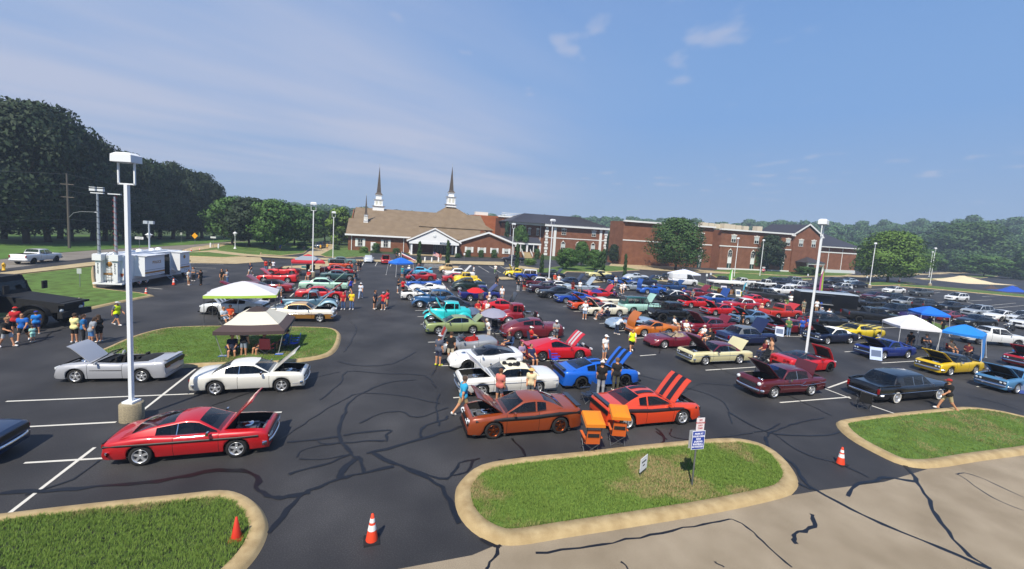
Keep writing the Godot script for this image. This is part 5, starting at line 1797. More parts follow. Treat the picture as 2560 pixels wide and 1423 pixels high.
	crack(P([-13.81,-16.31,-13.04,-17.55,-12.17,-19.47,-10.56,-21.62,-9.28,-23.11]),0.06)
	crack(P([-28.95,-23.56,-28.48,-24.34,-28.49,-25.43,-29.69,-26.94,-30.07,-29.14,-29.32,-32.39]),0.05)
	crack(P([-13.74,-11.58,-13.22,-12.42,-13.44,-13.54]),0.07)
	crack(P([11.36,-33.65,11.9,-32.39,11.37,-31]),0.06)
	crack(P([12.92,-32.61,14.06,-29.53,14.85,-27.17,16.27,-24.01,16.97,-21.2]),0.05)
	crack(P([7.5,-26.2,9.93,-24.53,11.78,-22.45,10.92,-19.48]),0.05)
	crack(P([9.68,-22.67,11.99,-24.88,15.12,-24.44]),0.04)
	crack(P([28.81,-25.7,29.55,-24.6,29.68,-23.51]),0.05)
	crack(P([-4.15,-23.38,-4.14,-25.92,-3.33,-27.35]),0.06)
	crack(P([-2.66,-17.45,-3.16,-19.21,-3.26,-20.89]),0.07)
func lamp_posts() -> void:
	parking_lamp(-14.92,-16.37, true,0,0.0,"tall white parking lamp on round concrete base beside the red fastback")
	parking_lamp(-28.28,-59.77, true,20,0.0,"white parking lamp on concrete base beside the striped red canopy")
	parking_lamp(-37.55,-88.27, false,20,0.0,"white parking lamp standing on the grass near the church drive")
	parking_lamp(-0.19,-97.54, false,30,0.0,"white parking lamp beside the navy crew cab pickup")
	parking_lamp(6.24,-70.13, true,40,0.0,"white parking lamp rising between the plum sedan and black pickup")
	parking_lamp(20.90,-29.09, true,45,-1.2,"tall white parking lamp in front of the black trailer")
	parking_lamp(83.34,-98.33, true,55,0.0,"white parking lamp on concrete base at the end of the far public row")
	parking_lamp(55.27,-105.04, false,50,0.0,"white parking lamp on the grass median behind the market stall")
	parking_lamp(65.99,-112.57, false,50,0.0,"white parking lamp next to the stop sign")
	parking_lamp(115.02,-116.33, true,60,0.0,"white parking lamp on the grass strip beside the sand pile")
	parking_lamp(161.70,-164.39, false,60,0.0,"farther white parking lamp just behind the one near the sand pile")
	lantern(-58.13,-67.47,4.40,"white lantern post behind the police truck roof")
	lantern(-63.48,-96.57,4.00,"white lantern post on the park lawn by the street")
	lantern(89.02,-142.33,4.20,"white lantern post in front of the long brick building")
	lantern(47.15,-117.16,4.20,"white lantern post under the big oak")
func plant_trees() -> void:
	tree("oak","oak_tree",-98.49,-77.37,26.06,28.42,"tall dark tree cut by the left edge of the photo","dark trees beyond the street")
	tree("oak","oak_tree",-92.24,-80.00,25.66,21.94,"tall dark oak at the far left behind the white road pickup","dark trees beyond the street")
	tree("oak","oak_tree",-94.25,-85.57,26.65,21.67,"tallest dark oak left of the utility pole","dark trees beyond the street")
	tree("oak","oak_tree",-94.58,-90.24,23.87,17.30,"dark oak directly behind the utility pole","dark trees beyond the street")
	tree("oak","oak_tree",-94.96,-95.46,22.30,16.55,"dark oak between the utility pole and the mast truck","dark trees beyond the street")
	tree("oak","oak_tree",-93.09,-96.34,21.28,13.93,"dark oak behind the left lighting mast","dark trees beyond the street")
	tree("oak","oak_tree",-93.58,-101.86,20.45,15.69,"dark oak behind the tall near lamp head","dark trees beyond the street")
	tree("oak","oak_tree",-93.04,-106.79,19.67,16.06,"brighter green oak right of the tall near lamp head","dark trees beyond the street")
	tree("oak","oak_tree",-92.85,-111.19,19.05,13.69,"rounded dark oak behind the shortest lighting mast","dark trees beyond the street")
	tree("oak","oak_tree",-92.88,-115.41,20.19,11.20,"narrow dark tree with the highest peak right of the masts","dark trees beyond the street")
	tree("oak","oak_tree",-91.46,-118.98,18.85,12.76,"dark oak above the pedestrian warning sign","dark trees beyond the street")
	tree("oak","oak_tree",-91.31,-124.13,18.63,13.10,"dark oak near the right end of the dark tree row","dark trees beyond the street")
	tree("oak","oak_tree",-88.83,-125.62,15.96,10.18,"last dark oak at the right end of the dark row","dark trees beyond the street")
	tree("oak","oak_tree",-104.33,-86.52,21.48,21.78,"shaded tree in the second row at the left edge","dark trees beyond the street")
	tree("oak","oak_tree",-102.28,-95.36,21.84,19.83,"shaded tree in the second row behind the tallest oak","dark trees beyond the street")
	tree("oak","oak_tree",-100.95,-107.45,19.49,20.90,"shaded tree in the second row behind the masts","dark trees beyond the street")
	tree("oak","oak_tree",-99.53,-116.54,17.81,18.83,"shaded tree in the second row behind the rounded oak","dark trees beyond the street")
	tree("oak","oak_tree",-96.14,-126.63,16.43,18.03,"shaded tree in the second row above the warning sign","dark trees beyond the street")
	tree("oak","oak_tree",-90.28,-132.10,11.27,10.58,"small shaded tree where the dark row ends","dark trees beyond the street")
	tree("round","shade_tree",-71.42,-107.48,11.70,13.42,"broad green tree behind the street lantern","broad trees on the park lawn")
	tree("round","shade_tree",-65.24,-104.60,11.87,13.99,"broad tree with dark trunk left on the park lawn","broad trees on the park lawn")
	tree("round","shade_tree",-69.81,-118.78,11.37,14.32,"broad tree at the back of the park lawn","broad trees on the park lawn")
	tree("round","shade_tree",-56.28,-99.96,11.64,13.57,"broad low-branched tree shading the person in blue","broad trees on the park lawn")
	tree("round","shade_tree",-61.97,-119.71,11.01,14.02,"broad tree right of the shaded picnic spot","broad trees on the park lawn")
	tree("round","shade_tree",-64.67,-134.76,11.13,13.42,"tree behind the striped canopy lamp post","broad trees on the park lawn")
	tree("round","shade_tree",-66.13,-148.61,10.32,10.76,"dark tree over the side drive","broad trees on the park lawn")
	tree("light","young_tree",-55.80,-135.84,11.47,9.99,"yellow-green tree left of the church wall")
	tree("light","young_tree",-60.19,-151.34,9.67,7.69,"pale green tree close behind the church corner")
	tree("column","columnar_tree",-17.64,-79.97,4.93,1.71,"columnar tree left of the crosswalk","columnar trees at the parking islands")
	tree("column","columnar_tree",-12.76,-83.22,5.37,1.76,"columnar tree right of the crosswalk","columnar trees at the parking islands")
	tree("column","columnar_tree",0.95,-88.74,5.30,2.02,"columnar tree behind the yellow custom","columnar trees at the parking islands")
	tree("column","columnar_tree",5.81,-82.92,3.87,1.66,"columnar tree left of the tall middle lamp post","columnar trees at the parking islands")
	tree("column","columnar_tree",20.29,-94.64,5.12,2.20,"columnar tree over the pale yellow hardtop","columnar trees at the parking islands")
	tree("column","columnar_tree",31.10,-139.25,8.93,2.97,"tall narrow dark tree at the brick hall corner","columnar trees at the parking islands")
	tree("column","columnar_tree",23.43,-87.69,4.67,1.63,"thin columnar tree on the small kerbed tip","columnar trees at the parking islands")
	tree("round","ornamental_tree",12.38,-96.05,4.83,6.60,"round ornamental tree right of the tall middle lamp post","small round trees before the brick hall")
	tree("round","ornamental_tree",17.48,-107.73,6.32,5.16,"thin-leaved ornamental tree between two round ones","small round trees before the brick hall")
	tree("round","ornamental_tree",19.42,-99.59,4.73,5.76,"round ornamental tree left of the columnar tree","small round trees before the brick hall")
	tree("round","ornamental_tree",29.78,-125.55,5.70,4.15,"dark round tree beside the covered entrance","small round trees before the brick hall")
	tree("column","evergreen_tree",-2.22,-131.63,10.29,3.73,"pointed evergreen above the covered walkway")
	tree("round","ornamental_tree",2.02,-131.84,9.44,6.23,"bushy tree behind the covered walkway roof")
	tree("oak","oak_tree",45.09,-116.98,13.99,17.78,"big leafy oak hiding part of the long brick building")
	tree("round","shade_tree",77.41,-137.67,8.20,7.46,"smaller tree left of the stop sign","trees along the long brick building")
	tree("round","shade_tree",82.00,-136.61,11.35,12.64,"dark tree over the porch of the long building","trees along the long brick building")
	tree("round","shade_tree",132.08,-193.35,11.49,10.61,"dark dense round tree by the building gable","trees along the long brick building")
	tree("round","shade_tree",118.86,-156.57,11.83,10.39,"tree before the right wing of the long building","trees along the long brick building")
	tree("round","shade_tree",126.47,-161.21,11.12,10.45,"tree at the right end of the long building","trees along the long brick building")
	tree("round","shade_tree",153.54,-184.59,10.12,13.60,"tree just past the end of the long building","trees along the long brick building")
	tree("oak","oak_tree",106.67,-120.08,14.17,19.73,"large spreading tree on the grass island beside the far lamp")
	tree("oak","oak_tree",271.48,-254.44,28.67,54.42,"largest round tree at the far right")
	tree("round","shade_tree",215.55,-193.98,9.55,26.00,"low wide tree on the right kerbed island")
	tree("round","shade_tree",236.50,-230.51,8.07,18.70,"small tree behind the sand pile")
	tree("round","shade_tree",398.81,-353.65,21.99,45.26,"tree right of the largest round tree")
	tree("round","shade_tree",616.43,-517.78,32.64,60.76,"tree at the right edge above the red canopy")
	tree("round","shade_tree",183.37,-188.93,10.54,14.91,"tree between the two far lamps and the big tree")
	tree("shrub","shrub",-12.30,-116.69,1.88,2.11,"clipped round shrub under the first wing window","clipped shrubs along the church")
	tree("shrub","shrub",-8.88,-118.19,2.02,2.13,"clipped round shrub under the second wing window","clipped shrubs along the church")
	tree("shrub","shrub",-5.27,-119.83,2.27,2.27,"clipped round shrub under the third wing window","clipped shrubs along the church")
	tree("shrub","shrub",7.20,-125.89,2.98,2.38,"clipped round shrub beside the porch stairs","clipped shrubs along the church")
	tree("shrub","shrub",-37.57,-106.86,1.72,2.79,"ornamental grass clump by the white church door","clipped shrubs along the church")
	tree("shrub","shrub",-36.19,-111.96,2.44,2.89,"leafy shrub right of the white church door","clipped shrubs along the church")
	tree("shrub","shrub",-31.32,-113.50,1.40,2.67,"low shrub beside the porch steps","clipped shrubs along the church")
	tree("shrub","shrub",-14.48,-111.51,1.16,2.13,"low shrub at the right porch column","clipped shrubs along the church")
	tree("shrub","shrub",4.48,-104.23,1.39,3.95,"wide grassy shrub below the porch stairs","clipped shrubs along the church")
	tree("shrub","shrub",89.89,-129.27,2.46,8.33,"mounded shrub before the long building","clipped shrubs along the church")
	tree("shrub","shrub",102.42,-141.28,2.15,3.63,"dark shrub at the foot of the right wing","clipped shrubs along the church")
	tree("shrub","shrub",-46.68,-111.66,1.48,2.29,"shrub at the church corner","clipped shrubs along the church")
	tree("shrub","shrub",-54.81,-109.93,1.67,3.48,"brown-green shrubs under the park trees","clipped shrubs along the church")
func crowd() -> void:
	person("stride",-28.78,-23.77,0,"p=a9acb2 ch=8a6a4a s=161618","man in black shirt and pale shorts striding right beside the armored truck")
	person("walk",-29.16,-24.90,-60,"p=121214 c=long_hair s=1762b8","woman in bright blue top leading a toddler by hand")
	person("stand",-28.62,-24.93,160,"p=9fd4c8 h=0.56 s=9fd4c8","toddler in pale mint outfit holding a hand")
	person("stand",-31.01,-26.08,120,"p=151517 c=cap ch=c8201c s=b01c24","man in red cap and red shirt at the armored truck door")
	person("sit",-31.22,-26.13,200,"p=c8a890 h=0.5 y=1.0 s=d8c8d8","small child in pale shirt carried by the man in the red cap")
	person("stand",-30.06,-26.42,140,"p=1c3068 h=0.85 c=cap ch=1c2a90 s=1c78c8","boy in blue shirt with blue head covering by the big wheel")
	person("hips",-30.70,-29.73,-60,"p=3a4a88 c=cap ch=a09890 s=3c52a0","man in violet blue shirt and grey cap by the lawn kerb")
	person("stand",-26.42,-25.26,85,"p=121214 h=1.03 s=e8e09a","person in pale yellow shirt seen from behind")
	person("stand",-25.98,-25.36,40,"p=14161c l=1 c=long_hair s=2068a0","woman in blue top and dark trousers in the group of four")
	person("peer",-25.24,-25.08,60,"p=4a7ab0 c=long_hair h=0.97 s=8a9098","woman in grey shirt and denim shorts in the group of four")
	person("crossed",-25.35,-25.70,170,"p=101012 k=tank c=long_hair h=0.97 s=121214","woman in black tank top and black skirt in the group of four")
	person("walk",-27.82,-29.51,0,"p=22345a k=vest c=cap ch=b8b8b8 s=606468","man in yellow safety vest walking past the near lamp post")
	person("stand",-36.27,-47.24,0,"p=b8aa90 s=d8d4c8","man in white shirt and khaki by the police truck")
	person("crossed",-37.88,-50.09,-100,"p=101012 l=1 c=long_hair h=0.95 s=6a6a70","woman in grey top between two men by the police truck")
	person("point",-35.26,-47.71,180,"p=121214 l=1 f=101010 s=141416","man all in black facing the pair by the police truck")
	person("stand",-33.98,-49.37,-90,"p=7a6040 l=1 f=202020 s=121316","man in black shirt and brown trousers standing with folded hands")
	person("crossed",-33.33,-49.32,-140,"p=3c5a8c l=1 s=9a9ea4","man in grey shirt and blue jeans beside the brown trousers")
	person("walk",-35.64,-57.43,-95,"p=c8c8c8 h=1.02 s=16203c","man in navy shirt and pale shorts walking up the lane")
	person("stand",-36.44,-62.36,90,"p=5a7090 l=1 s=b0241c","man in red shirt and jeans behind the red roadster")
	person("stand",-36.00,-62.63,60,"p=d8d0c0 l=1 s=17181c","tall man in black shirt and cream trousers behind the red roadster")
	person("stand",-35.61,-62.88,120,"p=50545c h=0.95 s=e0dce0","person in white shirt behind the red roadster")
	person("walk",-18.61,-48.82,150,"p=121214 k=tank c=long_hair h=0.97 s=2438a8","woman in royal blue top and black shorts beside the mint hardtop")
	person("stand",-20.78,-56.09,170,"p=6a7488 h=1.02 s=1a1e30","person in navy shirt and grey shorts at the row end")
	person("stand",-15.69,-39.47,-90,"p=3c5680 l=1 h=0.95 c=long_hair s=a81820","woman in red shirt and jeans near the gold and white coupe")
	person("hips",-14.98,-39.70,-90,"p=48608c l=1 s=e0c020","man in yellow shirt and jeans near the gold and white coupe")
	person("slump",-24.25,-43.98,-60,"p=606874 h=0.95 s=8890a0","person seated between the maroon hardtop and red hardtop")
	person("walk",-48.18,-105.90,-100,"p=30343c s=e0b020","person in yellow shirt walking on the side drive")
	person("stand",-48.19,-109.81,-90,"p=8a8070 s=d8a828","person in yellow shirt standing on the church lawn edge")
	person("stand",-54.33,-98.67,90,"p=20345c s=2c50b0","person in blue in the shade of the park trees")
	person("slump",-50.78,-102.84,120,"p=808898 s=40444c","person sitting in the shade near the side drive")
	person("phone",-25.45,-69.79,180,"p=a08070 c=long_hair s=16161a","woman in black facing the orange off-roader")
	person("stand",-25.32,-70.54,160,"p=141418 c=long_hair h=0.97 s=101014","second woman in black beside the orange off-roader")
	person("walk",-16.23,-45.47,100,"p=8aa0c4 l=1 c=cap ch=f0f0f0 s=c8ccd4","man in white cap with pale jeans walking up the lane")
	person("stand",-13.08,-40.52,-20,"p=121216 h=1.05 s=3a3e4a","tall man in grey shirt and black shorts beside the dog")
	person("point",-12.19,-40.40,-100,"p=24345c c=cap ch=9a9aa4 s=c42028","woman in red shirt and denim shorts beside the dog")
	person("stand",-12.12,-41.47,170,"p=a89a80 h=1.03 s=d03040","man in coral shirt and khaki shorts beside the dog")
	person("phone",-13.58,-50.57,0,"p=b8bcc0 s=20242c","man in dark shirt with white shorts near the white muscle car")
	person("stand",-12.87,-50.23,140,"p=131316 s=c4202c","man in red shirt and black shorts near the white muscle car")
	person("stand",-16.91,-65.16,80,"p=5a84b0 c=hat ch=b8a080 s=2c8a90","person in teal shirt by the small blue canopy")
	person("sit",-17.33,-70.80,-120,"p=405070 c=hat ch=e8e0c8 s=e4e4e0","person in white hat seated under the small blue canopy")
	person("stand",-26.60,-96.59,0,"p=1a1c24 l=1 s=181a22","man in dark clothes at the left porch corner")
	person("stand",-25.73,-96.07,180,"p=4a5470 h=0.97 s=e8e8e8","person in white shirt at the left porch corner")
	person("stand",-25.48,-97.56,180,"p=20243a l=1 s=1c2034","woman in navy at the left porch corner")
	person("stand",-17.46,-99.26,-90,"p=703038 h=0.98 s=b02c30","person in red near the flag by the porch")
	person("stand",-16.97,-99.67,-90,"p=a88878 h=0.96 s=8a3c34","person in rust shirt near the porch column")
	person("stand",-16.24,-73.43,90,"p=3a2c2c s=6a4848","person behind the sky blue coupe at the columnar tree")
	person("stand",-6.57,-73.17,190,"p=20242c l=1 s=e6e6e2","person in white behind the white fifties sedan")
	person("walk",-3.08,-79.18,-90,"p=5a7a48 l=1 s=e4e6e0","person in white shirt and green trousers on the open lane")
	person("walk",-2.12,-61.87,80,"p=1a1a20 c=long_hair s=141418","woman in black walking away on the open lane")
	person("stand",-0.97,-49.22,-95,"p=9aa0aa h=1.04 s=e0e0e2","man in white shirt and grey shorts beside the navy pickup")
	person("stand",-3.13,-44.92,-90,"p=40444c h=1.05 s=d8d0b8","man in cream shirt under the red umbrella")
	person("hold",-2.19,-44.32,150,"p=15161a k=tank l=1 c=hair ch=d8c8a8 s=e6e2dc","woman with pale hair in white tank and black trousers")
	person("sit",-3.06,-41.10,-60,"p=c0b0a0 s=b01c20","person in red shirt in the red camp chairs")
	person("slump",-2.19,-41.17,-130,"p=8a4a4a s=d8d4d0","person in white seated among the red camp chairs")
	person("sit",-3.76,-37.82,60,"p=2a3040 l=1 s=3c4028","man in olive shirt seated behind the turquoise hot rod")
	person("stand",-4.14,-25.22,60,"p=2a3048 f=d8e020 c=cap ch=b8bcc4 h=1.08 s=4a5060","man in grey shirt with bright yellow shoes")
	person("stand",-3.52,-25.97,80,"p=b4a890 h=1.1 s=111113","man in black shirt and khaki shorts seen from behind")
	person("peer",-1.44,-31.50,200,"p=c8c0b0 c=hair ch=b0aca4 s=dcdad4","man in white shirt leaning at the roadster tail")
	person("slump",0.08,-29.29,200,"p=3a3440 s=2a2c3a","person in dark shirt sitting in a camp chair behind the roadster")
	person("sit",1.84,-31.47,20,"p=22305c c=cap ch=f0f0f0 s=c02420","person in red shirt and white cap seated by the maroon fastback")
	person("phone",3.72,-32.36,-90,"p=50545c c=cap ch=f2f2f2 s=8a8c90","man in grey shirt and white cap by the maroon fastback nose")
	person("slump",1.00,-26.78,-50,"p=2a3050 c=long_hair s=8a7a98","woman in lilac seated behind the white sports car")
	person("sit",1.61,-26.33,-60,"p=202c54 s=20284c","person in navy seated beside the woman in lilac")
	person("peer",1.03,-58.39,100,"p=9aa0a8 l=1 s=15161a","man in black shirt and grey trousers looking at the off-roader")
	person("stand",1.88,-59.14,95,"p=c02028 s=17181c","man in black shirt and red shorts looking at the off-roader")
	person("stand",7.05,-68.48,-80,"p=d8d4d0 c=cap ch=d0ccc8 s=c8442c","man in orange shirt behind the plum sedan")
	person("stand",7.58,-67.26,-120,"p=3a4050 s=e8e8e6","person in white behind the plum sedan")
	person("stand",8.85,-60.13,70,"p=c83020 c=long_hair s=5a2020","person in red shorts beside the pale silver convertible")
	person("stand",9.95,-60.59,80,"p=8a98a4 s=e4e8ea","person in white shirt beside the pale silver convertible")
	person("sit",12.31,-58.25,-80,"p=a09080 c=hair ch=c8b8a0 s=b87868","person in patterned shirt seated behind the red coupe")
	person("slump",13.90,-56.50,150,"p=3a2a50 c=cap ch=a8acb4 s=5a3a78","person in purple seated beside the red coupe nose")
	person("stand",14.08,-58.94,60,"p=141416 c=hat ch=d0a070 s=141416","person in black with straw hat at the red coupe")
	person("walk",16.26,-62.01,-60,"p=d8b8a0 c=long_hair h=0.95 s=e6e2da","young woman in white top walking with a friend")
	person("walk",16.94,-63.07,-80,"p=a8b8d0 c=long_hair h=0.95 s=e8e8ea","young woman in pale top walking beside the white top")
	person("stand",17.53,-70.87,-90,"p=20305c s=b8c4d8","person in pale blue by the bright blue seventies coupe")
	person("stand",7.55,-41.79,75,"p=8098b8 h=1.06 c=hair ch=b0a8a0 s=e6e8ea","man in white shirt and denim shorts seen from behind")
	person("slump",9.25,-42.09,160,"p=c8b0a8 c=long_hair s=d89a88","woman in peach seated in front of the cream hardtop")
	person("sit",9.77,-42.24,140,"p=282c44 c=cap ch=e0e0e0 s=1c2236","man in dark shirt seated in front of the cream hardtop")
	person("bend",9.44,-36.30,10,"p=20304c l=1 s=c8d0dc","man in pale shirt bending at the ice blue roadster wheel")
	person("walk",9.26,-30.96,-95,"p=121216 k=vest s=e8e8e2","person in safety vest walking toward the white caps hardtop")
	person("stand",6.71,-28.51,-60,"p=9aa0a8 c=cap ch=f4f4f2 s=e8e8e4","man in white cap behind the raised blue striped hood")
	person("stand",5.13,-22.01,80,"p=9a9ca2 l=1 c=cap ch=d8d8d8 h=1.07 s=121214","person in black shirt and grey sweatpants at the blue coupe")
	person("stand",6.14,-22.85,95,"p=4a4a3c l=1 h=1.05 ch=6a5038 s=1a1a1c","person in printed black shirt and camo trousers at the blue coupe")
	person("sit",15.66,-39.37,-40,"p=b8a890 c=cap ch=6a6450 s=e4e2de","man in white shirt seated behind the orange tilted-front car")
	person("slump",16.02,-37.65,-80,"p=c8c0b8 c=hair ch=9a7a58 s=e8e6e4","person in white with sunglasses seated at the finned coupe")
	person("sit",16.77,-35.91,-160,"p=c83828 c=cap ch=d8c8c0 s=dcdad8","man in white shirt and red shorts seated by the maroon roadster")
	person("slump",16.77,-34.76,-170,"p=d8c8b8 c=long_hair s=1c1a1c","person lounging in a low chair by the maroon roadster")
	person("walk",23.09,-41.47,20,"p=141416 c=cap ch=c84028 s=1a1a1c","person in black graphic shirt walking past the navy sedan")
	person("sit",19.52,-31.58,-170,"p=28304c l=1 c=hair ch=b0a8a0 s=6a1c24","man in maroon shirt seated beside the coolers")
	person("stand",19.54,-30.81,160,"p=7a6a60 c=long_hair s=c89a78","woman in floral top standing beside the coolers")
	person("stand",24.45,-59.42,200,"p=8a7868 h=1.02 s=283c98","man in blue shirt behind the patrol car")
	person("slump",26.68,-61.64,-120,"p=8a98a0 s=606870","person seated behind the scarlet coupe")
	person("peer",26.58,-39.66,85,"p=5a7aa0 l=1 h=1.05 ch=c0b8b0 s=4a6a3c","man in green shirt and jeans with hands behind his back")
	person("stand",28.33,-40.39,95,"p=1c2c54 l=1 c=cap ch=4a5068 h=1.02 s=2450a8","man in blue shirt and dark jeans by the maroon muscle car")
	person("stand",29.73,-41.53,120,"p=20304c c=cap ch=9a3030 s=2050b8","person in blue partly behind the tall lamp pole")
	person("stand",39.55,-59.29,60,"p=3a4a70 h=1.05 s=e8e8e6","man in white shirt at the left end of the trailer queue")
	person("stand",39.48,-58.06,80,"p=202024 l=1 c=long_hair s=1a1a1c","woman in black in the trailer queue")
	person("stand",38.86,-56.15,-100,"p=b8a888 k=vest s=8a9080","person in safety vest in the trailer queue")
	person("stand",38.17,-54.59,90,"p=b4a47c s=7a7a6c","man in patterned shirt and khaki shorts in the trailer queue")
	person("stand",40.09,-56.55,70,"p=c0a890 c=cap ch=a02c30 s=2a2428","person in dark clothes right behind the lamp pole queue")
	person("stand",39.87,-55.39,110,"p=2a2c38 l=1 c=long_hair s=8a8088","woman in grey near the trailer window")
	person("stand",40.07,-54.92,95,"p=9a8060 h=1.05 s=e6e6e6","man in white shirt at the trailer window")
	person("point",40.75,-55.13,150,"p=c8c8cc h=1.03 s=2850b0","man in blue shirt shading his eyes by the trailer")
	person("sit",38.14,-51.37,-150,"p=6a7080 c=cap ch=b8b8b8 s=7a8aa0","person in grey blue seated before the dark vendor table")
	person("sit",38.53,-50.57,-90,"p=3a3c44 ch=2a1c14 s=e8e8ec","person in white shirt seated behind the dark vendor table")
	person("stand",35.06,-86.13,90,"p=604838 s=a86048","person in brown under the white canopy by the van")
	person("sit",35.44,-85.67,-90,"p=404850 s=e6e6e4","person in white seated under the white canopy by the van")
	person("hold",36.26,-69.25,95,"p=a88868 h=1.05 s=1c2030","person in dark shirt ordering at the yellow market stall")
	person("stand",33.70,-71.28,170,"p=3a4868 h=1.0 s=6a7080","person by the small sign left of the market stall")
	person("slump",29.83,-53.52,-130,"p=c88878 s=a8c8d8","person in pale blue seated beside the red rounded car")
	person("slump",30.89,-51.57,-160,"p=c89a90 c=hat ch=e0c8a0 s=d8a890","person in straw hat seated beside the orange red pickup")
	person("walk",24.64,-22.94,165,"p=a89a74 c=cap ch=9a2420 h=1.05 s=121214","man in red cap and black shirt walking beside the limousine")
	person("sit",37.33,-38.77,-140,"p=2c3448 c=hat ch=141416 s=16161a","person in black hat seated under the white canopy")
	person("slump",38.25,-38.19,-110,"p=303848 l=1 c=hat ch=1a1c24 s=22283a","person in dark blue seated under the white canopy")
	person("sit",38.62,-36.29,-100,"p=3a3a40 c=hat ch=b8a070 s=4a4440","person in tan hat seated under the larger blue canopy")
	person("slump",39.15,-35.48,-150,"p=2a2a32 l=1 c=cap ch=4a1c20 s=5a1c24","person in maroon seated under the larger blue canopy")
	person("stand",47.30,-47.21,90,"p=20243a l=1 s=20243c","person in navy standing under the far blue canopy")
	person("stand",48.68,-47.01,100,"p=15161a l=1 s=15161a","person in black standing under the far blue canopy")
	person("walk",-1.83,-18.54,25,"p=a8916c h=1.07 ch=4a3a30 s=2c9cc8","man in turquoise shirt and khaki shorts at the copper coupe nose")
	person("stand",-0.23,-20.11,60,"p=404858 c=hair ch=5a3a24 s=c06a60","woman in coral floral top with grey backpack")
	person("stand",1.33,-20.84,-100,"p=505860 c=hat ch=c8a868 h=0.95 s=d8c8a0","person in straw hat behind the copper coupe roof")
	person("stand",-15.62,-24.56,80,"p=8a94a0 h=1.05 l=0 s=14161c","man in black shirt and grey shorts under the brown canopy")
	person("sit",-14.86,-25.12,-120,"p=50484a s=30343c","person seated in shade under the brown canopy")
	person("sit",-14.11,-26.31,-160,"p=6a5a50 s=2c6098","person in blue seated at the right side of the brown canopy")
	person("sit",-16.23,-24.44,-60,"p=2a3040 s=1c2438","person seated at the left side of the brown canopy")
	person("slump",-21.53,-31.49,-20,"p=a8b4c4 c=hair ch=6a4a30 s=b8c4d0","person in pale clothes seated under the white canopy edge")
	person("sit",-21.61,-32.29,-60,"p=803018 s=c8481c","person in orange shirt seated under the white canopy")
	person("stand",-30.06,-62.18,-90,"p=202228 l=1 s=15161a","person in black under the striped red canopy")
	person("stand",-29.04,-61.67,150,"p=1a1a20 l=1 s=1c1c20","second person in black under the striped red canopy")
	person("sit",-27.34,-56.70,-90,"p=c8c8c8 c=cap ch=f0f0f0 s=b01c20","person in red with white cap seated behind the mint hardtop")
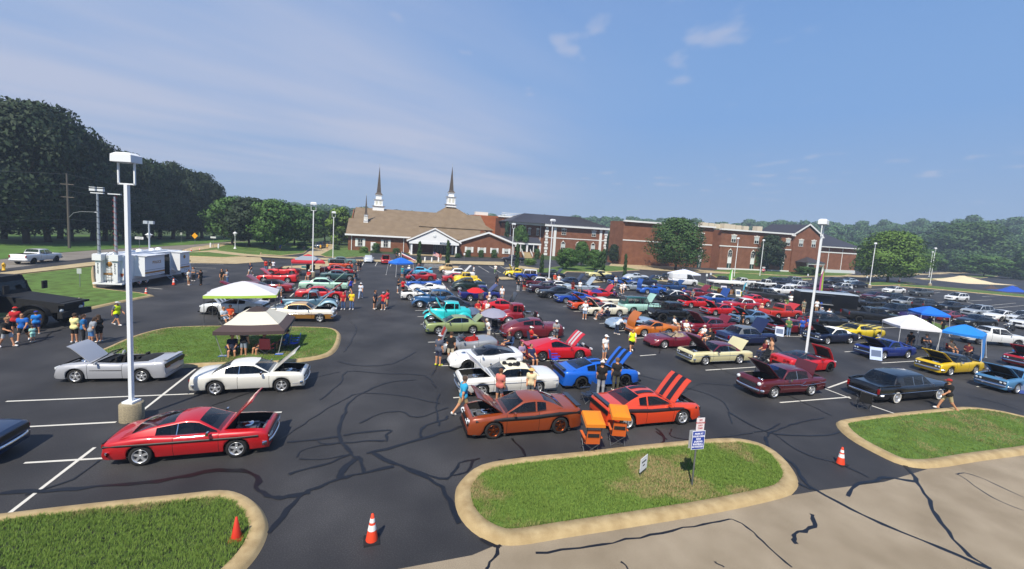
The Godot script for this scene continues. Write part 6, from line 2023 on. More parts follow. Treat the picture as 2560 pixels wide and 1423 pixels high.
func camp_seats() -> void:
	camp_chair(-24.25,-43.98,-60,"1c2a50","camp chair holding the person seated between the maroon hardtop and red hardtop")
	camp_chair(-17.33,-70.80,-120,"141518","camp chair holding the person in white hat seated under the small blue canopy")
	camp_chair(-3.06,-41.10,-60,"b01a1c","camp chair holding the person in red shirt in the red camp chairs")
	camp_chair(-2.19,-41.17,-130,"b01a1c","camp chair holding the person in white seated among the red camp chairs")
	camp_chair(-3.76,-37.82,60,"1a1a1e","camp chair holding the man in olive shirt seated behind the turquoise hot rod")
	camp_chair(0.08,-29.29,200,"2a4a7a","camp chair holding the person in dark shirt sitting in a camp chair behind the roadster")
	camp_chair(1.84,-31.47,20,"1c2a50","camp chair holding the person in red shirt and white cap seated by the maroon fastback")
	camp_chair(1.00,-26.78,-50,"141518","camp chair holding the woman in lilac seated behind the white sports car")
	camp_chair(1.61,-26.33,-60,"6a1418","camp chair holding the person in navy seated beside the woman in lilac")
	camp_chair(12.31,-58.25,-80,"20344c","camp chair holding the person in patterned shirt seated behind the red coupe")
	camp_chair(13.90,-56.50,150,"1a1a1e","camp chair holding the person in purple seated beside the red coupe nose")
	camp_chair(9.25,-42.09,160,"2a4a7a","camp chair holding the woman in peach seated in front of the cream hardtop")
	camp_chair(9.77,-42.24,140,"1c2a50","camp chair holding the man in dark shirt seated in front of the cream hardtop")
	camp_chair(15.66,-39.37,-40,"141518","camp chair holding the man in white shirt seated behind the orange tilted-front car")
	camp_chair(16.02,-37.65,-80,"6a1418","camp chair holding the person in white with sunglasses seated at the finned coupe")
	camp_chair(16.77,-35.91,-160,"20344c","camp chair holding the man in white shirt and red shorts seated by the maroon roadster")
	camp_chair(16.77,-34.76,-170,"1a1a1e","camp chair holding the person lounging in a low chair by the maroon roadster")
	camp_chair(19.52,-31.58,-170,"2a4a7a","camp chair holding the man in maroon shirt seated beside the coolers")
	camp_chair(26.68,-61.64,-120,"1c2a50","camp chair holding the person seated behind the scarlet coupe")
	camp_chair(38.14,-51.37,-150,"141518","camp chair holding the person in grey blue seated before the dark vendor table")
	camp_chair(38.53,-50.57,-90,"6a1418","camp chair holding the person in white shirt seated behind the dark vendor table")
	camp_chair(35.44,-85.67,-90,"20344c","camp chair holding the person in white seated under the white canopy by the van")
	camp_chair(29.83,-53.52,-130,"1a1a1e","camp chair holding the person in pale blue seated beside the red rounded car")
	camp_chair(30.89,-51.57,-160,"2a4a7a","camp chair holding the person in straw hat seated beside the orange red pickup")
	camp_chair(37.33,-38.77,-140,"1c2a50","camp chair holding the person in black hat seated under the white canopy")
	camp_chair(38.25,-38.19,-110,"141518","camp chair holding the person in dark blue seated under the white canopy")
	camp_chair(38.62,-36.29,-100,"6a1418","camp chair holding the person in tan hat seated under the larger blue canopy")
	camp_chair(39.15,-35.48,-150,"20344c","camp chair holding the person in maroon seated under the larger blue canopy")
	camp_chair(-14.86,-25.12,-120,"1a1a1e","camp chair holding the person seated in shade under the brown canopy")
	camp_chair(-14.11,-26.31,-160,"2a4a7a","camp chair holding the person in blue seated at the right side of the brown canopy")
	camp_chair(-16.23,-24.44,-60,"1c2a50","camp chair holding the person seated at the left side of the brown canopy")
	camp_chair(-21.53,-31.49,-20,"141518","camp chair holding the person in pale clothes seated under the white canopy edge")
	camp_chair(-21.61,-32.29,-60,"6a1418","camp chair holding the person in orange shirt seated under the white canopy")
	camp_chair(-27.34,-56.70,-90,"20344c","camp chair holding the person in red with white cap seated behind the mint hardtop")
func special_vehicles() -> void:
	police_truck(-41.50,-47.70,99.3)
	armored_truck(-33.29,-28.38,8)
	food_trailer(41.72,-55.93,-14)
	motorcycle(60.48,-50.61,200,"d8d8d4","white motorcycle parked beyond the white double cab pickup")
	motorcycle(64.40,-78.11,160,"5a1c1c","dark motorcycle standing between public cars near the brown SUV")
	motorcycle(48.14,-59.71,30,"a01818","small red motorcycle behind the black pickup bed")
	dog(-12.62,-40.67,60)
func street_furniture() -> void:
	utility_pole(-80.99,-77.03,13.48,6.83)
	cone(-3.32,-10.68,1.10, true,"striped orange cone alone on the dark pavement gap between two grass islands")
	cone(-6.74,-10.32,0.85, false,"plain faded red cone leaning on the near left island kerb",0.12)
	cone(13.66,-16.31,1.02, true,"striped orange cone before the right grass island")
	cone(-35.37,-40.62,0.94, true,"striped cone at the tip of the left lawn")
	cone(-37.52,-46.65,1.08, true,"striped cone beside the police truck steps")
	cone(-64.64,-83.54,0.78, true,"left of three small cones at the street entrance")
	cone(-65.30,-85.77,0.92, true,"middle of three small cones at the street entrance")
	cone(-65.01,-87.69,0.94, true,"right of three small cones at the street entrance")
	cone(112.62,-123.01,1.98, true,"orange cone under the spreading tree on the far island")
	risk_sign(6.67,-13.93)
	yard_sign(5.13,-14.45)
	post_sign(-72.50,-96.32,0,3.00,1.00,1.00,"e0a010","yellow diamond crossing sign beside the street","","101010",0.100,0.79)
	post_sign(-75.94,-111.11,10,3.20,0.80,0.80,"b8d818","fluorescent crossing sign farther along the street","","101010",0.100,0.79)
	post_sign(-68.20,-96.17,15,2.60,1.10,0.40,"c8ccc8","small white street sign right of the yellow diamond","","ffffff",0.100,0.00)
	post_sign(-59.90,-67.73,10,3.60,1.20,0.40,"d8dad8","white one-way sign with arrow above the police truck roof","ONE WAY","20242c",0.170,0.00)
	post_sign(-42.92,-41.71,5,2.00,0.42,0.52,"b0b8b4","small pale sign on the left lawn","","ffffff",0.100,0.00)
	post_sign(-81.57,-103.92,5,2.60,0.45,0.60,"a8aca8","pale sign left of the yellow diamond","","ffffff",0.100,0.00)
	stop_sign(61.15,-103.10)
	post_sign(39.55,-85.76,10,1.90,0.40,0.50,"d0d6da","white lot sign left of the black lot pickup","","ffffff",0.100,0.00)
	post_sign(42.17,-89.69,10,1.90,0.40,0.50,"d0d6da","second white lot sign by the striped strip","","ffffff",0.100,0.00)
	post_sign(73.73,-105.45,10,1.90,0.40,0.50,"d0d6da","pale blue parking sign on the school lawn","","ffffff",0.100,0.00)
	post_sign(-11.88,-103.85,10,1.90,0.40,0.50,"d0d6da","accessible parking sign by the church wing","","ffffff",0.100,0.00)
	post_sign(94.14,-112.23,10,1.90,0.40,0.50,"d0d6da","small white sign on the far grass island","","ffffff",0.100,0.00)
	hydrant(-59.13,-48.85)
	bollard(-69.25,-96.76,"left of two short white bollards by the street entrance")
	bollard(-66.17,-94.97,"right of two short white bollards by the street entrance")
	bollard(-19.47,-94.06,"white bollard left of the crosswalk")
	bollard(-17.96,-94.11,"white bollard holding the flag at the crosswalk")
	bollard(-16.63,-95.16,"white bollard right of the flag")
func show_things() -> void:
	canopy(-15.75,-26.12,19,3.68,3.90,1.68,2.80,["4a3c3c","4a3c3c","cfcab8","3a3030"],"large brown and cream canopy on the grass island","b0b0ac",-0.35,"")
	canopy(-21.33,-33.50,25,4.81,3.00,2.20,3.10,["b8d858","c4c4c8","c8c8cc","c8c8cc"],"white canopy with lime green edge behind the brown one","505458",0.00,"")
	canopy(-29.49,-60.95,29,4.31,2.80,2.10,3.10,["b02430","b02430","8a929c","b02430"],"grey and red striped canopy by the concrete lamp base","9a9ca0",0.00,"")
	canopy(-17.83,-67.62,48,3.09,2.40,2.10,2.90,["1a66c8","1a66c8"],"small bright blue canopy near the crosswalk","d8dadc",0.25,"")
	canopy(32.82,-80.53,25,5.75,2.80,2.10,2.90,["ccd2e4","ccd2e4"],"pale white canopy in front of the white van","8a8c90",0.00,"")
	canopy(36.23,-37.81,-16,2.97,2.90,2.20,3.10,["dcdce0","dcdce0"],"white canopy beside the yellow car-based pickup","d4d6d8",0.00,"")
	canopy(39.62,-36.43,-53,2.46,2.70,2.10,2.75,["1c7cd0","1c7cd0"],"bright blue canopy with hanging side wall","d4d6d8",0.20,"1478cc")
	canopy(46.57,-46.76,-19,2.52,2.70,2.20,2.90,["1468cc","1468cc"],"far blue canopy on the grass strip","d4d6d8",0.15,"")
	canopy(35.52,-70.18,4,5.20,2.40,2.10,2.25,["d8d8d4","d8d8d4"],"flat white stall awning over the yellow tables","b0b0b0",0.00,"")
	umbrella(-3.67,-44.28,2.2,0.95,"c01c20","red parasol in front of the navy pickup",0.1)
	umbrella(-1.27,-34.69,1.9,1.1,"8a8a9c","grey lavender parasol over black camp chairs",0.15)
	umbrella(11.09,-54.19,1.5,0.8,"2c2a78","blue violet parasol beside the red coupe")
	umbrella(-3.45,-38.42,1.2,0.8,"506078","low blue grey parasol behind the black prewar coupe",0.2)
	feather_banner(54.03,-73.22,4.6,"b84a8c","98b048","tall patterned feather banner by the tall right lamp")
	feather_banner(43.15,-82.61,3.4,"58b838","e0e8d8","bright green feather banner left of the stall")
	feather_banner(37.47,-66.86,2.4,"48a8c8","d8e8e8","pale blue feather banner at the yellow tables")
	camp_chair(4.28,-21.09,200,"1c2c44","navy folding chair with newspaper beside the copper coupe")
	camp_chair(19.63,-22.46,60,"121214","black folding chair beside the limousine tail")
	camp_chair(3.10,-26.78,10,"1438b8","bright blue folding chair by the blue striped coupe")
	camp_chair(-0.61,-30.26,20,"202226","empty dark camp chair behind the silver roadster")
	camp_chair(-13.75,-26.75,200,"1648b0","bright blue chair at the right of the brown canopy")
	camp_chair(-2.84,-38.59,-40,"b0181c","red camp chair left of the grey parasol")
	camp_chair(-1.84,-38.54,-100,"b81a20","red camp chair right of its twin")
	camp_chair(-0.98,-34.22,-60,"141416","black camp chair under the grey parasol")
	camp_chair(-0.38,-33.84,-120,"161618","second black camp chair under the grey parasol")
	camp_chair(18.84,-30.48,190,"181a20","dark camp chair beside the coolers")
	camp_chair(25.88,-60.99,-90,"202228","dark camp chair behind the scarlet coupe")
	camp_chair(2.42,-20.51,190,"1a2430","dark camp chair tucked behind the white hardtop tail")
	shaded_chair(3.53,-16.12,95,"orange camp chair with orange sunshade nearest the copper coupe tail")
	shaded_chair(4.78,-16.91,88,"orange camp chair with orange sunshade nearest the orange coupe")
	camp_chair(-14.49,-25.03,100,"5a1420","maroon high-back camp chair under the brown canopy").scale = Vector3.ONE * 1.2
	simple_box("cooler","cooler",18.19,-28.34,15, V(.7,.42,.42),"1a50b8","blue cooler beside the woman in the floral top","1a50b8")
	simple_box("cooler","cooler",19.25,-29.38,15, V(.7,.42,.42),"b01818","red cooler behind the blue one","b01818")
	simple_box("crate","crate",35.22,-39.39,15, V(.8,.5,.5),"d8b818","yellow crate in front of the yellow race coupe","e0c020")
	simple_box("cooler","cooler",-33.79,-68.52,15, V(.7,.42,.42),"146a70","teal cooler by the striped canopy","146a70")
	simple_box("bag","bag",-30.32,-59.90,15, V(.7,.4,.4),"18181a","black gear bag beside the red roadster","202024")
	simple_box("bag","bag",2.02,-22.12,15, V(.5,.35,.35),"303848","grey bag behind the white hardtop","303848")
	simple_box("sandbag","weight bag",-16.57,-24.13,15, V(.45,.16,.3),"1850b0","blue weight bag at the left canopy leg","1850b0")
	simple_box("sandbag","weight bag",-13.80,-25.10,15, V(.45,.16,.3),"1850b0","blue weight bag at the right canopy leg","1c58bc")
	simple_box("crate","crate",30.08,-67.61,15, V(.5,.4,.4),"1c1c20","black crate left of the market stall","28282c")
	poster(25.59,-39.42,-30,0.7,0.9,"c8d0e4","pale show poster leaning by the maroon muscle car wheel")
	poster(29.14,-32.82,-20,0.8,1.0,"b8c8e8","blue and white show poster at the blue car-based pickup")
	poster(33.12,-26.71,-20,0.9,0.8,"2c4488","dark blue show poster at the light blue hardtop")
	poster(-1.38,-17.01,-60,0.5,0.7,"b8a890","small show card leaning on the copper coupe bumper")
	poster(36.39,-67.24,0,0.8,1.1,"e0e0dc","white menu board at the yellow tables")
	poster(36.69,-72.53,0,1.0,1.0,"c8c8d8","lavender menu board on the stall")
	stall_table(37.97,-68.26,12,2.4,"d8c010","yellow cloth table at the market stall end")
	stall_table(36.19,-70.96,12,2.6,"d88818","orange cloth table at the market stall")
	stall_table(35.35,-47.13,-8,5.2,"141519","long dark vendor table before the black trailer")
	heap("sand_pile","pale sand pile on the far right pavement","sand pile",156.85,-146.97,13,7.5,2.0, mats.sand,3)
	heap("blue_tarp","blue tarpaulin over gear at the far right edge","tarp",137.26,-115.99,6.5,2.2,1.5, mat("1c48a8",0.5),4)
	heap("brown_tarp","tan and dark tarpaulin left of the blue one","tarp",136.31,-120.23,3.0,1.6,1.0, mat("4a3c34",0.7),6)
	roof_caps(0.08,-22.10,198)
	flag(-18.35,-96.11)
	banner_cloth(-22.45,-91.69)

func park_vehicles() -> void:
	vehicle("fastback","red_fastback",-10.87,-14.57,17,"b80f18","h=52 stripe=1a0c0e lining=8a1016","glossy red fastback with raised hood and dark side stripe, nearest the grass corner")
	vehicle("pony_open","silver_convertible",-19.21,-20.61,192,"a9abb0","h=48 lining=6a6e78 seat=151517 wing=a9abb0","silver convertible with top down and hood raised beside the concrete lamp base")
	vehicle("muscle","white_coupe",-12.43,-20.31,17,"e4e2d8","h=46 seat=181a1c lining=c8c6bc","white sixties coupe with hood up in front of the brown canopy")
	vehicle("muscle","navy_coupe",-18.70,-12.80,197,"10284a","","dark blue coupe seen only by its tail at the photo's left edge")
	vehicle("fins","gold_and_white_coupe",-17.01,-34.53,14,"e6e2d6","h=48 two=a5742c roof=c8a266 k=0.99","gold and white finned coupe with chrome nose beside the cream canopy")
	vehicle("pickup_40","grey_blue_pickup",-18.33,-38.77,17,"4d6f84","h=35 fender=8fb0be bed=24282c","grey blue antique pickup with rounded fenders and hood up","pickup truck")
	vehicle("muscle","red_hardtop",-19.73,-43.90,17,"c01a20","h=42","red sixties hardtop with hood up behind the grey blue pickup")
	vehicle("fullsize","mint_hardtop",-22.21,-50.09,17,"b4ddc6","h=45 lining=9fc8b2","long mint green hardtop with hood raised by the white lamp post")
	vehicle("muscle","teal_coupe",-24.04,-58.80,17,"2c4c50","h=40","dark teal coupe with hood up behind the mint hardtop")
	vehicle("pony","dark_red_coupe",-26.67,-64.48,17,"a8141c","h=40 hoodhue=5a1014","red coupe with dark hood up in front of the orange car")
	vehicle("bronco","orange_off_roader",-28.54,-70.59,17,"c8481c","h=35 roof=16181a k=0.95","orange off-roader with black top behind the red coupe row")
	vehicle("muscle","green_grey_coupe",-31.94,-79.34,17,"5a7a78","","grey green coupe farthest back in the row beside the striped canopy")
	vehicle("pony","white_striped_coupe",-23.15,-35.36,192,"dcdfe0","h=52 racing=4a4e54 lining=b8bcc0 k=1.0 rim=black spoiler=0","white sports coupe with grey hood stripe half hidden by the white canopy")
	vehicle("prewar_sedan","maroon_delivery_sedan",-25.86,-40.76,195,"6e0e1c","h=32 k=1.14 tint=0.7","metallic maroon antique delivery sedan with hood up")
	vehicle("muscle","maroon_hardtop",-26.56,-46.12,195,"8a1420","h=42 vinyl=121216 k=1.02 lining=7a1c50","maroon hardtop with black vinyl roof and pink-lined hood")
	vehicle("pony_open","red_convertible",-29.68,-53.50,195,"c8141a","h=45 seat=141416 wing=c8141a","red convertible with raised hood and black seats behind the maroon hardtop")
	vehicle("vette_open","red_roadster",-32.60,-60.11,195,"c8161c","h=0 seat=141416","low red roadster beside the blue-green camp gear")
	vehicle("modern_coupe","copper_coupe",0.79,-17.85,197,"8a3c14","h=38 hoodhue=6a2e20 stripe=141416 rim=bronze wing=161618 lining=1a1210","copper orange muscle coupe with hood up and bronze wheels")
	vehicle("fullsize","white_hardtop",0.08,-22.10,198,"e8e8e4","h=42 vinyl=d8d2bc k=1.0 lining=c8c8c4 tint=0.4","long white hardtop with cream vinyl roof and caps displayed on top")
	vehicle("vette","white_sports_car",-1.28,-25.79,200,"eeefef","roof=101014 rim=black","white low sports car with black roof panel")
	vehicle("roadster","silver_roadster",-2.76,-28.51,199,"8f9296","h=62 racing=a02a20 seat=a81e18 lining=9a9c9e rim=black","silver roadster with scissor doors open and red interior")
	vehicle("muscle","pale_green_coupe",-4.35,-33.64,199,"8c9a64","h=36 t=50 lining=6a7050 k=0.98","pale green coupe with hood and trunk both open")
	vehicle("deuce","turquoise_hot_rod",-5.59,-37.34,197,"28c0c2","h=62 k=1.1 lining=24b0b2","bright turquoise thirties hot rod with open engine")
	vehicle("prewar","black_prewar_coupe",-5.99,-41.24,197,"0e0f11","h=42 white=1","black rounded prewar coupe with white-walled wheels and hood up")
	vehicle("prewar_sedan","blue_prewar_sedan",-7.93,-43.76,197,"0f4a78","h=34 k=1.08","metallic blue antique two-door sedan with dark hood lifted")
	vehicle("muscle","white_muscle_car",-10.03,-47.46,197,"e6e6e2","h=40 k=0.95","white muscle car with hood up facing the driving lane")
	vehicle("stingray","white_t_top",-10.41,-52.27,197,"ecece8","","white curvy sports car with lifted roof panels behind the white muscle car")
	vehicle("pony_open","bright_blue_convertible",-11.72,-56.30,197,"1752a8","h=48 wing=1752a8","royal blue convertible with hood up")
	vehicle("vette","candy_red_sports_car",-13.69,-64.06,197,"9c101c","h=40 lining=2a2c34","candy red low sports car with black hood lining raised")
	vehicle("muscle","sky_blue_coupe",-15.52,-69.58,197,"5ab4da","h=0 t=40","sky blue sixties coupe near the small blue canopy")
	vehicle("modern_coupe","orange_striped_coupe",6.71,-19.45,17,"d8431a","h=56 racing=1c1a24 rim=chrome stripe=2a1a1c wing=141416 lining=c03a16","bright orange muscle coupe with black stripes and hood raised high")
	vehicle("pony","blue_striped_coupe",5.24,-23.97,17,"1560c8","h=56 racing=101828 rim=black wing=111113 lining=1560c8","bright blue fastback with black stripes and hood up")
	vehicle("camaro","red_hatchback_coupe",3.35,-28.55,18,"c8101a","h=58 racing=b8b8ba rim=silver wing=c8101a lining=b8101a","red sports coupe with rear hatch and striped hood open")
	vehicle("fleetline","maroon_fastback_sedan",1.97,-33.75,16,"6e1c26","rim=silver tint=0.6","maroon forties fastback sedan with smooth rounded body")
	vehicle("hotrod","red_t_bucket",1.01,-38.25,17,"84101c","k=1.05","dark red hot rod with tall cab and exposed chrome engine")
	vehicle("pony","red_eighties_coupe",-0.83,-43.31,17,"c4161c","h=72 hoodhue=161618 spoiler=0 k=0.95","red eighties coupe with black hood raised upright")
	vehicle("pickup_old","navy_pickup",-3.52,-49.32,17,"141f6a","h=48 lining=2038a0","deep blue classic pickup with hood up beside the red umbrella","pickup truck")
	vehicle("prewar","dark_green_coupe",-5.49,-55.97,17,"14261f","k=1.1","very dark green rounded coupe behind the navy pickup")
	vehicle("deuce","yellow_sedan_rod",-6.49,-62.68,17,"e2c018","k=1.08 fender=e2c018","canary yellow boxy street rod with orange flames")
	vehicle("muscle","red_rear_coupe",-8.11,-63.90,17,"a8121c","","dark red coupe mostly hidden behind the yellow street rod")
	vehicle("tri5","white_fifties_sedan",-8.64,-69.86,17,"eeeeea","h=48 lining=6ab8d8","white fifties sedan with pale blue hood lining up")
	vehicle("deuce","tan_street_rod",-11.03,-75.76,17,"bda06a","k=1.05","tan thirties street rod with rumble seat near the crosswalk")
	vehicle("vette","silver_sports_car",-29.21,-85.82,-73,"a8b0b8","h=40","silver blue sports car nosed toward the lane, hood lifted, by the far kerb")
	vehicle("suv","red_crossover",-25.68,-85.61,-73,"b81c18","h=55 k=0.95","red crossover with black hood raised beside the silver sports car","SUV")
	vehicle("tri5","maroon_fifties_gasser",16.25,-24.38,197,"561018","h=42 t=70 lining=2a0c10","maroon fifties sedan with chrome engine exposed and trunk open")
	vehicle("fullsize","cream_and_maroon_hardtop",14.96,-29.95,197,"d9d2a4","h=44 t=58 roof=5e1220 hoodhue=5e1220 lining=3c0c14 k=0.97","cream hardtop with maroon roof, hood and trunk open")
	vehicle("vette_open","maroon_roadster",13.28,-33.64,197,"6c0f22","seat=b8a890 rim=chrome","maroon low convertible with tan headrests")
	vehicle("stingray","orange_t_top",12.67,-37.07,197,"c06a16","h=58 lining=b05e12","metallic orange curvy sports car with whole front tilted open")
	vehicle("vette_open","ice_blue_roadster",11.34,-39.23,197,"8fa3b8","seat=8a1420","ice blue low convertible with red seats")
	vehicle("muscle","cream_hardtop",10.14,-44.88,197,"e9e4cd","h=46 lining=1c1c1c","cream sixties hardtop with black-lined hood up")
	vehicle("muscle","orange_coupe",8.99,-47.53,196,"d04a16","h=40 lining=b84414","bright orange seventies coupe with hood up")
	vehicle("fastback","royal_blue_fastback",7.86,-51.73,196,"143f9c","h=0 hoodhue=14263c","royal blue seventies coupe with dark hood closed")
	vehicle("modern_coupe","black_coupe",6.13,-54.96,197,"0d0e10","spoiler=0","gloss black modern coupe with hood closed")
	vehicle("tri5","plum_sedan",4.76,-58.81,197,"2c0c1e","h=0 white=1","dark plum fifties sedan with chrome grille")
	vehicle("tri5","maroon_white_sedan",3.97,-64.08,197,"5a0f1c","h=36 roof=e8e6e0","maroon fifties sedan with white roof and hood up")
	vehicle("bronco","blue_off_roader",2.34,-72.05,197,"1a3d98","roof=e6e6e4","blue boxy off-roader with white roof")
	vehicle("prewar","yellow_custom",0.71,-75.97,197,"e8cc10","h=70 lining=e8cc10","bright yellow custom with its nose tilted open, nearest the columnar shrub")
	vehicle("tri5","blue_grey_sedan",20.34,-35.74,17,"14204a","h=56 roof=6a6c6e lining=1c2c60 k=1.02","navy fifties sedan with flat grey roof and blue hood raised")
	vehicle("fins","maroon_finned_coupe",18.70,-39.29,197,"7a0e1e","h=45 t=55 two=861224 lining=5a0c18","maroon finned coupe with both hood and trunk raised")
	vehicle("jeep","black_off_road_truck",17.06,-43.92,12,"17181a","fender=101112 roof=121315 rim=black","lifted black off-road truck with bed rack and big tires","off-road truck")
	vehicle("wagon","mint_and_green_wagon",14.82,-47.53,17,"a8d2c4","h=60 roof=14493a lining=a8d2c4","mint bodied panel wagon with dark green roof and hood up")
	vehicle("old_open","cream_convertible",13.03,-51.37,17,"e6e2cc","t=0","cream fifties convertible tucked behind the mint wagon")
	vehicle("pony","red_coupe",12.13,-56.88,17,"c0161c","h=56 k=0.95 lining=b4141a spoiler=0","red coupe with hood up behind the royal blue fastback")
	vehicle("old_open","ice_silver_convertible",10.36,-62.33,17,"a4b2c0","h=52 lining=9fb4cc","pale silver blue sixties convertible with striped hood up")
	vehicle("muscle","midnight_blue_coupe",9.89,-68.09,17,"141d36","h=52 lining=1c2a50","midnight blue sixties coupe with hood up near the lamp post")
	vehicle("pickup_old","black_pickup",7.19,-75.84,17,"0f1012","h=48","black classic pickup with hood up behind the lamp post","pickup truck")
	vehicle("fullsize","white_hood_sedan",7.25,-63.04,17,"e8e8e4","k=0.9","white fifties car glimpsed behind the plum sedan")
	vehicle("muscle","navy_white_top_coupe",29.72,-38.56,197,"101a34","h=38 vinyl=e6e4de","navy muscle coupe with white vinyl roof and black-lined hood up")
	vehicle("muscle","maroon_muscle_car",27.69,-41.51,197,"6e0c18","h=36 t=50 lining=141214","dark maroon muscle car with trunk raised near the black trailer")
	vehicle("muscle","steel_blue_coupe",26.33,-45.57,197,"5a7a9c","h=38 lining=141416","steel blue muscle coupe with black-lined hood up")
	vehicle("muscle","bright_red_coupe",24.87,-49.67,197,"c4121a","h=38 k=0.95 lining=141416","bright red compact coupe with black-lined hood up")
	vehicle("muscle","scarlet_coupe",23.90,-54.12,197,"c8161a","h=34 k=0.95 lining=301012","scarlet coupe behind the bright red compact")
	vehicle("sedan","black_and_white_patrol_car",22.63,-58.78,197,"101113","h=30 roof=e8e8e6 rim=black","black and white patrol sedan with hood up")
	vehicle("stingray","blue_tilt_nose_coupe",21.61,-64.82,197,"1a55b0","h=75 racing=e8e8e8 lining=1a55b0","blue coupe whose white-striped nose stands tilted up")
	vehicle("muscle","blue_seventies_coupe",19.08,-72.78,197,"1b4a9a","h=32","bright blue seventies coupe with hood up")
	vehicle("muscle","silver_muscle_car",19.39,-67.27,197,"9aa4ae","h=38","silver muscle car with black hood up")
	vehicle("fastback","black_muscle_car",17.77,-77.02,197,"0d0e10","h=38","long black muscle car with hood up in front of the cream fifties car")
	vehicle("fins","pale_yellow_hardtop",17.17,-83.58,197,"e6dc9a","two=e6dc9a","pale yellow fifties hardtop beside the columnar shrub")
	vehicle("muscle","dark_red_coupe",28.11,-63.57,17,"7c1218","h=48 lining=a01c20","dark red coupe with red-lined hood behind the patrol car")
	vehicle("muscle","blue_soft_top_coupe",28.65,-58.36,17,"1a4690","h=68 vinyl=e2e0da","blue coupe with white soft top and black hood upright")
	vehicle("tri5","red_and_white_sedan",29.86,-54.18,197,"b0141c","roof=ecebe6","red fifties sedan with white roof behind the bright red coupe")
	vehicle("pickup_old","orange_red_pickup",32.09,-49.63,17,"c02c18","h=40 bed=5a4020 lining=b02814","orange red fifties pickup with wooden bed and hood up","pickup truck")
	vehicle("beetle","bright_red_rounded_car",33.83,-58.17,17,"c81818","k=1.15","rounded red car with a big swept roof behind the red and white sedan")
	vehicle("pickup_old","blue_pickup",26.47,-69.40,17,"1c3f70","h=45 lining=2c5aa0","blue classic pickup with hood up near the white canopy","pickup truck")
	vehicle("fleetline","silver_rounded_coupe",24.13,-82.00,17,"b8c0c8","","silver rounded forties coupe by the small tree")
	vehicle("fleetline","navy_rounded_coupe",23.55,-74.86,17,"152038","h=40 racing=e8e8e8 lining=dcdcdc","navy rounded coupe with pale hood lining beside the tilt-nose coupe")
	vehicle("beetle","black_small_coupe",31.56,-86.79,197,"121316","","small black rounded coupe left of the white van")
	vehicle("vette","red_sports_car",21.06,-29.43,17,"c4141a","h=50 rim=black lining=161214 roof=121214","red low sports car with front-hinged hood standing open")
	vehicle("limo","black_limousine",23.78,-24.95,17,"0b0c0e","white=1 tint=0.75","long black sixties limousine with whitewall tires")
	vehicle("elcamino","blue_car_pickup",31.24,-34.51,197,"152c7c","h=34 lining=0e0e10","royal blue car-based pickup with hood up and a blue poster","pickup truck")
	vehicle("elcamino","yellow_car_pickup",32.97,-30.99,197,"e0bc14","h=36 roof=18181a lining=121212","yellow car-based pickup with black roof and hood up","pickup truck")
	vehicle("muscle","light_blue_hardtop",34.11,-27.91,197,"4a7ea8","h=36 lining=0e1012","light blue hardtop with hood up at the right edge of the photo")
	vehicle("muscle","red_edge_coupe",43.30,-34.25,197,"a8141c","h=40","red coupe just peeking in above the light blue hardtop")
	vehicle("muscle","yellow_race_coupe",34.71,-41.41,17,"e4c818","h=12 racing=16181a","bright yellow race coupe with dark number stripes")
	vehicle("pickup","white_pickup",48.42,-42.05,-6,"e4e6e6","bed=18181a k=0.93","white double cab pickup beside the tall white canopy","pickup truck")
	vehicle("sedan","black_sedan",58.62,-52.82,190,"101113","","black sedan with sunshade across its windshield behind the blue canopy","car",PUBLIC)
	vehicle("suv","white_suv",65.95,-53.50,200,"dfe2e4","","silver white SUV cut by the right edge, lower of two","SUV",PUBLIC)
	vehicle("suv","pale_suv",70.66,-57.78,197,"d4d8da","","pale SUV at the right edge behind the white sedan","SUV",PUBLIC)
	vehicle("pickup","black_tow_pickup",43.44,-50.39,-10,"0f1012","rim=black bed=121214","black pickup hitched to the black trailer","pickup truck",PUBLIC)
	vehicle("pickup_topper","charcoal_pickup",39.25,-64.80,-10,"24262a","","charcoal pickup with bed topper behind the yellow stall","pickup truck",PUBLIC)
	vehicle("vette","purple_sports_car",53.87,-55.62,190,"2a1650","","deep purple sports car parked by the grass strip","car",PUBLIC)
	vehicle("pony","dull_red_coupe",58.33,-55.78,17,"7e1c22","spoiler=0","dull red coupe behind the blue canopy","car",PUBLIC)
	vehicle("sedan","pearl_sedan",69.15,-59.31,195,"e6e8e8","","pearl white sedan nose left in the public rows","car",PUBLIC)
	vehicle("suv","silver_crossover",68.69,-61.86,195,"9ca4ac","","silver crossover nose left ahead of the pearl sedan","SUV",PUBLIC)
	vehicle("pickup","dark_pickup",68.20,-65.02,195,"1c1e22","k=0.85","dark grey pickup left of the silver crossover","pickup truck",PUBLIC)
	vehicle("suv","dark_hatch_suv",65.14,-65.82,17,"2a2c32","","dark SUV showing its tail beside the silver truck","SUV",PUBLIC)
	vehicle("pickup","silver_truck",63.92,-67.90,195,"8e959c","k=0.85","silver grey truck in the middle public row","pickup truck",PUBLIC)
	vehicle("suv","black_suv",52.21,-57.22,195,"121316","","black SUV just above the black tow pickup","SUV",PUBLIC)
	vehicle("jeep","black_jeep",54.43,-63.45,195,"1a1c20","k=0.85 roof=16181a","matte black jeep behind the black trailer","off-road truck",PUBLIC)
	vehicle("sedan","maroon_sedan",64.51,-74.86,195,"4e1420","","maroon sedan below the white sedan in the far row","car",PUBLIC)
	vehicle("suv","navy_white_suv",64.35,-71.60,195,"20242c","hoodhue=b8bcc0","dark SUV with pale hood next to the maroon sedan","SUV",PUBLIC)
	vehicle("sedan","white_sedan",80.93,-89.35,195,"e8eaea","","white sedan alone in the far row left of the grey pickup","car",PUBLIC)
	vehicle("pickup","grey_pickup",83.82,-86.36,195,"4a5054","k=0.85","grey pickup with decals beside the white sedan","pickup truck",PUBLIC)
